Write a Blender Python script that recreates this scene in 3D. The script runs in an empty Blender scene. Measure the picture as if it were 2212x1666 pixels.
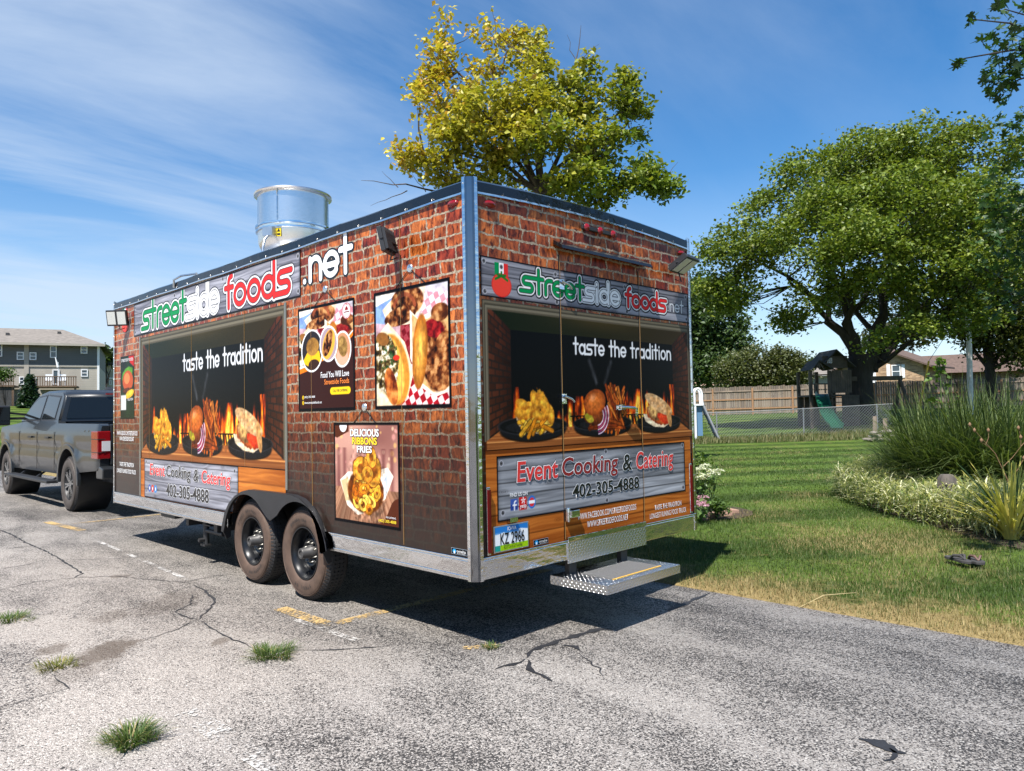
import bpy, bmesh, math, random
import numpy as np
from mathutils import Vector, Matrix

SC = bpy.context.scene
COL = SC.collection
PI = math.pi

# ------------------------------------------------------------------ camera
CAM_P = np.array([-3.0873, -3.3964, 1.4972]); YAW, PITCH, ROLL = -0.7913, 0.0355, -0.0191; FPX = 1592.0
def _rx(t): return np.array([[1, 0, 0], [0, math.cos(t), -math.sin(t)], [0, math.sin(t), math.cos(t)]])
def _rz(t): return np.array([[math.cos(t), -math.sin(t), 0], [math.sin(t), math.cos(t), 0], [0, 0, 1]])
CAM_R = _rz(YAW) @ _rx(PI / 2 + PITCH) @ _rz(ROLL)
cd = bpy.data.cameras.new('camera'); cam = bpy.data.objects.new('camera', cd); COL.objects.link(cam)
cd.sensor_width = 36.0; cd.lens = FPX / 2212 * 36.0; cd.clip_start = 0.05; cd.clip_end = 2000
m4 = Matrix.Identity(4)
for i in range(3):
    for j in range(3): m4[i][j] = CAM_R[i, j]
    m4[i][3] = CAM_P[i]
cam.matrix_world = m4
SC.camera = cam
def ray(u, v): return CAM_R @ np.array([(u - 1106) / FPX, -(v - 833) / FPX, -1.0])
def at(u, v, d): return CAM_P + ray(u, v) * d                 # pixel of the 2212 px wide view at a depth in metres

# ------------------------------------------------------------------ light
SUN_TO = Vector((-0.55, -0.20, 1.0)).normalized()
SUN_EL = math.asin(SUN_TO.z); SUN_AZ = math.atan2(SUN_TO.x, SUN_TO.y)
ld = bpy.data.lights.new('sun', 'SUN'); ld.energy = 5.0; ld.angle = math.radians(0.53); ld.color = (1.0, 0.955, 0.89)
sun = bpy.data.objects.new('sun', ld); COL.objects.link(sun)
sun.rotation_euler = (-SUN_TO).to_track_quat('-Z', 'Y').to_euler(); sun.location = (-20, -8, 40)
W = bpy.data.worlds.new('World'); SC.world = W; W.use_nodes = True
nt = W.node_tree; nt.nodes.clear()
def N(t, ty, **kw):
    n = t.nodes.new(ty)
    for k, v in kw.items(): setattr(n, k, v)
    return n
def LK(t, a, b): t.links.new(a, b)
out = N(nt, 'ShaderNodeOutputWorld'); bg = N(nt, 'ShaderNodeBackground'); bg.inputs['Strength'].default_value = 0.080
sky = N(nt, 'ShaderNodeTexSky'); sky.sky_type = 'NISHITA'; sky.sun_disc = False
sky.sun_elevation = SUN_EL; sky.sun_rotation = SUN_AZ % (2 * PI); sky.altitude = 300; sky.air_density = 1.0; sky.dust_density = 0.1; sky.ozone_density = 2.2
tc = N(nt, 'ShaderNodeTexCoord'); sep = N(nt, 'ShaderNodeSeparateXYZ'); LK(nt, tc.outputs['Generated'], sep.inputs[0])
zz = N(nt, 'ShaderNodeMath', operation='MAXIMUM'); LK(nt, sep.outputs[2], zz.inputs[0]); zz.inputs[1].default_value = 0.0
za = N(nt, 'ShaderNodeMath', operation='ADD'); LK(nt, zz.outputs[0], za.inputs[0]); za.inputs[1].default_value = 0.16
dx = N(nt, 'ShaderNodeMath', operation='DIVIDE'); LK(nt, sep.outputs[0], dx.inputs[0]); LK(nt, za.outputs[0], dx.inputs[1])
dy = N(nt, 'ShaderNodeMath', operation='DIVIDE'); LK(nt, sep.outputs[1], dy.inputs[0]); LK(nt, za.outputs[0], dy.inputs[1])
cx = N(nt, 'ShaderNodeCombineXYZ'); LK(nt, dx.outputs[0], cx.inputs[0]); LK(nt, dy.outputs[0], cx.inputs[1])
mp = N(nt, 'ShaderNodeMapping'); mp.inputs['Rotation'].default_value = (0, 0, math.radians(38)); mp.inputs['Scale'].default_value = (0.30, 1.0, 1.0); mp.inputs['Location'].default_value = (3.1, 0.4, 0)
LK(nt, cx.outputs[0], mp.inputs[0])
n1 = N(nt, 'ShaderNodeTexNoise'); n1.inputs['Scale'].default_value = 1.5; n1.inputs['Detail'].default_value = 9; n1.inputs['Roughness'].default_value = 0.60; n1.inputs['Distortion'].default_value = 0.35
LK(nt, mp.outputs[0], n1.inputs['Vector'])
n2 = N(nt, 'ShaderNodeTexNoise'); n2.inputs['Scale'].default_value = 0.33; n2.inputs['Detail'].default_value = 3
mp2 = N(nt, 'ShaderNodeMapping'); mp2.inputs['Location'].default_value = (0.55, 3.2, 0); LK(nt, cx.outputs[0], mp2.inputs[0]); LK(nt, mp2.outputs[0], n2.inputs['Vector'])
r1 = N(nt, 'ShaderNodeMapRange'); r1.inputs['From Min'].default_value = 0.35; r1.inputs['From Max'].default_value = 0.78; LK(nt, n1.outputs[0], r1.inputs[0])
r2 = N(nt, 'ShaderNodeMapRange'); r2.inputs['From Min'].default_value = 0.42; r2.inputs['From Max'].default_value = 0.62; LK(nt, n2.outputs[0], r2.inputs[0])
r2b = N(nt, 'ShaderNodeMath', operation='MULTIPLY_ADD'); LK(nt, r2.outputs[0], r2b.inputs[0]); r2b.inputs[1].default_value = 0.58; r2b.inputs[2].default_value = 0.12
# a veil of cirrus lies to the north-west
dt = N(nt, 'ShaderNodeVectorMath', operation='DOT_PRODUCT'); LK(nt, tc.outputs['Generated'], dt.inputs[0]); dt.inputs[1].default_value = (0.12, 0.99, 0.0)
vl = N(nt, 'ShaderNodeMapRange', interpolation_type='SMOOTHSTEP'); vl.inputs['From Min'].default_value = 0.58; vl.inputs['From Max'].default_value = 0.98; vl.inputs['To Max'].default_value = 1.25; LK(nt, dt.outputs['Value'], vl.inputs[0])
vs_ = N(nt, 'ShaderNodeMath', operation='ADD'); LK(nt, r2b.outputs[0], vs_.inputs[0]); LK(nt, vl.outputs[0], vs_.inputs[1])
mm = N(nt, 'ShaderNodeMath', operation='MULTIPLY'); LK(nt, r1.outputs[0], mm.inputs[0]); LK(nt, vs_.outputs[0], mm.inputs[1])
# thin high haze towards the horizon, all round
hz = N(nt, 'ShaderNodeMapRange'); hz.inputs['From Min'].default_value = 0.30; hz.inputs['From Max'].default_value = 0.0; hz.inputs['To Min'].default_value = 0.0; hz.inputs['To Max'].default_value = 0.75
LK(nt, zz.outputs[0], hz.inputs[0])
ad = N(nt, 'ShaderNodeMath', operation='ADD', use_clamp=True); LK(nt, mm.outputs[0], ad.inputs[0]); LK(nt, hz.outputs[0], ad.inputs[1])
fc = N(nt, 'ShaderNodeMath', operation='MULTIPLY'); LK(nt, ad.outputs[0], fc.inputs[0]); fc.inputs[1].default_value = 0.80
mix = N(nt, 'ShaderNodeMix', data_type='RGBA'); LK(nt, fc.outputs[0], mix.inputs[0])
hsv = N(nt, 'ShaderNodeHueSaturation'); hsv.inputs['Saturation'].default_value = 1.32; hsv.inputs['Value'].default_value = 1.12; LK(nt, sky.outputs[0], hsv.inputs['Color'])
LK(nt, hsv.outputs[0], mix.inputs[6]); mix.inputs[7].default_value = (4.6, 5.4, 6.5, 1)
LK(nt, mix.outputs[2], bg.inputs[0]); LK(nt, bg.outputs[0], out.inputs[0])
SC.view_settings.view_transform = 'Standard'; SC.view_settings.look = 'None'; SC.view_settings.exposure = 0.95; SC.view_settings.gamma = 1.0
SC.cycles.max_bounces = 8; SC.cycles.transparent_max_bounces = 12; SC.cycles.caustics_reflective = False; SC.cycles.caustics_refractive = False

# ------------------------------------------------------------------ helpers
RNG = np.random.default_rng(7)
WLOC = {}                                           # world location of every parent
def link(o): COL.objects.link(o); return o
def tag(o, label, cat, group=None, kind=None):
    if label: o['label'] = label
    if cat: o['category'] = cat
    if group: o['group'] = group
    if kind: o['kind'] = kind
    return o
def empty(name, loc, label, cat, group=None):
    o = bpy.data.objects.new(name, None); link(o); o.location = loc; o.empty_display_size = 0.2
    WLOC[o.name] = np.array(loc, float)
    return tag(o, label, cat, group)
def wloc(o): return WLOC.get(o.name, np.zeros(3))
def put(name, me, mat, parent=None, origin=None):
    """link a mesh given in world coordinates; its vertices are moved to its origin"""
    o = bpy.data.objects.new(name, me); link(o)
    org = np.array(origin if origin is not None else (wloc(parent) if parent else (0, 0, 0)), float)
    if np.abs(org).sum() > 0:
        me.transform(Matrix.Translation(Vector(-org)))
    if parent is not None:
        o.parent = parent; o.location = Vector(org - wloc(parent))
    else:
        o.location = Vector(org)
    WLOC[o.name] = org
    if mat is not None:
        for m in (mat if isinstance(mat, (list, tuple)) else [mat]): me.materials.append(m)
    return o
def np_mesh(name, V, F, col=None, smooth=False):
    V = np.ascontiguousarray(V, np.float32); F = np.ascontiguousarray(F, np.int32)
    me = bpy.data.meshes.new(name); n, k = F.shape
    me.vertices.add(len(V)); me.vertices.foreach_set('co', V.ravel())
    me.loops.add(n * k); me.loops.foreach_set('vertex_index', F.ravel())
    me.polygons.add(n); me.polygons.foreach_set('loop_start', np.arange(0, n * k, k, dtype=np.int32))
    if smooth: me.polygons.foreach_set('use_smooth', np.ones(n, bool))
    if col is not None:
        a = me.color_attributes.new('Col', 'FLOAT_COLOR', 'POINT')
        c = np.ones((len(V), 4), np.float32); c[:, :3] = col
        a.data.foreach_set('color', c.ravel())
    me.update(calc_edges=True); me.validate()
    return me
def lin(c):
    c = np.clip(np.asarray(c, float), 0, 1)
    return np.where(c <= 0.04045, c / 12.92, ((c + 0.055) / 1.055) ** 2.4)

class MB:
    """collects shapes; build() links them as ONE mesh object"""
    def __init__(s): s.v = []; s.f = []; s.sm = []
    def add(s, vs, fs, sm=False):
        b = len(s.v); s.v += [tuple(map(float, v)) for v in vs]; s.f += [tuple(b + i for i in f) for f in fs]; s.sm += [sm] * len(fs); return s
    def box(s, lo, hi):
        (a, b, c), (d, e, f) = lo, hi
        return s.add([(a, b, c), (d, b, c), (d, e, c), (a, e, c), (a, b, f), (d, b, f), (d, e, f), (a, e, f)],
                     [(0, 3, 2, 1), (4, 5, 6, 7), (0, 1, 5, 4), (1, 2, 6, 5), (2, 3, 7, 6), (3, 0, 4, 7)])
    def bar(s, p, q, w, h, up=(0, 0, 1)):
        p = Vector(p); q = Vector(q); d = (q - p).normalized(); up = Vector(up)
        if abs(d.dot(up)) > 0.98: up = Vector((1, 0, 0))
        x = d.cross(up).normalized(); y = x.cross(d)
        vs = [o + x * (sx * w / 2) + y * (sy * h / 2) for o in (p, q) for sx, sy in ((-1, -1), (1, -1), (1, 1), (-1, 1))]
        return s.add(vs, [(3, 2, 1, 0), (4, 5, 6, 7), (0, 1, 5, 4), (1, 2, 6, 5), (2, 3, 7, 6), (3, 0, 4, 7)])
    def tube(s, pts, rad, n=8, cap=True):
        pts = [Vector(p) for p in pts]; m = len(pts)
        if not isinstance(rad, (list, tuple)): rad = [rad] * m
        vs = []; fs = []; px = None
        for i, p in enumerate(pts):
            d = (pts[min(i + 1, m - 1)] - pts[max(i - 1, 0)]).normalized()
            if px is None: px = d.orthogonal().normalized()
            else: px = (px - d * px.dot(d)).normalized()
            py = d.cross(px)
            for k in range(n):
                a = 2 * PI * k / n; vs.append(p + (px * math.cos(a) + py * math.sin(a)) * rad[i])
        for i in range(m - 1):
            for k in range(n):
                a = i * n + k; b = i * n + (k + 1) % n; fs.append((a, b, b + n, a + n))
        if cap: fs.append(tuple(range(n - 1, -1, -1))); fs.append(tuple((m - 1) * n + k for k in range(n)))
        return s.add(vs, fs, True)
    def lathe(s, prof, c, axis='z', n=32, close=False, sm=True):
        """profile of (radius, height along axis)"""
        vs = []; fs = []; m = len(prof)
        for r, h in prof:
            for k in range(n):
                a = 2 * PI * k / n; ca, sa = math.cos(a) * r, math.sin(a) * r
                vs.append({'z': (c[0] + ca, c[1] + sa, c[2] + h), 'x': (c[0] + h, c[1] + ca, c[2] + sa), 'y': (c[0] + sa, c[1] + h, c[2] + ca)}[axis])
        for i in range(m if close else m - 1):
            j = (i + 1) % m
            for k in range(n): fs.append((i * n + k, i * n + (k + 1) % n, j * n + (k + 1) % n, j * n + k))
        return s.add(vs, fs, sm)
    def poly(s, pts): return s.add(pts, [tuple(range(len(pts)))])
    def prism(s, pts, off):
        """planar outline swept by off"""
        n = len(pts); o = Vector(off); a = [Vector(p) for p in pts]; b = [p + o for p in a]
        return s.add(a + b, [tuple(range(n - 1, -1, -1)), tuple(range(n, 2 * n))] + [(i, (i + 1) % n, n + (i + 1) % n, n + i) for i in range(n)])
    def mesh(s, name):
        me = bpy.data.meshes.new(name); me.from_pydata(s.v, [], s.f); me.polygons.foreach_set('use_smooth', s.sm)
        bm = bmesh.new(); bm.from_mesh(me); bmesh.ops.recalc_face_normals(bm, faces=bm.faces)
        for e in bm.edges:
            if len(e.link_faces) == 2 and e.calc_face_angle(0) > 0.85: e.smooth = False
        bm.to_mesh(me); bm.free()
        return me
    def build(s, name, mat, parent=None, origin=None, bevel=0, seg=2):
        me = s.mesh(name)
        if bevel:
            bm = bmesh.new(); bm.from_mesh(me)
            ed = [e for e in bm.edges if len(e.link_faces) == 2 and e.calc_face_angle(0) > 0.5]
            bmesh.ops.bevel(bm, geom=ed, offset=bevel, segments=seg, affect='EDGES', profile=0.6, clamp_overlap=True)
            bm.to_mesh(me); bm.free()
        return put(name, me, mat, parent, origin)

def dup(o, parent=None, loc=None):
    c = o.copy(); link(c); c.parent = parent
    if loc is not None: c.location = loc
    return c
def dup_tree(o, parent=None):
    c = dup(o, parent)
    for ch in o.children: dup_tree(ch, c)
    return c

# ------------------------------------------------------------------ materials
def new_mat(name):
    m = bpy.data.materials.new(name); m.use_nodes = True; t = m.node_tree; p = t.nodes['Principled BSDF']; return m, t, p
def mat(name, col, rough=0.5, metal=0.0, var=0.0, scale=8.0, bump=0.0, bscale=60.0, spec=0.5, coat=0.0, stretch=(1, 1, 1), emit=None):
    m, t, p = new_mat(name)
    p.inputs['Roughness'].default_value = rough; p.inputs['Metallic'].default_value = metal; p.inputs['Specular IOR Level'].default_value = spec
    p.inputs['Coat Weight'].default_value = coat; p.inputs['Coat Roughness'].default_value = 0.05
    p.inputs['Base Color'].default_value = (*col, 1)
    if var or bump:
        tcn = N(t, 'ShaderNodeTexCoord'); mpn = N(t, 'ShaderNodeMapping'); mpn.inputs['Scale'].default_value = stretch; LK(t, tcn.outputs['Object'], mpn.inputs[0])
    if var:
        no = N(t, 'ShaderNodeTexNoise'); no.inputs['Scale'].default_value = scale; no.inputs['Detail'].default_value = 6; no.inputs['Roughness'].default_value = 0.6
        LK(t, mpn.outputs[0], no.inputs['Vector'])
        rp = N(t, 'ShaderNodeValToRGB'); rp.color_ramp.elements[0].position = 0.3; rp.color_ramp.elements[1].position = 0.7
        rp.color_ramp.elements[0].color = (*[c * (1 - var) for c in col], 1); rp.color_ramp.elements[1].color = (*[min(1, c * (1 + var)) for c in col], 1)
        LK(t, no.outputs[0], rp.inputs[0]); LK(t, rp.outputs[0], p.inputs['Base Color'])
    if bump:
        nb = N(t, 'ShaderNodeTexNoise'); nb.inputs['Scale'].default_value = bscale; nb.inputs['Detail'].default_value = 4; LK(t, mpn.outputs[0], nb.inputs['Vector'])
        bu = N(t, 'ShaderNodeBump'); bu.inputs['Strength'].default_value = bump; bu.inputs['Distance'].default_value = 0.02; LK(t, nb.outputs[0], bu.inputs['Height']); LK(t, bu.outputs[0], p.inputs['Normal'])
    return m
def col_mat(name, rough=0.5, spec=0.4, trans=0.0, coat=0.0, gain=1.0):
    """colour read from the mesh's own colour attribute (prints, single leaves and blades)"""
    m, t, p = new_mat(name); a = N(t, 'ShaderNodeVertexColor'); a.layer_name = 'Col'
    p.inputs['Roughness'].default_value = rough; p.inputs['Specular IOR Level'].default_value = spec; p.inputs['Coat Weight'].default_value = coat; p.inputs['Coat Roughness'].default_value = 0.04
    LK(t, a.outputs[0], p.inputs['Base Color'])
    if trans:
        tr = N(t, 'ShaderNodeBsdfTranslucent'); ms = N(t, 'ShaderNodeMixShader'); ms.inputs[0].default_value = trans
        g = N(t, 'ShaderNodeMix', data_type='RGBA', blend_type='MULTIPLY'); g.inputs[0].default_value = 1; LK(t, a.outputs[0], g.inputs[6]); g.inputs[7].default_value = (1.3, 1.35, 0.6, 1)
        LK(t, g.outputs[2], tr.inputs[0]); LK(t, p.outputs[0], ms.inputs[1]); LK(t, tr.outputs[0], ms.inputs[2])
        LK(t, ms.outputs[0], t.nodes['Material Output'].inputs[0])
    return m
M = {}
M['black'] = mat('black_plastic', (0.018, 0.018, 0.02), 0.45, var=0.2)
M['gloss_black'] = mat('gloss_black_trim', (0.006, 0.007, 0.008), 0.06, spec=0.6, bump=0.5, bscale=2.2)
M['chrome'] = mat('polished_aluminium', (0.74, 0.75, 0.76), 0.07, 1.0, bump=0.30, bscale=6, stretch=(1, 1, 2.5)); M['mirror'] = mat('polished_stainless', (0.70, 0.71, 0.72), 0.05, 1.0, bump=0.06, bscale=5)
M['steel'] = mat('brushed_steel', (0.74, 0.74, 0.73), 0.27, 1.0, var=0.1, scale=30, stretch=(1, 1, 12))
M['alum'] = mat('dull_aluminium', (0.55, 0.56, 0.57), 0.35, 1.0, var=0.1)
M['white'] = mat('white_print', (0.80, 0.80, 0.80), 0.3)
M['ink'] = mat('black_print', (0.008, 0.008, 0.009), 0.25)
M['red_lens'] = mat('red_lens', (0.20, 0.005, 0.008), 0.12, spec=0.5, coat=0.3); M['dark_reflect'] = mat('steel_dark_reflection', (0.22, 0.23, 0.25), 0.07, 1.0, bump=0.06, bscale=5)  # steel colour darkened to stand in for dark reflections on the corner bevel
M['dark'] = mat('dark_metal', (0.02, 0.02, 0.021), 0.5, var=0.2)
M['red_print'] = mat('red_print', (0.62, 0.03, 0.03), 0.3)
M['green_print'] = mat('green_print', (0.01, 0.24, 0.07), 0.3)
M['yellow_print'] = mat('yellow_print', (0.82, 0.60, 0.02), 0.3)
M['orange_print'] = mat('orange_print', (0.80, 0.20, 0.02), 0.3)
M['print'] = col_mat('wrap_print', 0.26, 0.07, coat=0.0)
M['leaf'] = col_mat('leaf', 0.45, 0.35, trans=0.32)
M['blade'] = col_mat('grass_blade', 0.55, 0.25, trans=0.25)
# ------------------------------------------------------------------ ground
def gpt(u, v, z=0.0):
    d = ray(u, v); t = (z - CAM_P[2]) / d[2]; p = CAM_P + d * t; return p
EDGE = 2.36
def height(x, y):
    x = np.asarray(x, float); y = np.asarray(y, float)
    hx = np.interp(x, [2.30, 2.36, 6, 14, 25, 37, 60, 200, 900], [-0.05, 0.012, 0.05, 0.11, 0.20, 0.92, 1.4, 3.0, 6])
    hy = np.interp(y, [30, 34, 45, 60, 120, 900], [-0.05, 0.05, 1.5, 2.6, 3.5, 6])
    hy = np.where(x > 14, np.maximum(hy * np.clip((24 - x) / 10, 0, 1), -0.05), hy)
    return np.maximum(hx, hy)
def vnoise(x, y, seed=0):
    r = np.random.default_rng(seed); T = r.random((257, 257)); T[256] = T[0]; T[:, 256] = T[:, 0]
    xi = np.floor(x).astype(int); yi = np.floor(y).astype(int); fx = x - xi; fy = y - yi
    fx = fx * fx * (3 - 2 * fx); fy = fy * fy * (3 - 2 * fy); xi %= 256; yi %= 256
    a = T[xi, yi] * (1 - fx) + T[xi + 1, yi] * fx; b = T[xi, yi + 1] * (1 - fx) + T[xi + 1, yi + 1] * fx
    return a * (1 - fy) + b * fy
def fbm(x, y, seed=0, o=4):
    s = 0; a = 0.5; tot = 0
    for i in range(o): s = s + a * vnoise(x * 2 ** i + 17.3 * i, y * 2 ** i + 5.1 * i, seed + i); tot += a; a *= 0.5
    return s / tot

# lawn and terrain
xs = np.unique(np.concatenate([[-900, -400, -200, -100, -60], np.arange(-40, 2, 4), [2.30, 2.36, 2.6, 3], np.arange(3.5, 15, 0.5), np.arange(15, 70, 2.0), [80, 100, 140, 200, 320, 500, 900]]))
ys = np.unique(np.concatenate([[-900, -400, -200, -100, -60, -40], np.arange(-30, 14, 1.0), np.arange(14, 70, 2.5), [80, 100, 120, 200, 400, 900]]))
GX, GY = np.meshgrid(xs, ys, indexing='ij'); GZ = height(GX, GY)
nx, ny = len(xs), len(ys); idx = np.arange(nx * ny).reshape(nx, ny)
F = np.stack([idx[:-1, :-1], idx[1:, :-1], idx[1:, 1:], idx[:-1, 1:]], -1).reshape(-1, 4)
m, t, p = new_mat('lawn')
g = N(t, 'ShaderNodeNewGeometry')
def noise(t, scale, vec, detail=5, rough=0.6, dist=0.0):
    n = N(t, 'ShaderNodeTexNoise'); n.inputs['Scale'].default_value = scale; n.inputs['Detail'].default_value = detail; n.inputs['Roughness'].default_value = rough; n.inputs['Distortion'].default_value = dist
    LK(t, vec, n.inputs['Vector']); return n.outputs[0]
def ramp(t, fac, stops):
    r = N(t, 'ShaderNodeValToRGB'); e = r.color_ramp.elements
    while len(e) < len(stops): e.new(0.5)
    for i, (pos, c) in enumerate(stops): e[i].position = pos; e[i].color = (*c, 1) if len(c) == 3 else c
    LK(t, fac, r.inputs[0]); return r.outputs[0]
def mixc(t, fac, a, b, blend='MIX'):
    n = N(t, 'ShaderNodeMix', data_type='RGBA', blend_type=blend)
    for s, v in ((0, fac), (6, a), (7, b)):
        if hasattr(v, 'is_output'): LK(t, v, n.inputs[s])
        else: n.inputs[s].default_value = v if s == 0 else (*v, 1)
    return n.outputs[2]
def rng_(t, v, a, b, c=0.0, d=1.0):
    n = N(t, 'ShaderNodeMapRange'); LK(t, v, n.inputs[0])
    for i, q in enumerate((a, b, c, d)): n.inputs[i + 1].default_value = q
    return n.outputs[0]
def math_(t, op, a, b=None, clamp=False):
    n = N(t, 'ShaderNodeMath', operation=op, use_clamp=clamp)
    for i, v in enumerate((a, b)):
        if v is None: continue
        if hasattr(v, 'is_output'): LK(t, v, n.inputs[i])
        else: n.inputs[i].default_value = v
    return n.outputs[0]
base = ramp(t, noise(t, 0.55, g.outputs['Position'], 7, 0.65), [(0.30, (0.046, 0.082, 0.015)), (0.55, (0.068, 0.110, 0.022)), (0.75, (0.120, 0.135, 0.038))])
fine = ramp(t, noise(t, 14, g.outputs['Position'], 6, 0.75), [(0.3, (0.55, 0.55, 0.5)), (0.7, (1.3, 1.3, 1.2))])
dt = N(t, 'ShaderNodeVectorMath', operation='DOT_PRODUCT'); LK(t, g.outputs['Position'], dt.inputs[0]); dt.inputs[1].default_value = (0.64, 0.77, 0)
wv = math_(t, 'SINE', math_(t, 'ADD', math_(t, 'MULTIPLY', dt.outputs['Value'], 2 * PI / 1.9), math_(t, 'MULTIPLY', noise(t, 0.35, g.outputs['Position'], 3), 3.0)))
stripe = ramp(t, rng_(t, wv, -1, 1), [(0.38, (0.62, 0.68, 0.58)), (0.62, (1.42, 1.36, 1.25))])
c = mixc(t, 1.0, base, fine, 'MULTIPLY'); c = mixc(t, 0.85, c, stripe, 'MULTIPLY')
sxg = N(t, 'ShaderNodeSeparateXYZ'); LK(t, g.outputs['Position'], sxg.inputs[0])
edge_ = math_(t, 'ADD', rng_(t, sxg.outputs[0], 3.3, 2.45, 0.0, 1.0), math_(t, 'MULTIPLY', math_(t, 'SUBTRACT', noise(t, 2.2, g.outputs['Position'], 6, 0.7), 0.5), 3.2))
c = mixc(t, rng_(t, edge_, 0.25, 0.8), c, mixc(t, noise(t, 60, g.outputs['Position'], 4), (0.16, 0.115, 0.05), (0.34, 0.26, 0.12)))
LK(t, c, p.inputs['Base Color']); p.inputs['Roughness'].default_value = 0.9; p.inputs['Specular IOR Level'].default_value = 0.1
bu = N(t, 'ShaderNodeBump'); bu.inputs['Strength'].default_value = 0.9; bu.inputs['Distance'].default_value = 0.05; LK(t, noise(t, 30, g.outputs['Position'], 5), bu.inputs['Height']); LK(t, bu.outputs[0], p.inputs['Normal'])
M['lawn'] = m
lawn = put('lawn_ground', np_mesh('lawn_ground', np.stack([GX, GY, GZ], -1).reshape(-1, 3), F, smooth=True), M['lawn']); tag(lawn, 'mown green lawn rising gently behind the trailer', 'lawn', kind='structure')

# parking lot
m, t, p = new_mat('asphalt'); g = N(t, 'ShaderNodeNewGeometry'); P = g.outputs['Position']
vo = N(t, 'ShaderNodeTexVoronoi'); vo.inputs['Scale'].default_value = 145; LK(t, P, vo.inputs['Vector'])
sp = N(t, 'ShaderNodeSeparateColor'); LK(t, vo.outputs['Color'], sp.inputs[0])
mpa = N(t, 'ShaderNodeMapping'); mpa.inputs['Rotation'].default_value = (0, 0, math.radians(0)); mpa.inputs['Scale'].default_value = (1.0, 0.42, 1); LK(t, P, mpa.inputs[0])
wear = noise(t, 1.25, mpa.outputs[0], 7, 0.68, 0.3)
sx = N(t, 'ShaderNodeSeparateXYZ'); LK(t, P, sx.inputs[0])
side = rng_(t, sx.outputs[0], -2.5, 1.6, 0.10, -0.045)               # the lane near the lawn is darker, fresher binder
wear2 = math_(t, 'ADD', wear, side)
thr = rng_(t, wear2, 0.36, 0.62, 0.26, 0.93)
isst = math_(t, 'LESS_THAN', sp.outputs[0], thr)
stone = ramp(t, sp.outputs[1], [(0.0, (0.25, 0.232, 0.215)), (0.5, (0.385, 0.36, 0.336)), (0.85, (0.50, 0.47, 0.44)), (1.0, (0.64, 0.62, 0.58))])
bind = ramp(t, noise(t, 40, P, 4), [(0.3, (0.034, 0.033, 0.034)), (0.7, (0.095, 0.090, 0.087))])
c = mixc(t, isst, bind, stone)
old = ramp(t, noise(t, 0.42, P, 6, 0.6), [(0.35, (0.86, 0.84, 0.82)), (0.7, (1.10, 1.07, 1.03))]); c = mixc(t, 1.0, c, old, 'MULTIPLY')
# oil and mud stains with ragged edges
stn = None; ns = noise(t, 9, P, 6, 0.7)
for (u, v, ru, rv, dark) in [(228, 1408, 0.34, 0.17, 0.75), (112, 1403, 0.16, 0.10, 0.6), (478, 1385, 0.12, 0.06, 0.6), (240, 1332, 0.24, 0.14, 0.35), (190, 1440, 0.42, 0.16, 0.30), (370, 1300, 0.5, 0.24, 0.28), (260, 1245, 0.10, 0.10, 0.5)]:
    q = gpt(u, v)
    vs_ = N(t, 'ShaderNodeVectorMath', operation='SUBTRACT'); LK(t, P, vs_.inputs[0]); vs_.inputs[1].default_value = (q[0], q[1], 0)
    mr = N(t, 'ShaderNodeMapping'); mr.inputs['Rotation'].default_value = (0, 0, math.radians(45)); LK(t, vs_.outputs[0], mr.inputs[0])
    ms_ = N(t, 'ShaderNodeVectorMath', operation='MULTIPLY'); LK(t, mr.outputs[0], ms_.inputs[0]); ms_.inputs[1].default_value = (1 / rv, 1 / ru, 0)
    ln = N(t, 'ShaderNodeVectorMath', operation='LENGTH'); LK(t, ms_.outputs[0], ln.inputs[0])
    e = math_(t, 'ADD', ln.outputs['Value'], math_(t, 'MULTIPLY', ns, 1.9))
    k = math_(t, 'MULTIPLY', rng_(t, e, 1.98, 1.55, 0, 1), dark)
    stn = k if stn is None else math_(t, 'MAXIMUM', stn, k)
c = mixc(t, stn, c, (0.105, 0.080, 0.060))
LK(t, c, p.inputs['Base Color']); p.inputs['Roughness'].default_value = 0.85; p.inputs['Specular IOR Level'].default_value = 0.25
bu = N(t, 'ShaderNodeBump'); bu.inputs['Strength'].default_value = 0.55; bu.inputs['Distance'].default_value = 0.006
LK(t, math_(t, 'ADD', math_(t, 'MULTIPLY', vo.outputs['Distance'], -1.0), math_(t, 'MULTIPLY', noise(t, 6, P, 4), 1.5)), bu.inputs['Height']); LK(t, bu.outputs[0], p.inputs['Normal'])
M['asphalt'] = m
lot_y = np.arange(-30, 32.01, 0.5); rr = np.random.default_rng(3)
ex = EDGE + 0.035 * (fbm(lot_y * 1.3, lot_y * 0 + 3, 5, 4) - 0.5) * 2
V = []; cols = [-60.0, -20.0, -6.0]
for i, y in enumerate(lot_y): V += [(x, y, 0.0) for x in cols] + [(ex[i], y, 0.0), (ex[i] + 0.01, y, -0.06)]
k = 5; F = [(i * k + j, i * k + j + 1, (i + 1) * k + j + 1, (i + 1) * k + j) for i in range(len(lot_y) - 1) for j in range(k - 1)]
lot = put('parking_lot', np_mesh('parking_lot', V, F), M['asphalt']); tag(lot, 'weathered grey asphalt parking lot with exposed stone chips', 'parking lot', kind='structure')

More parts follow.
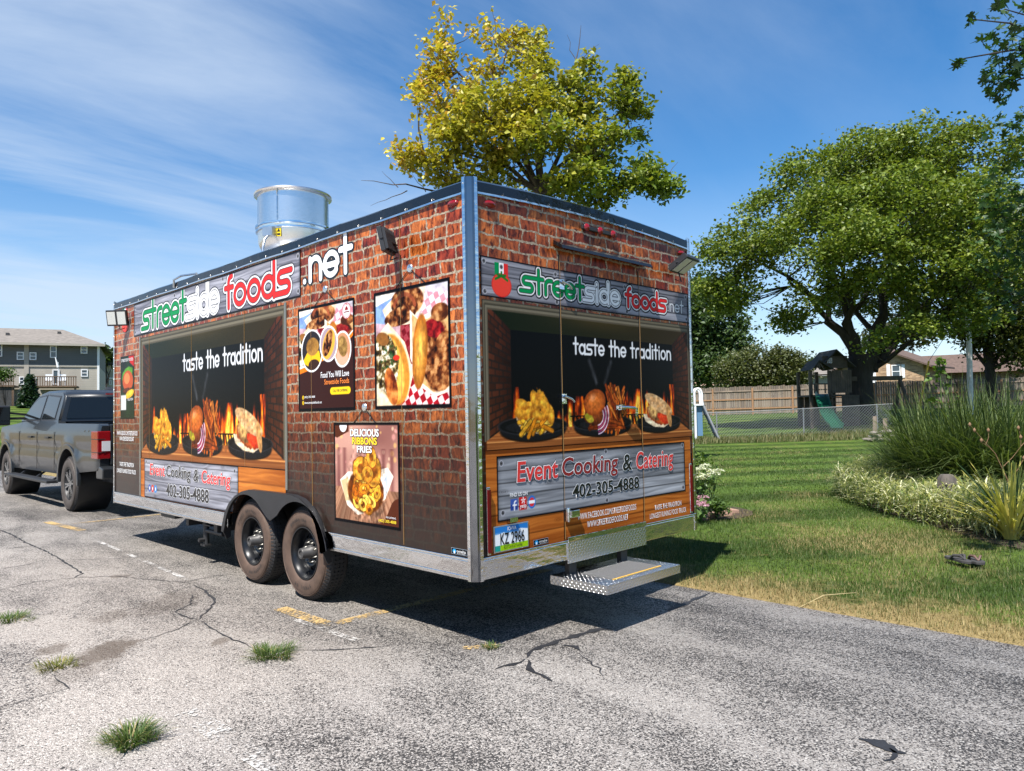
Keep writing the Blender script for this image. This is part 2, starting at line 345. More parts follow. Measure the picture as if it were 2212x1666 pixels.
# cracks: thin ragged ribbons just above the asphalt
M['crack'] = mat('crack', (0.022, 0.022, 0.024), 0.8, var=0.4, scale=25)
M['sealant'] = mat('crack_sealant', (0.020, 0.020, 0.023), 0.55, var=0.3, scale=12, bump=0.3)
def ribbon(pts, w, seed, jag=0.5, z=0.004):
    r = random.Random(seed); P_ = [np.array(q[:2]) for q in pts]; out_ = []
    for a, b in zip(P_[:-1], P_[1:]):
        L = np.linalg.norm(b - a); n = max(2, int(L / 0.05))
        for i in range(n): out_.append(a + (b - a) * i / n)
    out_.append(P_[-1]); out_ = np.array(out_); n = len(out_)
    d = np.gradient(out_, axis=0); d /= np.linalg.norm(d, axis=1)[:, None] + 1e-9; nn = np.stack([-d[:, 1], d[:, 0]], 1)
    out_ = out_ + nn * np.array([r.gauss(0, 0.012) * jag for _ in range(n)])[:, None]
    ww = np.array([w * (0.35 + 0.9 * r.random()) for _ in range(n)]) * np.minimum(1, np.minimum(np.arange(n), np.arange(n)[::-1]) / 3 + 0.15)
    V = np.concatenate([np.c_[out_ + nn * ww[:, None] / 2, np.full(n, z)], np.c_[out_ - nn * ww[:, None] / 2, np.full(n, z)]])
    F = np.array([(i, i + n, i + n + 1, i + 1) for i in range(n - 1)]); return V, F
A = lambda x, y: gpt(x / 2.0, 1080 + y / 2.0)
B_ = lambda x, y: gpt(1036.9 + x / 1.882, 1166.5 + y / 1.882)
CR = [([(0, 130), (60, 155), (110, 185), (180, 215), (250, 250), (280, 270), (330, 300), (355, 320), (320, 338)], 0.022), ([(270, 262), (500, 255), (640, 245)], 0.012),
      ([(0, 390), (150, 355), (330, 337), (500, 330), (640, 345), (780, 355), (840, 365)], 0.010), ([(780, 360), (900, 335), (1015, 320)], 0.012),
      ([(835, 370), (880, 390), (925, 430), (915, 465), (880, 495), (860, 520)], 0.022), ([(835, 410), (825, 450), (755, 485), (800, 505), (855, 520)], 0.014),
      ([(855, 520), (740, 570), (620, 610)], 0.010), ([(870, 525), (950, 580), (1010, 605), (1100, 640)], 0.016), ([(1270, 655), (1450, 650), (1700, 630)], 0.016),
      ([(0, 900), (140, 860), (300, 815), (250, 785), (235, 755)], 0.010), ([(0, 300), (120, 280), (200, 262)], 0.012), ([(0, 215), (90, 205), (180, 195)], 0.018)]
i = 0
for pts, w in CR:
    V, F = ribbon([A(*q) for q in pts], w, i); o = put('pavement_crack', np_mesh('pavement_crack', V, F), M['crack'], lot); i += 1
for pts, w in [([(185, 480), (210, 450), (300, 420), (400, 385), (490, 365), (540, 372)], 0.055), ([(185, 485), (130, 510), (65, 525)], 0.05), ([(190, 490), (220, 540), (300, 575)], 0.045),
               ([(340, 430), (390, 435), (405, 450)], 0.05), ([(760, 290), (830, 262), (935, 218)], 0.05), ([(1545, 805), (1620, 830), (1665, 850), (1730, 870)], 0.11), ([(1660, 850), (1690, 880), (1650, 905)], 0.05), ([(405, 460), (470, 510), (505, 570)], 0.014)]:
    V, F = ribbon([B_(*q) for q in pts], w, i, 0.7); o = put('sealed_crack', np_mesh('sealed_crack', V, F), M['sealant'], lot); i += 1

def paint_mat(name, col, keep):
    m, t, p = new_mat(name); g = N(t, 'ShaderNodeNewGeometry'); P = g.outputs['Position']
    p.inputs['Base Color'].default_value = (*col, 1); p.inputs['Roughness'].default_value = 0.8
    LK(t, ramp(t, noise(t, 40, P, 4), [(0.3, tuple(0.75 * c for c in col)), (0.7, col)]), p.inputs['Base Color'])
    a = math_(t, 'ADD', noise(t, 55, P, 3, 0.7), math_(t, 'MULTIPLY', noise(t, 3.5, P, 5), 1.0))
    LK(t, rng_(t, a, keep, keep + 0.14), p.inputs['Alpha']); return m
M['yellow_paint'] = paint_mat('worn_yellow_paint', (0.50, 0.34, 0.14), 0.94)
M['white_paint'] = paint_mat('faded_white_paint', (0.52, 0.50, 0.47), 0.98)
def paint(name, mat_, pts, w, z=0.006, sub=8):
    V, F = ribbon(pts, w, len(pts), 0.0, z)
    d = np.array(pts[-1][:2]) - np.array(pts[0][:2]); d /= np.linalg.norm(d); nn = np.array([-d[1], d[0]]); n = len(V) // 2
    mid = (V[:n, :2] + V[n:, :2]) / 2; V[:n, :2] = mid + nn * w / 2; V[n:, :2] = mid - nn * w / 2
    return put(name, np_mesh(name, V, F), mat_, lot)
paint('yellow_line', M['yellow_paint'], [(-0.26, 1.98), (-0.25, 1.25)], 0.115)
paint('yellow_line', M['yellow_paint'], [(-0.19, 1.28), (2.2, 1.30)], 0.10)
paint('yellow_line', M['yellow_paint'], [gpt(100, 1128), gpt(178, 1147)], 0.115)
paint('yellow_line', M['yellow_paint'], [gpt(150, 1133), gpt(345, 1112)], 0.10)
paint('yellow_line', M['yellow_paint'], [gpt(1000, 1402), gpt(1075, 1396)], 0.07)
paint('white_line', M['white_paint'], [gpt(195, 1163), gpt(405, 1253)], 0.05)
paint('white_line', M['white_paint'], [gpt(640, 1340), gpt(770, 1385)], 0.06)
paint('white_line', M['white_paint'], [gpt(400, 1540), gpt(600, 1665)], 0.12)

# ------------------------------------------------------------------ blades
def blades(base, az, length, width, bend, segs, col, droop=0.0, wprof=None, twist=None):
    """grass-like strips: base (n,3); az heading; bend = outward reach as a share of length"""
    n = len(base); t_ = np.linspace(0, 1, segs + 1); o = np.stack([np.cos(az), np.sin(az)], 1)
    s = np.stack([-o[:, 1], o[:, 0]], 1)
    if twist is not None:
        a2 = az + PI / 2 + twist; s = np.stack([np.cos(a2), np.sin(a2)], 1)
    b = np.asarray(bend)
    reach = length[:, None] * (b[:, None] * t_ ** 1.6); up = length[:, None] * (np.sqrt(np.clip(1 - 0.55 * b ** 2, 0.1, 1))[:, None] * (t_ - droop * b[:, None] * t_ ** 3))
    w = np.asarray(width)[:, None] * (wprof(t_) if wprof else (1 - t_ ** 2.2))[None] / 2
    c = base[:, None, :] + np.concatenate([o[:, None, :] * reach[:, :, None], up[:, :, None]], 2)
    L = c.copy(); L[:, :, :2] -= s[:, None, :] * w[:, :, None]; R = c.copy(); R[:, :, :2] += s[:, None, :] * w[:, :, None]
    V = np.stack([L, R], 2).reshape(n, -1, 3); k = 2 * (segs + 1)
    f = np.array([(2 * i, 2 * i + 1, 2 * i + 3, 2 * i + 2) for i in range(segs)])
    F = (np.arange(n)[:, None, None] * k + f[None]).reshape(-1, 4)
    cc = np.repeat(np.asarray(col), k, axis=0)
    return V.reshape(-1, 3), F, cc
r = np.random.default_rng(11)
def lawn_blades(n, xr, yr, h, w, keep=None):
    x = r.uniform(*xr, n); y = r.uniform(*yr, n)
    if keep is not None:
        k = keep(x, y); x, y = x[k], y[k]
    n = len(x); z = height(x, y) - 0.004
    dry = fbm(x * 0.8, y * 0.8, 21) + 0.42 * np.exp(-(x - EDGE) / (0.25 + 0.7 * fbm(y * 0.9, y * 0 + 4, 12))) - 0.10 * np.clip((x - 5) / 6, 0, 1) + r.normal(0, 0.10, n)
    k = np.clip((dry - 0.51) / 0.34, 0, 1)[:, None]
    st = (np.sin((x * 0.64 + y * 0.77) * 2 * PI / 1.9 + 2.0 * fbm(x * 0.35, y * 0.35, 8)) > 0)[:, None] * np.clip((x - 4) / 4, 0, 1)[:, None]
    green = np.array([0.062, 0.106, 0.022]) * (0.7 + 0.7 * r.random((n, 1))) * (0.78 + 0.60 * st); straw = np.array([0.30, 0.235, 0.105]) * (0.7 + 0.6 * r.random((n, 1)))
    col = green * (1 - k) + straw * k
    hh = h * (0.5 + 0.8 * r.random(n)) * (0.75 + 0.7 * fbm(x * 1.5, y * 1.5, 31))
    V, F, c = blades(np.c_[x, y, z], r.uniform(0, 2 * PI, n), hh, w * (0.7 + 0.6 * r.random(n)), r.uniform(0.2, 0.9, n), 1, col)
    return V, F, c
def near_keep(x, y): return r.random(len(x)) < np.clip(1.25 - np.hypot(x - CAM_P[0], y - CAM_P[1]) / 16, 0.15, 1)
parts = [lawn_blades(230000, (EDGE - 0.03, 9.0), (-4.2, 3.2), 0.040, 0.0055, near_keep), lawn_blades(60000, (8.5, 20.0), (-1.5, 11.0), 0.04, 0.014)]
V = np.concatenate([q[0] for q in parts]); off = np.cumsum([0] + [len(q[0]) for q in parts[:-1]]); F = np.concatenate([q[1] + o_ for q, o_ in zip(parts, off)]); C_ = np.concatenate([q[2] for q in parts])
o = put('lawn_grass', np_mesh('lawn_grass', V, F, C_), M['blade']); tag(o, 'short lawn grass, green with dry straw patches along the asphalt', 'grass', kind='stuff')
# rough unmown strip at the chain link fence
n = 9000; u_ = r.uniform(1440, 1960, n); dd = r.uniform(27.2, 30.5, n); pp = np.array([at(a, 940, d) for a, d in zip(u_, dd)]); z = height(pp[:, 0], pp[:, 1])
k = r.random((n, 1)); V, F, c = blades(np.c_[pp[:, :2], z], r.uniform(0, 6.28, n), r.uniform(0.06, 0.26, n), np.full(n, 0.02), r.uniform(0.2, 0.9, n), 2, np.array([0.07, 0.11, 0.03]) * (1 - k) + np.array([0.20, 0.17, 0.08]) * k)
o = put('unmown_grass', np_mesh('unmown_grass', V, F, c), M['blade']); tag(o, 'rough unmown grass strip along the chain link fence', 'grass', kind='stuff')
# ------------------------------------------------------------------ printed vinyl: a small painter that colours a fine sheet of vertices
class Canvas:
    def __init__(s, x0, x1, z0, z1, res, bg=(0, 0, 0), ss=2):
        s.ext = (x0, x1, z0, z1); s.w = max(2, int(round((x1 - x0) / res))); s.h = max(2, int(round((z1 - z0) / res))); s.ss = ss
        X = np.linspace(x0, x1, s.w * ss); Z = np.linspace(z0, z1, s.h * ss)
        s.X, s.Z = np.meshgrid(X, Z); s.img = np.empty(s.X.shape + (3,)); s.img[:] = bg; s.px = (x1 - x0) / (s.w * ss)
    def blend(s, mask, col, a=1.0):
        m = (np.clip(mask, 0, 1) * a)[..., None]; s.img = s.img * (1 - m) + np.asarray(col, float) * m; return s
    def poly(s, pts):
        ins = np.zeros(s.X.shape, bool); n = len(pts)
        for i in range(n):
            (x1, z1), (x2, z2) = pts[i], pts[(i + 1) % n]
            if z1 == z2: continue
            c = (z1 > s.Z) != (z2 > s.Z); xi = (x2 - x1) * (s.Z - z1) / (z2 - z1) + x1; ins ^= c & (s.X < xi)
        return ins.astype(float)
    def rect(s, a, b, c, d): return ((s.X >= a) & (s.X <= b) & (s.Z >= c) & (s.Z <= d)).astype(float)
    def rr(s, cx, cz, rx, rz, rot=0.0):
        dx, dz = s.X - cx, s.Z - cz; c, n = math.cos(rot), math.sin(rot)
        return np.sqrt(((dx * c + dz * n) / rx) ** 2 + ((-dx * n + dz * c) / rz) ** 2)
    def ell(s, *a, soft=0.08): return np.clip((1 - s.rr(*a)) / soft, 0, 1)
    def fb(s, sx, sz, seed, o=4): return fbm(s.X * sx + 50, s.Z * sz + 50, seed, o)
    def dist(s, lines):
        D = np.full(s.X.shape, 1e9)
        for ln in lines:
            if len(ln) == 1: D = np.minimum(D, np.hypot(s.X - ln[0][0], s.Z - ln[0][1])); continue
            xs_ = [q[0] for q in ln]; zs_ = [q[1] for q in ln]; pad = 0.12
            j0 = np.searchsorted(s.X[0], min(xs_) - pad); j1 = np.searchsorted(s.X[0], max(xs_) + pad)
            i0 = np.searchsorted(s.Z[:, 0], min(zs_) - pad); i1 = np.searchsorted(s.Z[:, 0], max(zs_) + pad)
            if j1 <= j0 or i1 <= i0: continue
            x, z = s.X[i0:i1, j0:j1], s.Z[i0:i1, j0:j1]; d = D[i0:i1, j0:j1]
            for (ax, az), (bx, bz) in zip(ln[:-1], ln[1:]):
                vx, vz = bx - ax, bz - az; L = vx * vx + vz * vz + 1e-12
                t = np.clip(((x - ax) * vx + (z - az) * vz) / L, 0, 1); d = np.minimum(d, np.hypot(x - ax - t * vx, z - az - t * vz))
            D[i0:i1, j0:j1] = d
        return D
    def stroke(s, D, w): return np.clip((w / 2 - D) / s.px + 0.5, 0, 1)
    def mesh(s, name, place, gain=0.86, cut=None):
        im = s.img.reshape(s.h, s.ss, s.w, s.ss, 3).mean((1, 3)); x0, x1, z0, z1 = s.ext
        X, Z = np.meshgrid(np.linspace(x0, x1, s.w), np.linspace(z0, z1, s.h)); V = place(X.ravel(), Z.ravel())
        idx = np.arange(s.w * s.h).reshape(s.h, s.w); F = np.stack([idx[:-1, :-1], idx[:-1, 1:], idx[1:, 1:], idx[1:, :-1]], -1).reshape(-1, 4)
        if cut is not None:
            xc, zc = X.ravel()[F].mean(1), Z.ravel()[F].mean(1); F = F[~cut(xc, zc)]
        return np_mesh(name, V, F, lin(im.reshape(-1, 3)) * gain)
def on_left(off): return lambda X, Z: np.c_[np.full(len(X), -off), -X, Z]
def on_rear(off): return lambda X, Z: np.c_[X, np.full(len(X), -off), Z]

# stroke lettering of the trailer's own logo type; x-height 1
def arc(cx, cz, r, a0, a1, n=14, sx=1.0): return [(cx + sx * r * math.cos(math.radians(a0 + (a1 - a0) * i / n)), cz + r * math.sin(math.radians(a0 + (a1 - a0) * i / n))) for i in range(n + 1)]
GL = {
 's': (0.95, [[(0.98, 0.94), (0.30, 0.94)] + arc(0.30, 0.72, 0.22, 90, 270, 10) + [(0.62, 0.50)] + arc(0.62, 0.27, 0.23, 90, -90, 10) + [(-0.16, 0.04)]]),
 'S': (1.0, [[(1.25, 0.94), (0.30, 0.94)] + arc(0.30, 0.72, 0.22, 90, 270, 10) + [(0.62, 0.50)] + arc(0.62, 0.27, 0.23, 90, -90, 10) + [(0.0, 0.04)]]),
 't': (0.72, [[(0.34, 1.50), (0.34, 0.0)], [(0.0, 0.94), (0.72, 0.94)]]), 'r': (0.66, [[(0.12, 0.0), (0.12, 0.60)] + arc(0.46, 0.60, 0.34, 180, 90, 8) + [(0.68, 0.94)]]),
 'e': (1.0, [[(0.10, 0.46), (0.92, 0.46)] + arc(0.50, 0.49, 0.45, 0, 320, 26)]), 'i': (0.34, [[(0.16, 0.0), (0.16, 0.94)], [(0.16, 1.26), (0.16, 1.30)]]),
 'd': (1.04, [arc(0.48, 0.47, 0.43, 0, 360, 28), [(0.91, 1.50), (0.91, 0.0)]]), 'o': (1.02, [arc(0.50, 0.49, 0.44, 0, 360, 28)]),
 'f': (0.66, [[(0.30, 0.0), (0.30, 1.18)] + arc(0.58, 1.18, 0.28, 180, 90, 8), [(0.0, 0.94), (0.66, 0.94)]]),
 'n': (0.98, [[(0.12, 0.0), (0.12, 0.94)], [(0.12, 0.50)] + arc(0.49, 0.56, 0.37, 180, 0, 12) + [(0.86, 0.0)]]), 'h': (0.98, [[(0.12, 0.0), (0.12, 1.50)], [(0.12, 0.50)] + arc(0.49, 0.56, 0.37, 180, 0, 12) + [(0.86, 0.0)]]),
 'a': (1.04, [arc(0.48, 0.47, 0.43, 0, 360, 28), [(0.91, 0.94), (0.91, 0.0)]]), ' ': (0.55, []), '.': (0.34, [[(0.14, 0.04), (0.16, 0.04)]])}
def glyphs(txt, x0, x1, zb, xh, track=0.10):
    adv = [GL[c][0] + track for c in txt]; k = (x1 - x0) / (sum(adv) - track); x = x0; res = []
    for c, a in zip(txt, adv):
        res += [[(x + px * k, zb + pz * xh) for px, pz in ln] for ln in GL[c][1]]; x += a * k
    return res

GREEN, RED, WHITE, BLK = (0.02, 0.55, 0.30), (0.88, 0.18, 0.18), (0.97, 0.97, 0.97), (0.03, 0.03, 0.05)
def planks(c, rows, lo, hi, seed, gray=True, ph=0.0):
    """printed boards: grain, knots, dark joints"""
    x0, x1, z0, z1 = c.ext; H = (z1 - z0) / rows; row = np.floor((c.Z - z0) / H + ph); fr = (c.Z - z0) / H + ph - row
    sh = np.sin(row * 12.9 + seed) * 43758.5; sh = sh - np.floor(sh)
    wob = c.fb(1.4, 6, seed + 3, 3) * 0.12
    gr = fbm(c.X * 2.2 + row * 31 + 60, (c.Z + wob) * 75 + 60, seed, 4); g2 = fbm(c.X * 0.9 + row * 7 + 30, c.Z * 5 + 30, seed + 9, 3)
    k = np.clip(0.15 + 0.75 * gr + 0.45 * (g2 - 0.5) + 0.20 * (sh - 0.5), 0, 1)[..., None]
    c.img = np.asarray(lo, float) * (1 - k) + np.asarray(hi, float) * k
    line = np.clip(1 - np.minimum(fr, 1 - fr) * H / 0.006, 0, 1); c.blend(line, (0.07, 0.07, 0.08) if gray else (0.22, 0.09, 0.03), 0.8)
    for i in range(int((x1 - x0) * 3)):
        r_ = random.Random(seed * 77 + i); kx, kz = r_.uniform(x0, x1), r_.uniform(z0, z1); q = c.rr(kx, kz, 0.05, 0.018)
        c.blend(np.clip(1.2 - q, 0, 1) * (0.5 + 0.5 * np.cos(q * 16)), (0.10, 0.09, 0.10) if gray else (0.30, 0.12, 0.04), 0.55)
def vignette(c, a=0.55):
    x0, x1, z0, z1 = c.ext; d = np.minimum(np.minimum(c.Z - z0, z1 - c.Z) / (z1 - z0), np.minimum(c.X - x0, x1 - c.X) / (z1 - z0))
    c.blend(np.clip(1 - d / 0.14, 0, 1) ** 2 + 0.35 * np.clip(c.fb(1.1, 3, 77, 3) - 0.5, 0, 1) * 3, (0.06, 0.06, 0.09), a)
def screws(c, pts, r_=0.017):
    for x, z in pts:
        q = c.rr(x, z, r_, r_); c.blend((q < 1.0), (0.72, 0.72, 0.75)); c.blend((q < 0.72), (0.25, 0.25, 0.27)); c.blend((q < 0.5), (0.6, 0.6, 0.62)); c.blend(c.rr(x, z, r_ * 0.16, r_ * 0.6) < 1, (0.1, 0.1, 0.1)); c.blend(c.rr(x, z, r_ * 0.6, r_ * 0.16) < 1, (0.1, 0.1, 0.1))
def border(c, w, col=BLK):
    x0, x1, z0, z1 = c.ext; c.blend(np.minimum(np.minimum(c.X - x0, x1 - c.X), np.minimum(c.Z - z0, z1 - c.Z)) < w, col)
def logo(c, segs, st, ob, ow):
    """segs: (text, colour, x0, x1, baseline, x-height)"""
    Ds = [(c.dist(glyphs(tx, a, b, zb, xh)), col) for tx, col, a, b, zb, xh in segs]
    for D, col in Ds: c.blend(c.stroke(D - 0.004, st + 2 * (ob + ow) + 0.012), (0.04, 0.04, 0.06))
    for D, col in Ds: c.blend(c.stroke(D, st + 2 * (ob + ow)), WHITE)
    for D, col in Ds: c.blend(c.stroke(D, st + 2 * ob), BLK)
    for D, col in Ds: c.blend(c.stroke(D, st), col)
def tomato(c, cx, zt, k):
    for i, col in enumerate((GREEN, WHITE, RED)): c.blend(c.rect(cx + (-0.06 + 0.04 * i) * k, cx + (-0.02 + 0.04 * i) * k, zt - 0.13 * k, zt), col)
    q = c.rr(cx, zt - 0.145 * k, 0.091 * k, 0.078 * k); c.blend(q < 1, (0.80, 0.16, 0.13)); c.blend(q < 0.93, np.array([0.92, 0.26, 0.20]))
    for a in range(5):
        an = math.radians(90 + (a - 2) * 42); c.blend(c.stroke(c.dist([[(cx, zt - 0.085 * k), (cx + 0.055 * k * math.cos(an), zt - 0.088 * k + 0.028 * k * math.sin(an) - 0.012 * abs(a - 2) * k)]]), 0.016 * k), (0.10, 0.45, 0.15))

# ---- the kitchen counter picture (used on the rear doors and, stretched, on the serving side)
def fried(c, cx, cz, rx, rz, rot, seed, a=(0.62, 0.30, 0.04), b=(0.98, 0.74, 0.22)):
    n_ = c.fb(38, 38, seed, 4); q = c.rr(cx, cz, rx, rz, rot) + (n_ - 0.5) * 0.35; m_ = np.clip((1 - q) / 0.10, 0, 1)
    k = np.clip(0.25 + 1.1 * (n_ - 0.35) + 0.5 * (1 - q) + (c.Z - cz) / rz * 0.12, 0, 1)[..., None]; c.blend(m_, np.asarray(a) * (1 - k) + np.asarray(b) * k)
def sticks(c, n_, cx, cz, rx, rz, L, w, seed, cols, ang=(40, 140)):
    r_ = random.Random(seed)
    for i in range(n_):
        x, z, an = cx + r_.uniform(-rx, rx), cz + r_.uniform(-rz, rz), math.radians(r_.uniform(*ang)); dx, dz = L / 2 * math.cos(an), L / 2 * math.sin(an)
        D = c.dist([[(x - dx, z - dz), (x + dx, z + dz)]]); col = np.array(cols[i % len(cols)]) * r_.uniform(0.8, 1.15); c.blend(c.stroke(D, w * 1.4), col * 0.45); c.blend(c.stroke(D, w), col)
def kitchen():
    c = Canvas(0.09, 2.54, 1.25, 2.215, 0.0052, (0.02, 0.02, 0.024))
    X, Z = c.X, c.Z; L, R, T, Bk = 0.345, 2.272, 2.035, 1.44
    # ceiling, side walls of printed brick seen in perspective
    cl = c.poly([(0.09, 2.215), (2.54, 2.215), (R, T), (L, T)]); k = np.clip((X - 0.09) / 2.45, 0, 1)[..., None]
    c.blend(cl, np.array([0.06, 0.10, 0.035]) * (1 - k) + np.array([0.20, 0.15, 0.07]) * k); c.blend(cl * np.clip((Z - 2.06) / 0.10, 0, 1) * np.exp(-((X - 1.3) / 0.5) ** 2), (0.27, 0.22, 0.10), 0.8)
    for (x0, x1, sg) in ((0.09, L, 1), (R, 2.54, -1)):
        pl = c.poly([(x0, 1.25), (x1, 1.25), (x1, 2.215), (x0, 2.215)]) * (1 - cl); u = (X - x0) / (x1 - x0); u = u if sg > 0 else 1 - u
        top = 2.215 + (T - 2.215) * u; bot = 1.31 + (Bk - 1.31) * u; v = (Z - bot) / (top - bot); row = np.floor(v * 17); fv = v * 17 - row; uu = (u ** 0.8) * 4 + 0.5 * (row % 2); fu = uu - np.floor(uu)
        h = np.sin(row * 7.1 + np.floor(uu) * 3.7) * 999; h = h - np.floor(h); mort = (np.minimum(fv, 1 - fv) < 0.13) | (np.minimum(fu, 1 - fu) < 0.07)
        br = np.array([0.30, 0.13, 0.07]) * (0.55 + 0.6 * h[..., None]) * (0.55 + 0.6 * np.clip(1 - u, 0, 1)[..., None]); c.blend(pl, br); c.blend(pl * mort, (0.10, 0.07, 0.06)); c.blend(pl * np.clip(1.1 - u * 1.0, 0, 1) * 0.15, (0.5, 0.4, 0.3))
    # painted frame mouldings
    for i, (w, col) in enumerate([(0.05, (0.34, 0.31, 0.25)), (0.040, (0.46, 0.43, 0.36)), (0.028, (0.27, 0.25, 0.20)), (0.018, (0.42, 0.39, 0.32)), (0.006, (0.2, 0.19, 0.16))]):
        c.blend((X - 0.09 < w) | (2.54 - X < w * 0.5) | ((2.215 - Z) < w * 1.25), col)
    # flames and the grill behind the plates
    for (a, b, zt, s_) in ((0.90, 1.32, 1.60, 1), (1.40, 2.28, 1.66, 2), (0.345, 0.42, 1.66, 3), (2.21, 2.285, 1.70, 4), (0.5, 0.9, 1.50, 5)):
        wv_ = c.fb(26, 5, 40 + s_, 3); h = np.clip((zt - Z) / (zt - 1.36), 0, 1) * np.clip((X - a) / 0.04, 0, 1) * np.clip((b - X) / 0.04, 0, 1); q = h * 1.35 + (wv_ - 0.56) * 2.2
        c.blend(np.clip(q * 2.2, 0, 1) * (h > 0), (0.75, 0.18, 0.03), 0.9); c.blend(np.clip((q - 0.28) * 3, 0, 1) * (h > 0), (0.97, 0.50, 0.06), 0.9); c.blend(np.clip((q - 0.62) * 4, 0, 1) * (h > 0), (1.0, 0.85, 0.35), 0.8)
    gl = c.rect(0.95, 1.85, 1.36, 1.46); c.blend(gl * (np.sin((X + 0.3 * (Z - 1.4)) * 150) > 0.1), (0.05, 0.02, 0.01), 0.85); c.blend(c.rect(0.93, 1.87, 1.452, 1.462), (0.06, 0.03, 0.02))
    for i, (sx_, sz_) in enumerate([(1.16, 1.86), (1.42, 1.86)]):   # faint steam
        D = c.dist([[(sx_, sz_), (sx_ + 0.05 * (1 - 2 * i), sz_ - 0.10), (sx_ + 0.08 * (1 - 2 * i), sz_ - 0.16)]]); c.blend(np.clip(1 - D / 0.03, 0, 1) * c.fb(30, 12, 90 + i), (0.55, 0.57, 0.6), 0.6)
    # wooden counter
    ct = c.poly([(0.10, 1.308), (2.52, 1.308), (2.36, 1.385), (0.25, 1.385)]); gr = fbm(X * 2 + 9, Z * 160 + 9, 5, 4)[..., None]; wood = np.array([0.46, 0.23, 0.10]) * (1 - gr) + np.array([0.80, 0.50, 0.26]) * gr
    c.blend(ct, wood); c.blend(c.rect(0.09, 2.54, 1.25, 1.310), wood * 0.86); c.blend(c.rect(0.09, 2.54, 1.302, 1.308), (0.86, 0.58, 0.32)); c.blend(c.rect(0.09, 2.54, 1.25, 1.258), (0.20, 0.09, 0.04)); c.blend(c.rect(0.09, 0.112, 1.25, 1.31), (0.25, 0.12, 0.06))
    # black plates
    for (a, b, zt, zb) in ((0.198, 0.914, 1.462, 1.294), (0.942, 1.690, 1.455, 1.300), (1.728, 2.394, 1.448, 1.304)):
        cx_, rx_ = (a + b) / 2, (b - a) / 2; zc = (zt + zb) / 2 + 0.012; rz_ = (zt - zb) / 2
        c.blend(c.ell(cx_, zc - 0.030, rx_ * 0.93, rz_ * 0.86), (0.03, 0.015, 0.01), 0.9); c.blend(c.ell(cx_, zc - 0.012, rx_ * 0.96, rz_ * 0.95), (0.085, 0.085, 0.095)); c.blend(c.ell(cx_, zc + 0.012, rx_, rz_ * 0.80), (0.19, 0.19, 0.21)); c.blend(c.ell(cx_, zc + 0.012, rx_ * 0.965, rz_ * 0.73), (0.055, 0.055, 0.062)); c.blend(c.ell(cx_, zc + 0.004, rx_ * 0.80, rz_ * 0.50), (0.10, 0.10, 0.11))
    # chicken strips and fries in a paper basket
    c.blend(c.poly([(0.375, 1.475), (0.40, 1.41), (0.47, 1.362), (0.60, 1.345), (0.67, 1.352), (0.70, 1.40), (0.72, 1.46)]), (0.88, 0.76, 0.58)); sticks(c, 26, 0.58, 1.415, 0.12, 0.04, 0.13, 0.026, 4, [(0.92, 0.66, 0.16), (0.85, 0.52, 0.10), (0.97, 0.78, 0.30)], (-25, 60))
    fried(c, 0.49, 1.505, 0.125, 0.062, 0.15, 11); fried(c, 0.445, 1.545, 0.07, 0.035, -0.3, 12); fried(c, 0.57, 1.565, 0.045, 0.085, 0.35, 13); fried(c, 0.655, 1.545, 0.050, 0.125, 0.55, 14); fried(c, 0.72, 1.475, 0.042, 0.075, 0.2, 15); fried(c, 0.60, 1.47, 0.08, 0.035, -0.2, 16)
    # burger with onion, fries
    sticks(c, 60, 1.46, 1.50, 0.085, 0.10, 0.20, 0.020, 8, [(0.55, 0.22, 0.06), (0.72, 0.34, 0.10), (0.40, 0.14, 0.04), (0.80, 0.45, 0.16)], (50, 135)); sticks(c, 22, 1.38, 1.385, 0.18, 0.022, 0.13, 0.020, 9, [(0.60, 0.26, 0.08), (0.45, 0.17, 0.05)], (-25, 25))
    fried(c, 1.21, 1.455, 0.13, 0.07, 0, 20, (0.22, 0.09, 0.04), (0.62, 0.30, 0.12)); c.blend(c.ell(1.15, 1.435, 0.05, 0.028, -0.3), (0.70, 0.62, 0.18)); c.blend(c.ell(1.14, 1.46, 0.05, 0.025, 0.2), (0.55, 0.52, 0.12))
    for i in range(5): c.blend(c.stroke(c.dist([arc(1.24, 1.46, 0.075 + 0.016 * i, -85, 30, 10)]), 0.009), (0.62, 0.22, 0.45) if i % 2 else (0.90, 0.78, 0.86))
    q = c.rr(1.215, 1.555, 0.135, 0.098, 0.25); k = np.clip(1 - q, 0, 1)[..., None]; hl = np.clip(1 - c.rr(1.19, 1.59, 0.055, 0.038, 0.3), 0, 1)[..., None]; c.blend(np.clip((1 - q) / 0.06, 0, 1), np.array([0.50, 0.20, 0.06]) * (1 - k ** 0.6) + np.array([0.86, 0.46, 0.17]) * k ** 0.6 + hl * 0.30)
    # long sandwich
    c.blend(c.poly([(1.83, 1.46), (1.86, 1.40), (1.98, 1.355), (2.12, 1.345), (2.20, 1.372), (2.24, 1.41), (2.0, 1.45)]), (0.93, 0.84, 0.70)); fried(c, 2.04, 1.445, 0.19, 0.072, -0.25, 30, (0.30, 0.06, 0.02), (0.90, 0.45, 0.18)); fried(c, 1.98, 1.47, 0.10, 0.06, -0.5, 31, (0.25, 0.12, 0.06), (0.95, 0.75, 0.45)); fried(c, 2.12, 1.42, 0.10, 0.04, -0.3, 32, (0.62, 0.10, 0.04), (0.92, 0.30, 0.14))
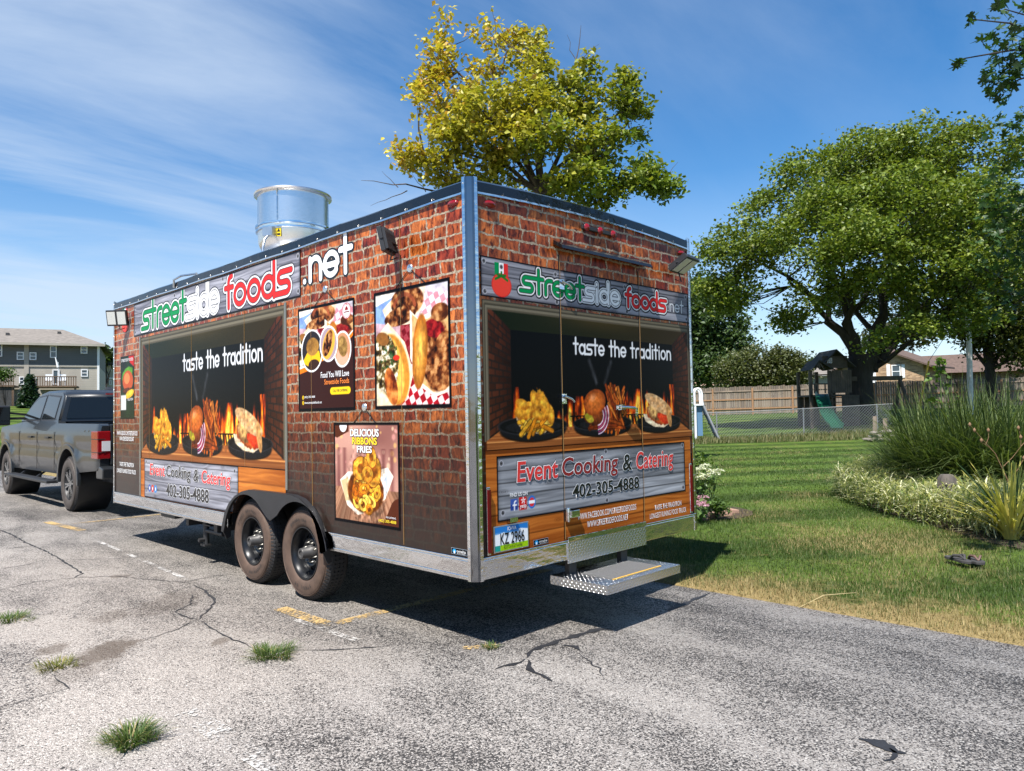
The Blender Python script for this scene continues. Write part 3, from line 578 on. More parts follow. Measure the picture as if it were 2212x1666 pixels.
    q = c.rr(2.055, 1.535, 0.215, 0.062, -0.36); n_ = c.fb(22, 40, 33, 4)[..., None]; c.blend(np.clip((1 - q) / 0.08, 0, 1), (np.array([0.72, 0.48, 0.26]) * (1 - n_) + np.array([0.97, 0.85, 0.66]) * n_)); c.blend(np.clip((1 - c.rr(2.20, 1.44, 0.035, 0.10, 0.25)) / 0.1, 0, 1), (0.80, 0.58, 0.34))
    grain(c, c.rect(0.36, 2.28, 1.34, 1.67), 0.38, 46, 34)
    # printed line
    c.blend(c.stroke(c.dist(glyphs('taste the tradition', 0.985, 2.255, 1.905, 0.077, 0.16)), 0.017), (0.93, 0.94, 0.95))
    return c

def chunky(c, m_, cols, sc, seed, sx=1.0):
    """photo-like broken texture: dark gaps, mid tone, bright flecks"""
    n_ = fbm(c.X * sc * sx + 70 + 0.5 * c.fb(9, 9, seed + 2), c.Z * sc + 70, seed, 4); n_ = np.clip((n_ - 0.28) / 0.44, 0, 1); k = n_ * (len(cols) - 1); i = np.minimum(k.astype(int), len(cols) - 2); f_ = (k - i)[..., None]; A_ = np.array(cols, float); c.blend(m_, A_[i] * (1 - f_) + A_[i + 1] * f_)
def grain(c, m_, a=0.35, sc=42, seed=5):
    n_ = (c.fb(sc, sc, seed, 4) - 0.5)[..., None] * 2 * a + 1; c.img = np.clip(c.img * (1 - m_[..., None] + m_[..., None] * n_), 0, 1)
MEAT = [(0.10, 0.035, 0.015), (0.26, 0.11, 0.045), (0.42, 0.21, 0.09), (0.62, 0.38, 0.20), (0.80, 0.58, 0.36)]
def check(c, m_, s_, rot, a, b):
    cx, sx_ = math.cos(rot), math.sin(rot); u = (c.X * cx + c.Z * sx_) / s_; v = (-c.X * sx_ + c.Z * cx) / s_
    k = ((np.floor(u) + np.floor(v)) % 2)[..., None]; c.blend(m_, np.asarray(a) * k + np.asarray(b) * (1 - k))
def hotdogs(c, x0, x1, z0, z1):
    """two loaded hot dogs in paper boats on checked paper, fitted to a rectangle"""
    w, h = x1 - x0, z1 - z0; f = lambda u, v: (x0 + u * w, z0 + v * h); R_ = c.rect(x0, x1, z0, z1)
    P_ = lambda *pts: c.poly([f(*q) for q in pts]) * R_; E_ = lambda u, v, a, b, rot=0.0: c.ell(*f(u, v), a * w, b * h, rot) * R_
    k = ((c.Z - z0) / h)[..., None]; c.blend(R_, np.array([0.62, 0.22, 0.25]) * (1 - k) + np.array([0.82, 0.80, 0.84]) * k)
    check(c, P_((0.35, 0.0), (1, 0.0), (1, 0.45), (0.45, 0.55)), 0.052, 0.5, (0.62, 0.06, 0.12), (0.95, 0.84, 0.83)); check(c, P_((0.62, 0.7), (1, 0.6), (1, 0.92), (0.7, 0.95)), 0.05, 0.4, (0.85, 0.55, 0.60), (0.93, 0.86, 0.88))
    check(c, P_((0.36, 0.35), (0.55, 0.35), (0.55, 0.85), (0.36, 0.80)), 0.045, 0.5, (0.45, 0.05, 0.10), (0.62, 0.22, 0.26)); c.blend(P_((0, 0.75), (0.2, 0.72), (0.3, 1), (0, 1)), (0.50, 0.62, 0.85)); c.blend(P_((0.0, 0.9), (0.45, 1), (0.0, 1)), (0.93, 0.9, 0.86))
    # top boat
    c.blend(P_((0.10, 0.86), (0.35, 1.0), (0.72, 1.0), (0.66, 0.80), (0.5, 0.70), (0.2, 0.70)), (0.93, 0.85, 0.74)); chunky(c, E_(0.46, 0.90, 0.24, 0.14), MEAT, 22, 51); chunky(c, E_(0.36, 0.78, 0.24, 0.085, 0.12), MEAT, 26, 52); c.blend(c.stroke(c.dist([arc(*f(0.42, 0.80), 0.13, 20, 150, 10)]), 0.03) * R_, (0.62, 0.30, 0.18), 0.8)
    # left boat
    c.blend(P_((0, 0.62), (0.18, 0.74), (0.42, 0.55), (0.54, 0.28), (0.46, 0.08), (0.28, 0.0), (0, 0.0)), (0.95, 0.86, 0.72)); c.blend(E_(0.26, 0.32, 0.22, 0.34, 0.32), (0.80, 0.52, 0.18)); c.blend(E_(0.24, 0.33, 0.16, 0.31, 0.30), (0.93, 0.70, 0.30))
    chunky(c, E_(0.13, 0.38, 0.20, 0.29, 0.22), [(0.10, 0.08, 0.03), (0.28, 0.20, 0.09), (0.45, 0.38, 0.20), (0.85, 0.80, 0.68), (0.97, 0.95, 0.90)], 30, 52); c.blend(E_(0.2, 0.42, 0.14, 0.2, 0.2) * (c.fb(40, 40, 57, 3) > 0.60), (0.12, 0.26, 0.10), 0.8); chunky(c, E_(0.22, 0.17, 0.09, 0.18, 0.3), [(0.30, 0.10, 0.04), (0.60, 0.28, 0.10), (0.78, 0.45, 0.20), (0.9, 0.6, 0.3)], 14, 58); c.blend(E_(0.30, 0.42, 0.05, 0.025), (0.85, 0.2, 0.12)); c.blend(E_(0.10, 0.60, 0.10, 0.06, -0.3), (0.55, 0.35, 0.15))
    # right boat
    c.blend(P_((0.50, 0.82), (0.60, 0.74), (0.95, 0.80), (1, 0.70), (1, 0.10), (0.82, 0.06), (0.62, 0.16), (0.50, 0.40)), (0.96, 0.90, 0.82)); c.blend(P_((0.53, 0.78), (0.62, 0.72), (1, 0.72), (1, 0.14), (0.80, 0.10), (0.64, 0.19), (0.53, 0.42)), (0.83, 0.64, 0.42))
    chunky(c, E_(0.84, 0.42, 0.20, 0.33, 0.08), MEAT, 24, 53); chunky(c, E_(0.82, 0.63, 0.14, 0.08, -0.2), [(0.25, 0.02, 0.04), (0.50, 0.06, 0.08), (0.68, 0.18, 0.16)], 26, 59); chunky(c, E_(0.93, 0.53, 0.10, 0.06, 0.5), MEAT[1:], 20, 60); chunky(c, E_(0.90, 0.76, 0.12, 0.08), MEAT[1:], 22, 61); chunky(c, E_(0.86, 0.20, 0.15, 0.09, -0.3), MEAT[1:], 26, 62)
    q = c.rr(*f(0.63, 0.45), 0.105 * w, 0.335 * h, -0.10); k = np.clip(1 - q, 0, 1)[..., None]; n_ = c.fb(60, 18, 54, 3)[..., None]; c.blend(np.clip((1 - q) / 0.08, 0, 1) * R_, (np.array([0.60, 0.32, 0.08]) * (1 - k) + np.array([0.98, 0.76, 0.34]) * k) * (0.7 + 0.6 * n_)); grain(c, R_, 0.22, 30, 63)
def poster_b():
    c = Canvas(-1.043, -0.199, 1.533, 2.372, 0.0047, BLK); hotdogs(c, -1.019, -0.222, 1.557, 2.348); return c
def poster_a():
    c = Canvas(-2.128, -1.297, 1.532, 2.376, 0.0050, BLK); a, b, z0, z1 = -2.105, -1.318, 1.555, 2.352
    c.blend(c.rect(a, b, z0, z1), (0.20, 0.09, 0.085)); hotdogs(c, a, b, 1.80, z1)
    cv = 1.88 + 0.13 * (c.X - a) / (b - a) + 0.10 * ((c.X - (a + b) / 2) / 0.40) ** 2 * (c.X > (a + b) / 2) - 0.03 * (c.X < -1.9); m_ = c.rect(a, b, z0, z1); c.blend(m_ * (c.Z < cv + 0.045) * (c.X < -1.75), WHITE); c.blend(m_ * (c.Z < cv + 0.028) * (c.X < -1.75), (0.95, 0.48, 0.10)); c.blend(m_ * (c.Z < cv + 0.03) * (c.X > -1.5), WHITE); c.blend(m_ * (c.Z < cv + 0.018) * (c.X > -1.5), (0.95, 0.48, 0.10)); c.blend(m_ * (c.Z < cv - 0.012), (0.20, 0.09, 0.085))
    for i, (x, z, rx, rz) in enumerate([(-1.91, 2.018, 0.166, 0.172), (-1.465, 2.00, 0.122, 0.140), (-1.66, 2.055, 0.132, 0.142)]):
        c.blend(c.rr(x, z, rx, rz) < 1, WHITE); ins = (c.rr(x, z, rx - 0.014, rz - 0.014) < 1).astype(float); n_ = c.fb(32, 32, 60 + i)[..., None]
        bgc = [(0.16, 0.14, 0.16), (0.78, 0.55, 0.40), (0.66, 0.58, 0.62)][i]; c.blend(ins, bgc)
        if i == 0: c.blend(ins * c.poly([(-2.06, 1.93), (-1.97, 2.02), (-1.80, 2.01), (-1.77, 1.92), (-1.9, 1.87)]), (0.96, 0.74, 0.12)); c.blend(ins * c.ell(-1.90, 2.05, 0.10, 0.075), np.array([0.35, 0.22, 0.08]) * (1 - n_) + np.array([0.82, 0.60, 0.28]) * n_); c.blend(ins * c.ell(-1.88, 1.90, 0.09, 0.05), (0.22, 0.13, 0.10))
        if i == 1: c.blend(ins * c.ell(-1.47, 1.93, 0.085, 0.085), (0.90, 0.66, 0.55)); c.blend(ins * c.ell(-1.46, 2.02, 0.065, 0.085, 0.3), np.array([0.30, 0.2, 0.08]) * (1 - n_) + np.array([0.85, 0.68, 0.38]) * n_)
        if i == 2: c.blend(ins * c.ell(-1.66, 2.05, 0.085, 0.13, -0.5), (0.92, 0.68, 0.26)); chunky(c, ins * c.ell(-1.67, 2.06, 0.055, 0.115, -0.5), MEAT, 40, 66)
    q = c.rr(-1.403, 2.285, 0.062, 0.062); c.blend(q < 1, (0.60, 0.10, 0.12)); c.blend(q < 0.9, WHITE); c.blend((q < 0.80) & (q > 0.74), (0.55, 0.15, 0.16)); c.blend(c.rect(-1.425, -1.381, 2.290, 2.305) + c.ell(-1.403, 2.307, 0.016, 0.014), (0.55, 0.10, 0.12)); c.blend(c.rect(-1.440, -1.366, 2.272, 2.282), (0.45, 0.12, 0.12))
    D = c.dist([[(-1.615, 1.685), (-1.388, 1.685)]]); c.blend(c.stroke(D, 0.056), (0.98, 0.82, 0.12))
    for z in (1.645, 1.602): c.blend(c.rr(-2.055, z, 0.013, 0.016) < 1, (0.98, 0.82, 0.12)); c.blend(c.rr(-2.055, z, 0.005, 0.008) < 1, (0.2, 0.1, 0.08))
    return c
def poster_c():
    c = Canvas(-1.598, -0.758, 0.690, 1.438, 0.0047, BLK); a, b, z0, z1 = -1.577, -0.780, 0.712, 1.417; R_ = c.rect(a, b, z0, z1)
    k = c.fb(3, 3, 71, 3)[..., None]; c.blend(R_, np.array([0.45, 0.26, 0.24]) * (1 - k) + np.array([0.86, 0.66, 0.58]) * k); r_ = random.Random(5)
    for i in range(34): x, z, q = r_.uniform(a, b), r_.uniform(1.12, 1.41), r_.uniform(0.012, 0.03); c.blend(R_ * np.clip((1 - c.rr(x, z, q, q)) / 0.5, 0, 1), [(0.99, 0.88, 0.72), (0.95, 0.66, 0.62), (0.98, 0.80, 0.45)][i % 3], 0.55)
    for x in (-1.53, -1.45, -0.95, -0.85): c.blend(R_ * np.exp(-((c.X - x) / 0.025) ** 2) * (c.Z < 1.25), (0.32, 0.12, 0.14), 0.5)
    tb = R_ * (c.Z < 0.955); u = (c.X + 1.18) / (1.35 - c.Z); st_ = np.floor(u * 9); g_ = fbm(u * 60 + 80, c.Z * 5 + 80, 72, 3)[..., None]; tone = (0.85 + 0.15 * np.sin(st_ * 5.3))[..., None]; c.blend(tb, (np.array([0.55, 0.34, 0.24]) * (1 - g_) + np.array([0.86, 0.66, 0.52]) * g_) * tone); c.blend(tb * (np.abs(u * 9 - st_ - 0.02) < 0.03), (0.30, 0.17, 0.12), 0.8)
    c.blend(c.poly([(-1.515, 1.005), (-1.40, 1.07), (-1.0, 1.10), (-0.90, 1.12), (-0.833, 1.060), (-0.93, 0.90), (-1.10, 0.80), (-1.277, 0.757), (-1.42, 0.82)]), (0.96, 0.90, 0.82)); c.blend(c.poly([(-1.50, 1.0), (-1.40, 1.03), (-1.38, 0.86), (-1.44, 0.85)]), (0.86, 0.74, 0.55)); c.blend(c.poly([(-0.90, 1.10), (-0.845, 1.055), (-0.94, 0.91), (-1.0, 0.95)]), (0.83, 0.86, 0.90))
    c.blend(c.ell(-1.18, 0.94, 0.24, 0.17), (0.42, 0.20, 0.04))
    for i in range(46):
        an, q = r_.uniform(0, 6.28), math.sqrt(r_.random()); x = -1.17 + 0.20 * q * math.cos(an) * (1.0 if math.sin(an) < 0 else 0.7); z = 0.96 + (0.22 if math.sin(an) > 0 else 0.16) * q * math.sin(an); rx, rz, ro = r_.uniform(0.035, 0.075), r_.uniform(0.028, 0.05), r_.uniform(-1.2, 1.2)
        col = np.array([(0.93, 0.68, 0.20), (0.80, 0.48, 0.10), (0.97, 0.80, 0.32), (0.66, 0.34, 0.06)][i % 4]); e = c.rr(x, z, rx, rz, ro); c.blend((e < 1.08) & (e > 0.45), (0.36, 0.16, 0.03), 0.8); c.blend((e < 1.0) & (e > 0.52), col); c.blend((e < 0.9) & (e > 0.72) & (c.Z > z), np.minimum(col * 1.15, 1), 0.7)
    for (x, z, rx, rz, ro, s_) in ((-1.24, 1.10, 0.10, 0.085, 0.3, 81), (-1.07, 1.08, 0.085, 0.11, -0.3, 82), (-1.10, 1.19, 0.06, 0.08, 0.3, 83), (-1.15, 1.06, 0.07, 0.06, 0, 84)):
        e = c.rr(x, z, rx, rz, ro); n_ = c.fb(20, 30, s_)[..., None]; c.blend((e < 1.07), (0.40, 0.18, 0.03), 0.8); c.blend((e < 1.0), np.array([0.60, 0.30, 0.05]) * (1 - n_) + np.array([0.98, 0.78, 0.28]) * n_); c.blend((e < 0.42), (0.48, 0.22, 0.04), 0.75)
    wv_ = 0.715 + 0.20 / (1 + np.exp(-(c.X + 0.90) / 0.035)) * np.clip((c.X + 1.14) / 0.28, 0, 1) ** 0.7; c.blend(R_ * (c.X > -1.13) * (c.Z < np.where(c.X > -1.13, wv_, 0)), (0.32, 0.15, 0.09))
    c.blend(c.poly([(-1.577, 1.417), (-1.389, 1.417), (-1.389, 1.372), (-1.549, 1.322), (-1.577, 1.33)]), (0.32, 0.15, 0.09)); grain(c, c.ell(-1.17, 0.98, 0.27, 0.32), 0.55, 36, 85); c.blend((c.rr(-1.465, 1.417, 0.05, 0.05) < 1) * R_, WHITE)
    border(c, 0.021); return c
def poster_burger():
    c = Canvas(-6.48, -6.0, 1.50, 2.268, 0.008, (0.04, 0.05, 0.05)); k = c.fb(5, 5, 95)[..., None]; c.img = np.array([0.03, 0.05, 0.05]) * (1 - k) + np.array([0.10, 0.22, 0.10]) * k
    c.blend(c.poly([(-6.2, 2.268), (-6.0, 2.268), (-6.0, 2.12), (-6.15, 2.18)]), (0.75, 0.08, 0.08)); fried(c, -6.24, 2.04, 0.20, 0.09, 0.2, 96, (0.12, 0.35, 0.06), (0.45, 0.70, 0.20)); c.blend(c.ell(-6.22, 1.96, 0.19, 0.13), (0.72, 0.30, 0.14)); c.blend(c.ell(-6.25, 1.99, 0.10, 0.07), (0.88, 0.50, 0.28)); fried(c, -6.22, 1.84, 0.19, 0.04, 0, 97, (0.15, 0.05, 0.02), (0.42, 0.2, 0.1)); fried(c, -6.16, 1.80, 0.16, 0.05, 0.2, 98, (0.75, 0.5, 0.05), (0.99, 0.85, 0.25))
    c.blend(c.rect(-6.46, -6.28, 1.61, 1.79), (0.82, 0.82, 0.80)); border(c, 0.012); return c
# ------------------------------------------------------------------ food trailer
TW, TL_, ZT, ZB, ZR = 2.59, 6.73, 2.97, 0.455, 0.588
trailer = empty('food_trailer', (1.295, 3.365, 0.0), 'long concession trailer wrapped in printed red brick with food posters', 'food trailer')
T = trailer
def brick_mat(name, ax):
    m, t, p = new_mat(name); tcn = N(t, 'ShaderNodeTexCoord'); s = N(t, 'ShaderNodeSeparateXYZ'); LK(t, tcn.outputs['Object'], s.inputs[0])
    cb = N(t, 'ShaderNodeCombineXYZ'); LK(t, s.outputs[ax], cb.inputs[0]); LK(t, s.outputs[2], cb.inputs[1]); uv = cb.outputs[0]
    nv = N(t, 'ShaderNodeTexNoise'); nv.inputs['Scale'].default_value = 9; nv.inputs['Detail'].default_value = 4; LK(t, uv, nv.inputs['Vector'])
    sb = N(t, 'ShaderNodeVectorMath', operation='SUBTRACT'); LK(t, nv.outputs['Color'], sb.inputs[0]); sb.inputs[1].default_value = (0.5, 0.5, 0.5)
    sc_ = N(t, 'ShaderNodeVectorMath', operation='MULTIPLY'); LK(t, sb.outputs[0], sc_.inputs[0]); sc_.inputs[1].default_value = (0.060, 0.034, 0)
    av0 = N(t, 'ShaderNodeVectorMath', operation='ADD'); LK(t, uv, av0.inputs[0]); LK(t, sc_.outputs[0], av0.inputs[1])
    nf = N(t, 'ShaderNodeTexNoise'); nf.inputs['Scale'].default_value = 42; nf.inputs['Detail'].default_value = 3; LK(t, uv, nf.inputs['Vector'])
    sf_ = N(t, 'ShaderNodeVectorMath', operation='MULTIPLY_ADD'); LK(t, nf.outputs['Color'], sf_.inputs[0]); sf_.inputs[1].default_value = (0.020, 0.020, 0); sf_.inputs[2].default_value = (-0.01, -0.01, 0)
    av = N(t, 'ShaderNodeVectorMath', operation='ADD'); LK(t, av0.outputs[0], av.inputs[0]); LK(t, sf_.outputs[0], av.inputs[1])
    bk = N(t, 'ShaderNodeTexBrick'); LK(t, av.outputs[0], bk.inputs['Vector']); bk.inputs['Scale'].default_value = 1.0
    bk.inputs['Brick Width'].default_value = 0.19; bk.inputs['Row Height'].default_value = 0.080; bk.inputs['Mortar Size'].default_value = 0.0080; bk.inputs['Mortar Smooth'].default_value = 0.25
    bk.inputs['Color1'].default_value = (0.26, 0.034, 0.014, 1); bk.inputs['Color2'].default_value = (0.58, 0.175, 0.036, 1); bk.inputs['Mortar'].default_value = (0, 0, 0, 1); bk.inputs['Bias'].default_value = 0.0; bk.offset = 0.47; bk.squash = 0.72; bk.squash_frequency = 3
    mps = N(t, 'ShaderNodeMapping'); mps.inputs['Scale'].default_value = (1.0, 0.33, 1); LK(t, av.outputs[0], mps.inputs[0])
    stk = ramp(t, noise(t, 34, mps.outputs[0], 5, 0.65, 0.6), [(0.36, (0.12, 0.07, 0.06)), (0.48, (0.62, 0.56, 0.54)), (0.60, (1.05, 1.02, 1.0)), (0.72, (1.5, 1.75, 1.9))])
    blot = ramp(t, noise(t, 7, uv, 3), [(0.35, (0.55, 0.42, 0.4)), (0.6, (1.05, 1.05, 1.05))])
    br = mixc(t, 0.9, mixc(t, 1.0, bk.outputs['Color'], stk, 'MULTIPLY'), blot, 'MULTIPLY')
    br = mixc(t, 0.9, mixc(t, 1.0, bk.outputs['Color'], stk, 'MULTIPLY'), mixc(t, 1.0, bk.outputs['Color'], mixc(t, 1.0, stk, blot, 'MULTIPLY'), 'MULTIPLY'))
    mo = ramp(t, noise(t, 45, uv, 5, 0.7), [(0.3, (0.10, 0.065, 0.045)), (0.50, (0.30, 0.23, 0.155)), (0.70, (0.54, 0.46, 0.35))])
    c = mixc(t, bk.outputs['Fac'], br, mo)
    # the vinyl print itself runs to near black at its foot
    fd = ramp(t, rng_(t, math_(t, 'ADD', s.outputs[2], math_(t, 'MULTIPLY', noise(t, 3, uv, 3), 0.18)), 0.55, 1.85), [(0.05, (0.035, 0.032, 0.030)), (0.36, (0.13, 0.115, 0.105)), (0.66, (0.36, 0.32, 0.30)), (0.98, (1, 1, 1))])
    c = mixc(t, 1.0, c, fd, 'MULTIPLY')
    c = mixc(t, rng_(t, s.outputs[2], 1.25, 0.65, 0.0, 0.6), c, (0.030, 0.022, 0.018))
    LK(t, c, p.inputs['Base Color']); p.inputs['Roughness'].default_value = 0.30; p.inputs['Coat Weight'].default_value = 0.10; p.inputs['Coat Roughness'].default_value = 0.035; p.inputs['Specular IOR Level'].default_value = 0.22
    return m
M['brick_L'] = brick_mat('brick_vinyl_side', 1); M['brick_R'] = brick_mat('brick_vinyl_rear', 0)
# wheel arch outline (y, z)
def arch_cut(y, z):
    return ((np.abs(y - 2.51) < 0.84) & (z < 0.70)) | (((y - 2.085) ** 2 / 0.43 ** 2 + (z - 0.38) ** 2 / 0.455 ** 2) < 1) | (((y - 2.995) ** 2 / 0.43 ** 2 + (z - 0.38) ** 2 / 0.455 ** 2) < 1) | ((np.abs(y - 2.51) < 0.55) & (z < 0.80))
arch = [(1.70, ZR)] + [(2.085 - 0.40 * math.cos(math.radians(a)), 0.38 + 0.44 * math.sin(math.radians(a))) for a in range(32, 91, 8)] + [(2.995 + 0.40 * math.cos(math.radians(a)), 0.38 + 0.44 * math.sin(math.radians(a))) for a in range(88, 31, -8)] + [(3.42, ZR)]
wall = [(0.02, ZR)] + arch + [(TL_ - 0.02, ZR), (TL_ - 0.02, 2.93), (0.02, 2.93)]
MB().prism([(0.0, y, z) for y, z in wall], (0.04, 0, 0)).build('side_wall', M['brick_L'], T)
crown = lambda x: 0.045 * (1 - ((x - TW / 2) / (TW / 2)) ** 2)
rx = np.linspace(0.02, TW - 0.02, 13)
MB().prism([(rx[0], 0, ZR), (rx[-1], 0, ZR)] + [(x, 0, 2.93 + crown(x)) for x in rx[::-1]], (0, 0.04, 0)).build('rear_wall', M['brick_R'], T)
M['wrap_dark'] = mat('dark_wrap', (0.03, 0.022, 0.02), 0.3, coat=0.5)
MB().prism([(TW - 0.04, 0.02, ZR), (TW - 0.04, TL_ - 0.02, ZR), (TW - 0.04, TL_ - 0.02, 2.93), (TW - 0.04, 0.02, 2.93)], (0.04, 0, 0)).build('side_wall', M['brick_L'], T)
MB().prism([(0.05, TL_ - 0.04, ZB), (TW - 0.05, TL_ - 0.04, ZB), (TW - 0.05, TL_ - 0.04, 2.93), (0.05, TL_ - 0.04, 2.93)], (0, 0.04, 0)).build('front_wall', M['brick_R'], T)
mb = MB(); vs = [(x, y, ZT - 0.005 + crown(x)) for y in (0.01, TL_ - 0.01) for x in np.linspace(0.01, TW - 0.01, 13)]
mb.add(vs, [(i, i + 1, i + 14, i + 13) for i in range(12)]); mb.build('roof', M['alum'], T)
MB().box((0.06, 0.06, 0.47), (TW - 0.06, 1.60, 0.52)).box((0.06, 3.50, 0.47), (TW - 0.06, TL_ - 0.06, 0.52)).box((0.36, 1.60, 0.47), (TW - 0.36, 3.50, 0.52)).build('floor_pan', M['dark'], T)
MB().box((0.34, 1.62, 0.45), (0.36, 3.48, 0.86)).box((0.045, 1.62, 0.86), (0.36, 3.48, 0.88)).box((0.045, 1.60, 0.50), (0.36, 1.62, 0.88)).box((0.045, 3.48, 0.50), (0.36, 3.50, 0.88)).build('wheel_well', M['black'], T)
MB().box((0.45, 0.75, 0.33), (0.55, TL_ - 0.1, 0.468)).box((TW - 0.55, 0.75, 0.33), (TW - 0.45, TL_ - 0.1, 0.468)).box((0.3, 2.05, 0.32), (TW - 0.3, 2.13, 0.44)).box((0.3, 2.95, 0.32), (TW - 0.3, 3.03, 0.44)).box((0.06, 4.55, 0.36), (TW - 0.06, 4.62, 0.468)).box((0.06, 3.85, 0.36), (TW - 0.06, 3.93, 0.468)).build('chassis_beam', M['dark'], T)
mb = MB(); mb.bar((0.55, TL_ - 0.1, 0.42), (1.35, 8.15, 0.46), 0.08, 0.12); mb.bar((2.04, TL_ - 0.1, 0.42), (1.45, 8.15, 0.46), 0.08, 0.12); mb.box((1.33, 8.1, 0.42), (1.47, 8.4, 0.54)); mb.build('tow_tongue', M['dark'], T)
# polished bottom rails
def rail(lo, hi, nm='bottom_rail'): return MB().box(lo, hi).build(nm, M['chrome'], T, bevel=0.004)
ra = rail((-0.012, 0.05, ZB), (0.03, 1.72, 0.575)); rb = rail((-0.012, 3.46, ZB), (0.03, TL_ - 0.03, 0.575)); rc = rail((0.055, -0.012, ZB), (TW - 0.03, 0.03, 0.575)); rail((TW - 0.03, 0.05, ZB), (TW + 0.012, TL_ - 0.03, 0.575))
for lo, hi in (((-0.018, 0.05, 0.576), (0.0, 1.72, 0.592)), ((-0.018, 3.46, 0.576), (0.0, TL_ - 0.03, 0.592)), ((-0.018, 0.05, ZB + 0.012), (-0.0125, 1.72, ZB + 0.026)), ((-0.018, 3.46, ZB + 0.012), (-0.0125, TL_ - 0.03, ZB + 0.026)), ((0.055, -0.018, 0.576), (TW - 0.03, 0.0, 0.592))):
    MB().box(lo, hi).build('rail_bead', M['chrome'], T, bevel=0.003)
# corner posts: polished strip, bevel with a dark reflection in its colour, polished strip
def corner(x, y, sx, sy, zt):
    b = 0.062; mb = MB()
    mb.prism([(x, y + sy * b, ZB - 0.004), (x, y + sy * 0.022, ZB - 0.004), (x + sx * 0.022, y, ZB - 0.004), (x + sx * b, y, ZB - 0.004), (x + sx * b, y + sy * 0.01, ZB - 0.004), (x + sx * 0.026, y + sy * 0.026, ZB - 0.004), (x + sx * 0.01, y + sy * b, ZB - 0.004)], (0, 0, zt - ZB))
    o = mb.build('corner_post', M['dark_reflect'], T)
    e = 0.004
    s1 = MB().box((min(x - sx * e, x + sx * 0.006), min(y + sy * 0.040, y + sy * 0.066), ZB - 0.006), (max(x - sx * e, x + sx * 0.006), max(y + sy * 0.040, y + sy * 0.066), zt)).box((min(x + sx * 0.040, x + sx * 0.066), min(y - sy * e, y + sy * 0.006), ZB - 0.006), (max(x + sx * 0.040, x + sx * 0.066), max(y - sy * e, y + sy * 0.006), zt))
    put('corner_trim', s1.mesh('corner_trim'), M['chrome'], o)
    s3 = MB()
    for k in range(19):
        z = ZB + 0.06 + k * (zt - ZB - 0.1) / 18
        s3.lathe([(0.007, 0), (0.0055, -0.003 * sx), (0.0, -0.004 * sx)], (x - sx * e, y + sy * 0.053, z), 'x', 6); s3.lathe([(0.007, 0), (0.0055, -0.003 * sy), (0.0, -0.004 * sy)], (x + sx * 0.053, y - sy * e, z), 'y', 6)
    put('trim_screws', s3.mesh('trim_screws'), M['steel'], o)['kind'] = 'stuff'
corner(-0.012, -0.012, 1, 1, 2.985); corner(TW + 0.012, -0.012, -1, 1, 2.985); corner(-0.012, TL_ + 0.012, 1, -1, 2.985); corner(TW + 0.012, TL_ + 0.012, -1, -1, 2.985)
# roof edge mouldings
def edge(name, pts_out, off, lip):
    mb = MB(); n_ = len(pts_out); o = Vector(off)
    vs = []; 
    for q in pts_out:
        q = Vector(q); vs += [q + Vector((0, 0, -0.085)), q + o * 1.0 + Vector((0, 0, -0.080)), q + o * 0.75 + Vector((0, 0, -0.02)), q + Vector((0, 0, 0.0)) - o * 1.5]
    mb.add(vs, [(i * 4 + j, i * 4 + j + 1, (i + 1) * 4 + j + 1, (i + 1) * 4 + j) for i in range(n_ - 1) for j in range(3)])
    e = mb.build(name, M['gloss_black'], T)
    l = MB(); vs = []
    for q in pts_out:
        q = Vector(q); vs += [q + o * 1.0 + Vector((0, 0, -0.082)), q + o * 1.25 + Vector((0, 0, -0.086)), q + o * 1.25 + Vector((0, 0, -0.098)), q + o * 0.2 + Vector((0, 0, -0.098))]
    l.add(vs, [(i * 4 + j, i * 4 + j + 1, (i + 1) * 4 + j + 1, (i + 1) * 4 + j) for i in range(n_ - 1) for j in range(3)]); put('drip_lip', l.mesh('drip_lip'), M['chrome'], e)
    sc_ = MB()
    for q in pts_out[1:-1]:
        q = Vector(q) + o * 1.15 + Vector((0, 0, -0.076)); sc_.lathe([(0.009, -0.004), (0.007, 0.004), (0, 0.006)], tuple(q), 'x' if abs(o.x) > 0 else 'y', 6)
    put('trim_screws', sc_.mesh('trim_screws'), M['steel'], e)['kind'] = 'stuff'
edge('roof_edge', [(0, y, ZT + 0.004 + 0.004 * math.sin(y * 5)) for y in np.linspace(0.055, TL_ - 0.055, 24)], (-0.014, 0, 0), 0)
edge('roof_edge', [(x, 0, ZT + 0.004 + crown(x)) for x in np.linspace(0.055, TW - 0.055, 12)], (0, -0.014, 0), 0)
edge('roof_edge', [(TW, y, ZT + 0.004) for y in np.linspace(0.055, TL_ - 0.055, 24)], (0.014, 0, 0), 0)

# ---- printed pictures
def sheet(name, c, place, cut=None): return put(name, c.mesh(name, place, cut=cut), M['print'], T)
K = kitchen(); sheet('kitchen_print', K, on_rear(0.002))
def place_left_kitchen(X, Z): return np.c_[np.full(len(X), -0.002), 5.78 - (X - 0.09) * (3.425 / 2.45), 1.035 + (Z - 1.25) * (1.41 / 0.965)]
sheet('kitchen_print', K, place_left_kitchen)
c = Canvas(0.10, 2.52, 0.592, 1.252, 0.0055); planks(c, 4.4, (0.50, 0.23, 0.07), (0.93, 0.58, 0.25), 3, False, 0.35); c.blend(c.Z > 1.225, (0.20, 0.08, 0.03), 0.55); sheet('orange_board_print', c, on_rear(0.002))
lcut = lambda s_, z_: arch_cut(-s_, z_)
c = Canvas(-5.78, -2.36, 0.594, 1.036, 0.0085); planks(c, 2.6, (0.50, 0.23, 0.07), (0.93, 0.58, 0.25), 4, False, 0.2); sheet('orange_board_print', c, on_left(0.002), lcut)
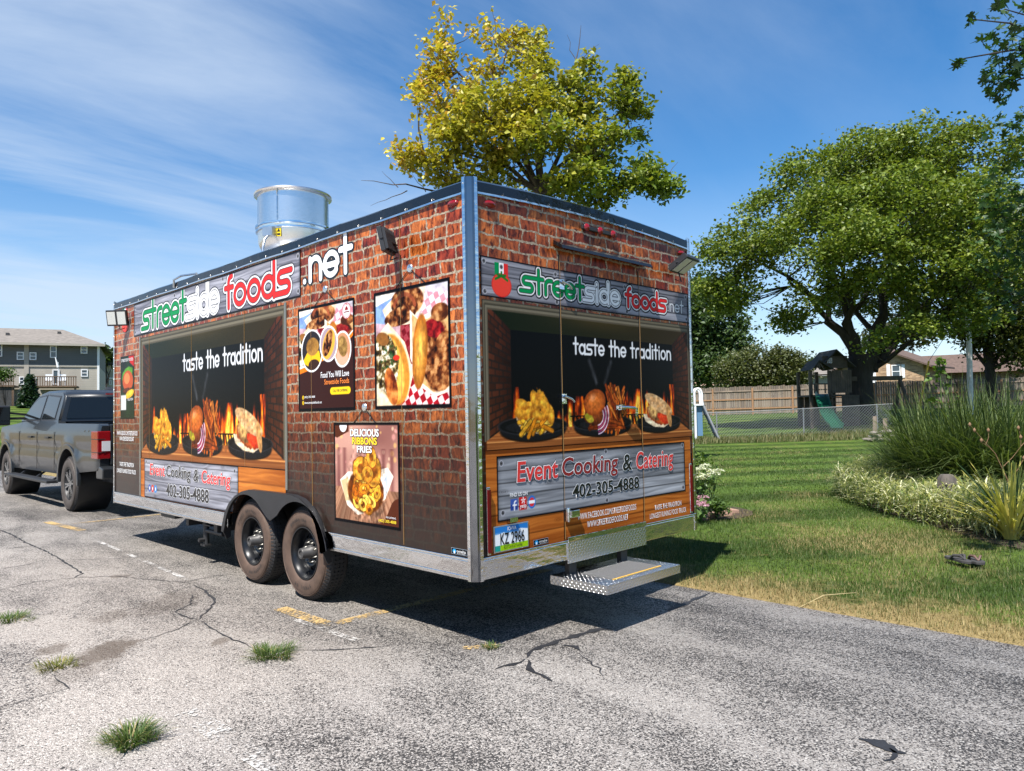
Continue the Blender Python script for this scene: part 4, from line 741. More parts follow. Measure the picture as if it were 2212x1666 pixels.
# sign boards
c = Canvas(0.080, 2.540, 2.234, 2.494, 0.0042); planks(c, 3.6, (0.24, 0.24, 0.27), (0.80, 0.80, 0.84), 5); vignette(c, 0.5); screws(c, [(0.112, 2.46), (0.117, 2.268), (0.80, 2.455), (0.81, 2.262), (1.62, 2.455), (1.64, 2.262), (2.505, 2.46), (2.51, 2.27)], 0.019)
tomato(c, 0.268, 2.466, 1.0); screws(c, [(0.268, 2.44)], 0.017)
logo(c, [('street', GREEN, 0.462, 1.112, 2.303, 0.104), ('side', WHITE, 1.125, 1.550, 2.303, 0.102), ('foods', RED, 1.628, 2.195, 2.305, 0.098)], 0.025, 0.0042, 0.0095)
D = c.dist(glyphs('.net', 2.215, 2.465, 2.318, 0.068)); c.blend(c.stroke(D, 0.022), (0.08, 0.08, 0.1)); c.blend(c.stroke(D, 0.014), (0.85, 0.86, 0.88)); border(c, 0.009); sheet('sign_board', c, on_rear(0.004))
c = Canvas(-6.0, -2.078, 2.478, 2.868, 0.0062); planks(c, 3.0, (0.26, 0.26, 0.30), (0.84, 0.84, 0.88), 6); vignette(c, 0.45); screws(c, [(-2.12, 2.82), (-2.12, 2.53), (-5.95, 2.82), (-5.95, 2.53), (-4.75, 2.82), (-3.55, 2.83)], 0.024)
logo(c, [('street', GREEN, -5.70, -4.44, 2.540, 0.205), ('side', WHITE, -4.40, -3.65, 2.540, 0.20), ('foods', RED, -3.50, -2.24, 2.540, 0.20)], 0.044, 0.007, 0.017); border(c, 0.014); sheet('sign_board', c, on_left(0.004))
# ".net" stands straight on the brick: cut letters, no backing sheet
def letter_sheet(name, txt, s0, s1, zb, xh, w_, matn, off, left, res):
    c = Canvas(s0 - 0.12, s1 + 0.12, zb - 0.10, zb + xh * 1.6 + 0.08, res, ss=1); D = c.dist(glyphs(txt, s0, s1, zb, xh)); x0, x1, z0, z1 = c.ext
    X, Z = np.meshgrid(np.linspace(x0, x1, c.w), np.linspace(z0, z1, c.h)); idx = np.arange(c.w * c.h).reshape(c.h, c.w); F = np.stack([idx[:-1, :-1], idx[:-1, 1:], idx[1:, 1:], idx[1:, :-1]], -1).reshape(-1, 4)
    # slide every vertex near the outline onto it so the edge is smooth
    gz, gx = np.gradient(D, (z1 - z0) / (c.h - 1), (x1 - x0) / (c.w - 1)); e = D - w_ / 2; k = np.abs(e) < res * 0.75; X = np.where(k, X - gx * e, X); Z = np.where(k, Z - gz * e, Z); e2 = np.where(k, 0, e)
    F = F[(e2.ravel()[F] <= 1e-6).all(1)]; V = (on_left if left else on_rear)(off)(X.ravel(), Z.ravel()); used = np.unique(F); mp_ = np.full(len(V), -1); mp_[used] = np.arange(len(used))
    return put(name, np_mesh(name, V[used], mp_[F]), M[matn], T)
letter_sheet('net_outline', '.net', -2.045, -1.325, 2.585, 0.190, 0.076, 'ink', 0.003, True, 0.008); letter_sheet('net_lettering', '.net', -2.045, -1.325, 2.585, 0.190, 0.046, 'white', 0.005, True, 0.008)
for nm, cc in (('poster', poster_b()), ('poster', poster_a()), ('poster', poster_c()), ('poster', poster_burger())): sheet(nm, cc, on_left(0.003))
c = Canvas(0.192, 2.424, 0.795, 1.214, 0.005); planks(c, 5.2, (0.26, 0.27, 0.29), (0.82, 0.83, 0.85), 8); vignette(c, 0.35); screws(c, [(0.235, 1.165), (0.242, 0.85), (1.33, 1.185), (1.33, 0.825), (2.39, 1.185), (2.385, 0.83)], 0.020)
x_ = 0.312      # small round and square badges
c.blend(c.rect(x_, x_ + 0.066, 0.856, 0.930), (0.16, 0.26, 0.55)); c.blend(c.rect(x_, x_ + 0.066, 0.895, 0.930), (0.30, 0.42, 0.72), 0.6); c.blend(c.stroke(c.dist([[(x_ + 0.036, 0.858), (x_ + 0.036, 0.898)] + arc(x_ + 0.050, 0.900, 0.014, 180, 90, 6), [(x_ + 0.024, 0.889), (x_ + 0.054, 0.889)]]), 0.010), WHITE)
c.blend(c.rect(0.390, 0.464, 0.852, 0.934), (0.80, 0.13, 0.12)); 
for a in range(5):
    an = math.radians(90 + a * 72); c.blend(c.stroke(c.dist([[(0.432 + 0.007 * math.cos(an), 0.912 + 0.007 * math.sin(an)), (0.432 + 0.019 * math.cos(an), 0.912 + 0.019 * math.sin(an))]]), 0.008), WHITE)
c.blend(c.rr(0.514, 0.893, 0.037, 0.043) < 1, (0.13, 0.45, 0.78)); c.blend(c.rr(0.514, 0.893, 0.026, 0.030) < 1, (0.85, 0.20, 0.22)); c.blend(c.rect(0.485, 0.543, 0.885, 0.903), WHITE)
border(c, 0.011); sheet('sign_board', c, on_rear(0.004))
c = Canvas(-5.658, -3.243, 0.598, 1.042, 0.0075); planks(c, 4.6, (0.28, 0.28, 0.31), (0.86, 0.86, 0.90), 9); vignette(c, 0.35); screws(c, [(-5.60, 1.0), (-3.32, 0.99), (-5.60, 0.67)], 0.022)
for i, col in enumerate(((0.2, 0.32, 0.65), (0.80, 0.15, 0.14), (0.16, 0.5, 0.8))): c.blend(c.rr(-5.49 + 0.09 * i, 0.706, 0.036, 0.042) < 1, col); c.blend(c.rr(-5.49 + 0.09 * i, 0.706, 0.012, 0.022) < 1, WHITE)
border(c, 0.012); sheet('sign_board', c, on_left(0.004), lcut)
c2 = Canvas(-6.45, -6.17, 2.48, 2.88, 0.007)
def tomato_sheet():
    tomato(c2, -6.31, 2.865, 1.35); k = (c2.rr(-6.31, 2.865 - 0.145 * 1.35, 0.091 * 1.35, 0.078 * 1.35) < 0.99) | ((np.abs(c2.X + 6.31) < 0.08) & (c2.Z > 2.69) & (c2.Z < 2.864))
    x0, x1, z0, z1 = c2.ext; kk = k.reshape(c2.h, 2, c2.w, 2).any((1, 3))
    return put('tomato_badge', c2.mesh('tomato_badge', on_left(0.003), cut=lambda X, Z: ~kk[np.clip(((Z - z0) / (z1 - z0) * (c2.h - 1)).round().astype(int), 0, c2.h - 1), np.clip(((X - x0) / (x1 - x0) * (c2.w - 1)).round().astype(int), 0, c2.w - 1)]), M['print'], T)
tomato_sheet()

# ---- set lettering
def text_mesh(body, bold=0.0, shear=0.0, space=1.0):
    cu = bpy.data.curves.new('lettering', 'FONT'); cu.body = body; cu.fill_mode = 'FRONT'; cu.offset = bold; cu.shear = shear; cu.space_character = space; cu.resolution_u = 3
    o = bpy.data.objects.new('lettering', cu); link(o); dg = bpy.context.evaluated_depsgraph_get(); me = bpy.data.meshes.new_from_object(o.evaluated_get(dg)); bpy.data.objects.remove(o); bpy.data.curves.remove(cu); return me
def lettering(body, left, s0, s1, z0, z1, mats, off, bold=0.0, shear=0.0, space=1.0, grow=0.0, parent=None, name='lettering', tilt=0.0):
    """set text into a box; mats = [(material, extra weight)] from back to front"""
    ref = text_mesh(body, 0.0, shear, space); co = np.array([v.co[:] for v in ref.vertices]); mn, mx = co.min(0), co.max(0); bpy.data.meshes.remove(ref)
    k = (s1 - s0) / (mx[0] - mn[0]); kz = (z1 - z0) / (mx[1] - mn[1])
    for i, (mt, wt) in enumerate(mats):
        me = text_mesh(body, bold + wt, shear, space); n_ = len(me.vertices); co = np.empty(n_ * 3, np.float32); me.vertices.foreach_get('co', co); co = co.reshape(-1, 3)
        S = s0 + (co[:, 0] - mn[0]) * k; Z = z0 + (co[:, 1] - mn[1]) * kz + tilt * (S - s0); V = (on_left if left else on_rear)(off + 0.0015 * i)(S, Z); me.vertices.foreach_set('co', V.astype(np.float32).ravel()); me.update()
        put(name, me, M[mt], parent or T)
O1 = [('white', 0.035), ('ink', 0.018), ('red_print', 0.0)]
M['dkred_print'] = mat('dark_red_print', (0.22, 0.008, 0.012), 0.3)
for (w_, a, b, z0, z1, mm_) in (('Event', 0.375, 0.775, 1.035, 1.165, 'red_print'), ('Cooking', 0.825, 1.470, 1.000, 1.165, 'dkred_print'), ('&', 1.535, 1.645, 1.030, 1.150, 'ink'), ('Catering', 1.710, 2.235, 0.985, 1.160, 'red_print')):
    lettering(w_, False, a, b, z0, z1, [('ink', 0.044), ('white', 0.031), (mm_, 0.004)], 0.006, 0.012, 0.08)
for (w_, a, b, z0, z1, mm_) in (('Event', -5.47, -5.03, 0.860, 0.985, 'red_print'), ('Cooking', -4.98, -4.33, 0.825, 0.985, 'ink'), ('&', -4.25, -4.13, 0.850, 0.970, 'ink'), ('Catering', -4.05, -3.40, 0.805, 0.970, 'red_print')):
    lettering(w_, True, a, b, z0, z1, [('ink', 0.044), ('white', 0.031), (mm_, 0.004)], 0.006, 0.012, 0.08)
lettering('402-305-4888', False, 0.935, 1.740, 0.878, 0.968, [('white', 0.040), ('ink', 0.014)], 0.006, 0.008); lettering('402-305-4888', True, -4.99, -3.89, 0.652, 0.780, [('white', 0.040), ('ink', 0.014)], 0.006, 0.008)
lettering('FIND US ON', False, 0.306, 0.470, 0.944, 0.968, [('white', 0.015)], 0.006)
lettering('yelp', False, 0.397, 0.457, 0.856, 0.890, [('white', 0.01)], 0.006)
O2 = [('white', 0.002)]
lettering('WWW.FACEBOOK.COM/STREETSIDEFOODS', False, 0.985, 1.700, 0.716, 0.760, O2, 0.004, 0.004, space=1.05); lettering('WWW.STREETSIDEFOODS.NET', False, 1.092, 1.590, 0.650, 0.694, O2, 0.004, 0.004, space=1.05)
lettering('TASTE THE TRADITION', False, 1.955, 2.350, 0.682, 0.722, O2, 0.004, 0.004, space=1.05); lettering('LONGEST RUNING FOOD TRUCK', False, 1.885, 2.425, 0.619, 0.660, O2, 0.004, 0.004, space=1.05)
lettering('WWW.FACEBOOK.COM/STREETSIDEFOODS', True, -6.61, -5.885, 1.300, 1.350, O2, 0.004, 0.004); lettering('WWW.STREETSIDEFOODS.NET', True, -6.51, -6.005, 1.232, 1.282, O2, 0.004, 0.004); lettering('TASTE THE TRADITION', True, -6.51, -6.01, 0.920, 0.970, O2, 0.004, 0.004); lettering('LONGEST RUNING FOOD TRUCK', True, -6.61, -5.94, 0.838, 0.888, O2, 0.004, 0.004)
lettering('Food You Will Love', True, -1.775, -1.374, 1.792, 1.838, [('white', 0.006)], 0.005); lettering('Streetside Foods', True, -1.724, -1.374, 1.738, 1.778, [('orange_print', 0.006)], 0.005); lettering('CALL FOR CATERING', True, -1.605, -1.398, 1.676, 1.696, [('ink', 0.004)], 0.005)
lettering('(402) 305-4888', True, -2.032, -1.868, 1.634, 1.656, [('white', 0.0)], 0.005); lettering('www.streetsidefoods.net', True, -2.032, -1.765, 1.592, 1.612, [('white', 0.0)], 0.005)
lettering('DELICIOUS', True, -1.363, -1.0, 1.338, 1.390, [('ink', 0.06), ('white', 0.025)], 0.005); lettering('RIBBONS', True, -1.338, -1.025, 1.278, 1.328, [('ink', 0.06), ('yellow_print', 0.025)], 0.005); lettering('FRIES', True, -1.276, -1.088, 1.219, 1.266, [('ink', 0.06), ('white', 0.025)], 0.005)
lettering('FOR CATERING', True, -0.925, -0.808, 0.764, 0.776, [('white', 0.0)], 0.005); lettering('(402) 305-4888', True, -1.015, -0.806, 0.726, 0.752, [('yellow_print', 0.008)], 0.005)
lettering('STREETSIDE FOODS', True, -6.45, -6.03, 2.20, 2.235, [('white', 0.0)], 0.005); lettering('CALL NOW', True, -6.22, -6.03, 1.72, 1.75, [('white', 0.0)], 0.005)
# installer's stickers
for left, a, b, z0, z1 in ((True, -0.222, -0.070, 0.602, 0.640), (False, 0.520, 0.666, 0.601, 0.637)):
    c = Canvas(a, b, z0, z1, 0.0028, (0.015, 0.015, 0.02)); h = z1 - z0; c.blend(c.rr(a + 0.030, z0 + h / 2, 0.017, 0.013) < 1, (0.15, 0.60, 0.85)); c.blend(c.rect(a + 0.024, a + 0.036, z0 + 0.004, z0 + 0.02), (0.9, 0.95, 1)); border(c, 0.002, (0.7, 0.75, 0.8))
    sheet('installer_sticker', c, (on_left if left else on_rear)(0.005)); lettering('omaha', left, a + 0.054, b - 0.012, z0 + 0.013, z1 - 0.007, [('white', 0.0)], 0.007)
    lettering('AUTO WRAPS', left, a + 0.058, b - 0.016, z0 + 0.005, z0 + 0.010, [('white', 0.0)], 0.007)
# panel seams in the side skin, door edges
M['seam'] = mat('panel_seam', (0.30, 0.17, 0.06), 0.4)
for y in (0.724, 1.923): MB().box((-0.0046, y - 0.0012, 0.60), (0.004, y + 0.0012, 2.87)).build('panel_seam', M['seam'], T)
for y in (3.106, 4.309, 5.505): MB().box((-0.0046, y - 0.0012, 1.045), (0.004, y + 0.0012, 2.47)).build('panel_seam', M['seam'], T)
for y in (2.335, 5.79): MB().box((-0.010, y - 0.016, 0.875 if y < 3 else 0.60), (0.004, y + 0.016, 2.46)).build('window_frame', M['brick_dark'] if 'brick_dark' in M else mat('hatch_frame', (0.13, 0.13, 0.11), 0.25, coat=0.5), T, bevel=0.003)
for x in (0.838, 1.800): MB().box((x - 0.0022, -0.0052, 0.60), (x + 0.0022, 0.004, 2.60)).build('door_edge', M['gloss_black'], T); MB().box((x + 0.010, -0.0050, 0.60), (x + 0.0125, 0.004, 2.60)).build('door_seam', M['seam'], T)
# rear hardware
mb = MB(); mb.prism([(0.79, 0.0, 2.70), (0.79, -0.075, 2.655), (0.79, -0.085, 2.630), (0.79, -0.078, 2.628), (0.79, 0.0, 2.672)], (1.10, 0, 0)); mb.build('door_drip_cap', M['gloss_black'], T)
mb = MB().box((1.10, -0.02, 2.828), (1.515, 0.002, 2.858)); bx_ = mb.build('marker_light_bar', M['dark'], T, bevel=0.004)
for x in (1.145, 1.305, 1.465): put('marker_lens', MB().lathe([(0.0, -0.020), (0.022, -0.014), (0.030, 0.0)], (x, -0.020, 2.843), 'y', 14).mesh('marker_lens'), M['red_lens'], bx_)
def oval(cx, cz, plane):
    pr_ = [(0.0, -0.026), (0.55, -0.022), (0.9, -0.010), (1.0, 0.0)]; mb = MB(); vs = []; fs = []; n_ = 18
    for r_, h in pr_:
        for k in range(n_):
            a = 2 * PI * k / n_; s_, z_ = 0.055 * r_ * math.cos(a), 0.024 * r_ * math.sin(a); vs.append((cx + s_, h, cz + z_) if plane else (h, cx + s_, cz + z_))
    fs = [(i * n_ + k, i * n_ + (k + 1) % n_, (i + 1) * n_ + (k + 1) % n_, (i + 1) * n_ + k) for i in range(3) for k in range(n_)]; mb.add(vs, fs, True); return mb.build('marker_light', M['red_lens'], T)
oval(0.175, 2.838, True); oval(2.455, 2.838, True); oval(0.155, 2.840, False)
M['tail_red'] = mat('dark_red_lens', (0.10, 0.003, 0.005), 0.15, spec=0.5)
for x in (0.108, 2.502):
    b_ = MB().box((x - 0.016, -0.012, 0.60), (x + 0.016, 0.0, 1.025)).build('tail_light', M['chrome'], T, bevel=0.005); put('lens', MB().box((x - 0.011, -0.024, 0.615), (x + 0.011, -0.0125, 1.010)).mesh('lens'), M['tail_red'], b_)
def floodlight(name, loc, out_, yaw, tilt, w, h):
    """finned LED flood lamp on a bracket; out_ = wall normal"""
    n_ = Vector(out_); L = Vector(loc); R_ = Matrix.Rotation(yaw, 4, 'Z') @ Matrix.Rotation(tilt, 4, 'X')      # local: -Y faces the light out
    def X_(q): return L + (R_ @ Vector(q))
    def bx(lo, hi):
        mb = MB().box(lo, hi); mb.v = [tuple(X_(q)) for q in mb.v]; return mb
    body = bx((-w / 2, -0.02, -h / 2), (w / 2, 0.012, h / 2)).build(name, M['black'], T, bevel=0.004)
    f_ = MB()
    for i in range(9):
        x = -w / 2 + w * (i + 0.5) / 9; q = MB().box((x - 0.003, 0.0125, -h / 2 + 0.01), (x + 0.003, 0.034, h / 2 - 0.01)); f_.add([X_(v) for v in q.v], q.f)
    put('cooling_fins', f_.mesh('cooling_fins'), M['black'], body)
    for s_ in (-1, 1): put('led_panel', bx((s_ * w / 4 - w * 0.20, -0.0235, -h * 0.40), (s_ * w / 4 + w * 0.20, -0.0205, h * 0.40)).mesh('led_panel'), M['led'], body)
    br = MB().bar(X_((-w / 2 - 0.006, 0, 0)), L + Vector((0, 0, -h * 0.1)) - n_ * 0.085, 0.02, 0.005).bar(X_((w / 2 + 0.006, 0, 0)), L + Vector((0, 0, -h * 0.1)) - n_ * 0.085, 0.02, 0.005); put('bracket', br.mesh('bracket'), M['black'], body)
    put('cable', MB().tube([X_((0, 0.03, -h * 0.3)), L - n_ * 0.03 + Vector((0.0, 0, -h * 0.75)), L - n_ * 0.088 + Vector((0, 0, -h * 0.6))], 0.006, 6).mesh('cable'), M['black'], body)
    return body
M['led'] = mat('led_cover', (0.55, 0.56, 0.52), 0.25)
floodlight('flood_light', (-0.13, 0.70, 2.675), (-1, 0, 0), math.radians(-148), math.radians(12), 0.19, 0.17)
floodlight('flood_light', (-0.12, 6.22, 2.72), (-1, 0, 0), math.radians(-48), math.radians(12), 0.25, 0.19)
floodlight('flood_light', (2.29, -0.13, 2.70), (0, -1, 0), math.radians(8), math.radians(58), 0.26, 0.19)
# wall screws with hanging wires above the posters (part of the print's wire picture is a real thin line)
for (y, z, l, r_, zt) in ((0.613, 2.491, 0.78, 0.45, 2.372), (1.702, 2.490, 1.86, 1.55, 2.376), (1.178, 1.550, 1.32, 1.04, 1.438)):
    w_ = MB().tube([(-0.004, l, zt), (-0.006, y + 0.012, z - 0.01), (-0.006, y - 0.012, z - 0.01), (-0.004, r_, zt)], 0.0028, 5).build('picture_wire', M['ink'], T); put('picture_screw', MB().lathe([(0.030, 0), (0.026, -0.006), (0.012, -0.007), (0.0, -0.010)], (-0.003, y, z), 'x', 16).mesh('picture_screw'), M['steel'], w_)
# number plate
pl = MB().box((0.150, -0.010, 0.604), (0.470, 0.0, 0.772)).build('number_plate', M['alum'], T, bevel=0.004)
c = Canvas(0.160, 0.460, 0.612, 0.764, 0.0026, (0.90, 0.93, 0.95)); k = ((c.Z - 0.612) / 0.152)[..., None]; c.img = np.array([0.93, 0.95, 0.96]) * (1 - np.clip((k - 0.55) * 4, 0, 1)) + np.array([0.16, 0.48, 0.78]) * np.clip((k - 0.55) * 4, 0, 1)
c.blend((k[..., 0] < 0.24) & (c.X > 0.19), (0.62, 0.80, 0.10)); c.blend((k[..., 0] < 0.24) & (c.X <= 0.205), (0.15, 0.60, 0.55)); sky_ = np.floor((c.X - 0.16) / 0.018); hh = np.abs(np.sin(sky_ * 3.3)) * 0.16 + 0.66; c.blend((k[..., 0] < hh) & (k[..., 0] > 0.5) & ((c.X < 0.245) | (c.X > 0.375)), (0.93, 0.95, 0.96)); c.blend((k[..., 0] <= 0.70) & (k[..., 0] >= 0.26), (0.93, 0.95, 0.96), 0.85)
put('plate_face', c.mesh('plate_face', on_rear(0.0115)), M['print'], pl)
lettering('KZ 2966', False, 0.205, 0.425, 0.650, 0.722, [('ink', 0.012)], 0.0135, parent=pl); lettering('IOWA', False, 0.270, 0.350, 0.734, 0.758, [('white', 0.008)], 0.0135, parent=pl); lettering('POTTAWATTAMIE', False, 0.235, 0.405, 0.620, 0.638, [('ink', 0.0)], 0.0135, parent=pl)
put('plate_lamp', MB().box((0.275, -0.035, 0.785), (0.345, 0.0, 0.815)).mesh('plate_lamp'), M['chrome'], pl)
# door furniture
mb = MB().box((0.845, -0.022, 0.725), (0.885, 0.0, 0.815)).box((0.885, -0.035, 0.745), (0.975, -0.005, 0.795)); mb.lathe([(0.0, 0.0), (0.010, 0.0), (0.010, 0.10), (0.0, 0.10)], (0.858, -0.026, 0.72), 'z', 10); mb.build('door_hold_back', M['chrome'], T, bevel=0.003)
for (x, z) in ((0.86, 2.39), (0.86, 1.58)):
    mb = MB().box((x - 0.03, -0.016, z - 0.035), (x + 0.02, 0.0, z + 0.035)); mb.tube([(x - 0.02, -0.03, z + 0.02), (x + 0.05, -0.035, z), (x + 0.09, -0.025, z - 0.02)], 0.009, 8); mb.build('door_latch', M['chrome'], T)
mb = MB().box((1.46, -0.014, 1.495), (1.58, 0.0, 1.535)); mb.tube([(1.50, -0.03, 1.515), (1.56, -0.045, 1.515), (1.66, -0.045, 1.508)], 0.012, 8); mb.box((1.70, -0.020, 1.44), (1.735, 0.0, 1.51)); mb.build('door_handle', M['chrome'], T)
# diamond plate over the sill, and the step
def diamond(name, ax):
    m, t, p = new_mat(name); tcn = N(t, 'ShaderNodeTexCoord'); s = N(t, 'ShaderNodeSeparateXYZ'); LK(t, tcn.outputs['Object'], s.inputs[0]); a, b = s.outputs[ax[0]], s.outputs[ax[1]]
    p.inputs['Metallic'].default_value = 1; p.inputs['Base Color'].default_value = (0.72, 0.73, 0.74, 1); p.inputs['Roughness'].default_value = 0.22
    sc_ = 52.0; u = math_(t, 'MULTIPLY', a, sc_); v = math_(t, 'MULTIPLY', b, sc_); cu_, cv_ = math_(t, 'FLOOR', u), math_(t, 'FLOOR', v); fu, fv = math_(t, 'SUBTRACT', math_(t, 'FRACT', u), 0.5), math_(t, 'SUBTRACT', math_(t, 'FRACT', v), 0.5)
    par = math_(t, 'SUBTRACT', math_(t, 'MULTIPLY', math_(t, 'PINGPONG', math_(t, 'ADD', cu_, cv_), 1.0), 2.0), 1.0)      # alternating bar direction
    l1 = math_(t, 'ADD', fu, math_(t, 'MULTIPLY', par, fv)); l2 = math_(t, 'SUBTRACT', fu, math_(t, 'MULTIPLY', par, fv)); d_ = math_(t, 'ADD', math_(t, 'POWER', math_(t, 'MULTIPLY', l1, 4.2), 2.0), math_(t, 'POWER', math_(t, 'MULTIPLY', l2, 1.25), 2.0)); hgt = rng_(t, d_, 1.0, 0.35)
    bu = N(t, 'ShaderNodeBump'); bu.inputs['Strength'].default_value = 0.8; bu.inputs['Distance'].default_value = 0.003; LK(t, hgt, bu.inputs['Height']); LK(t, bu.outputs[0], p.inputs['Normal']); return m
M['dia_xz'] = diamond('diamond_plate_front', (0, 2)); M['dia_xy'] = diamond('diamond_plate_top', (0, 1)); M['dia_yz'] = diamond('diamond_plate_end', (1, 2))
MB().box((0.855, -0.020, 0.430), (1.800, -0.0125, 0.574)).build('sill_plate', M['dia_xz'], T); MB().box((0.860, -0.0215, 0.5755), (1.805, -0.004, 0.612)).build('door_kick_strip', M['chrome'], T, bevel=0.002)
st = MB().box((0.815, -0.385, 0.281), (1.690, 0.110, 0.337)).build('rear_step', M['dark'], T)
SX0, SX1, SY0, SY1, SZ0, SZ1 = 0.812, 1.693, -0.388, 0.113, 0.280, 0.340
put('step_top', MB().box((SX0, SY0, SZ1 - 0.002), (SX1, SY1, SZ1)).mesh('step_top'), M['dia_xy'], st); put('step_front', MB().box((SX0, SY0 - 0.002, SZ0), (SX1, SY0, SZ1 - 0.0025)).mesh('step_front'), M['dia_xz'], st)
for x in (SX0 - 0.0005, SX1 + 0.0005): put('step_end', MB().box((x - 0.001, SY0 + 0.0005, SZ0), (x + 0.001, SY1, SZ1 - 0.0025)).mesh('step_end'), M['dia_yz'], st)
M['step_mat'] = mat('step_grit', (0.10, 0.10, 0.10), 0.7, var=0.5, scale=90)
put('step_tread', MB().box((0.98, -0.30, SZ1 + 0.0005), (1.56, -0.02, SZ1 + 0.003)).mesh('step_tread'), M['step_mat'], st); put('step_edge_line', MB().box((0.98, -0.315, SZ1 + 0.0005), (1.56, -0.302, SZ1 + 0.0035)).mesh('step_edge_line'), mat('yellow_edge', (0.65, 0.38, 0.04), 0.5), st)
for x in (0.95, 1.56): put('step_bracket', MB().box((x - 0.04, 0.02, 0.30), (x + 0.04, 0.06, 0.46)).mesh('step_bracket'), M['dark'], st)
# stabiliser jack hanging under the side
mb = MB().tube([(0.10, 4.20, 0.468), (0.10, 4.20, 0.20)], 0.028, 10); mb.tube([(0.10, 4.20, 0.34), (0.10, 3.80, 0.34)], 0.022, 10); mb.box((0.06, 4.15, 0.185), (0.14, 4.25, 0.205)); mb.tube([(0.10, 4.20, 0.25), (0.02, 4.20, 0.25)], 0.02, 8); mb.bar((0.10, 4.25, 0.40), (0.10, 4.05, 0.40), 0.05, 0.012); mb.build('stabiliser_jack', M['dark'], T)
MB().box((0.05, 4.90, 0.40), (0.14, 5.30, 0.452)).build('step_stowed', M['dark'], T)
# tandem fender
o_out = [(1.715, 0.425), (1.76, 0.56), (1.82, 0.68), (1.91, 0.77), (2.03, 0.825), (2.17, 0.848), (2.55, 0.850), (2.93, 0.846), (3.08, 0.820), (3.22, 0.77), (3.34, 0.695), (3.43, 0.60), (3.49, 0.47), (3.50, 0.42)]
inn = [(3.455, 0.42)] + [(2.995 + 0.445 * math.cos(math.radians(a)), 0.38 + 0.42 * math.sin(math.radians(a))) for a in range(12, 140, 8)] + [(2.60, 0.632), (2.54, 0.605), (2.48, 0.632)] + [(2.085 + 0.445 * math.cos(math.radians(a)), 0.38 + 0.42 * math.sin(math.radians(a))) for a in range(42, 172, 8)] + [(1.75, 0.425)]
fn = MB().prism([(-0.055, y, z) for y, z in o_out + inn], (0.008, 0, 0)); n_ = len(o_out); vs = [(x, y, z) for y, z in o_out for x in (-0.055, 0.012)]; fn.add(vs, [(2 * i, 2 * i + 1, 2 * i + 3, 2 * i + 2) for i in range(n_ - 1)], True); fn.build('wheel_fender', M['black'], T)
for y in (1.71, 3.50): MB().prism([(-0.05, y, 0.45), (0.04, y, 0.45), (0.04, y, 0.36), (0.0, y, 0.34)], (0, 0.012, 0)).build('mud_tab', M['black'], T)

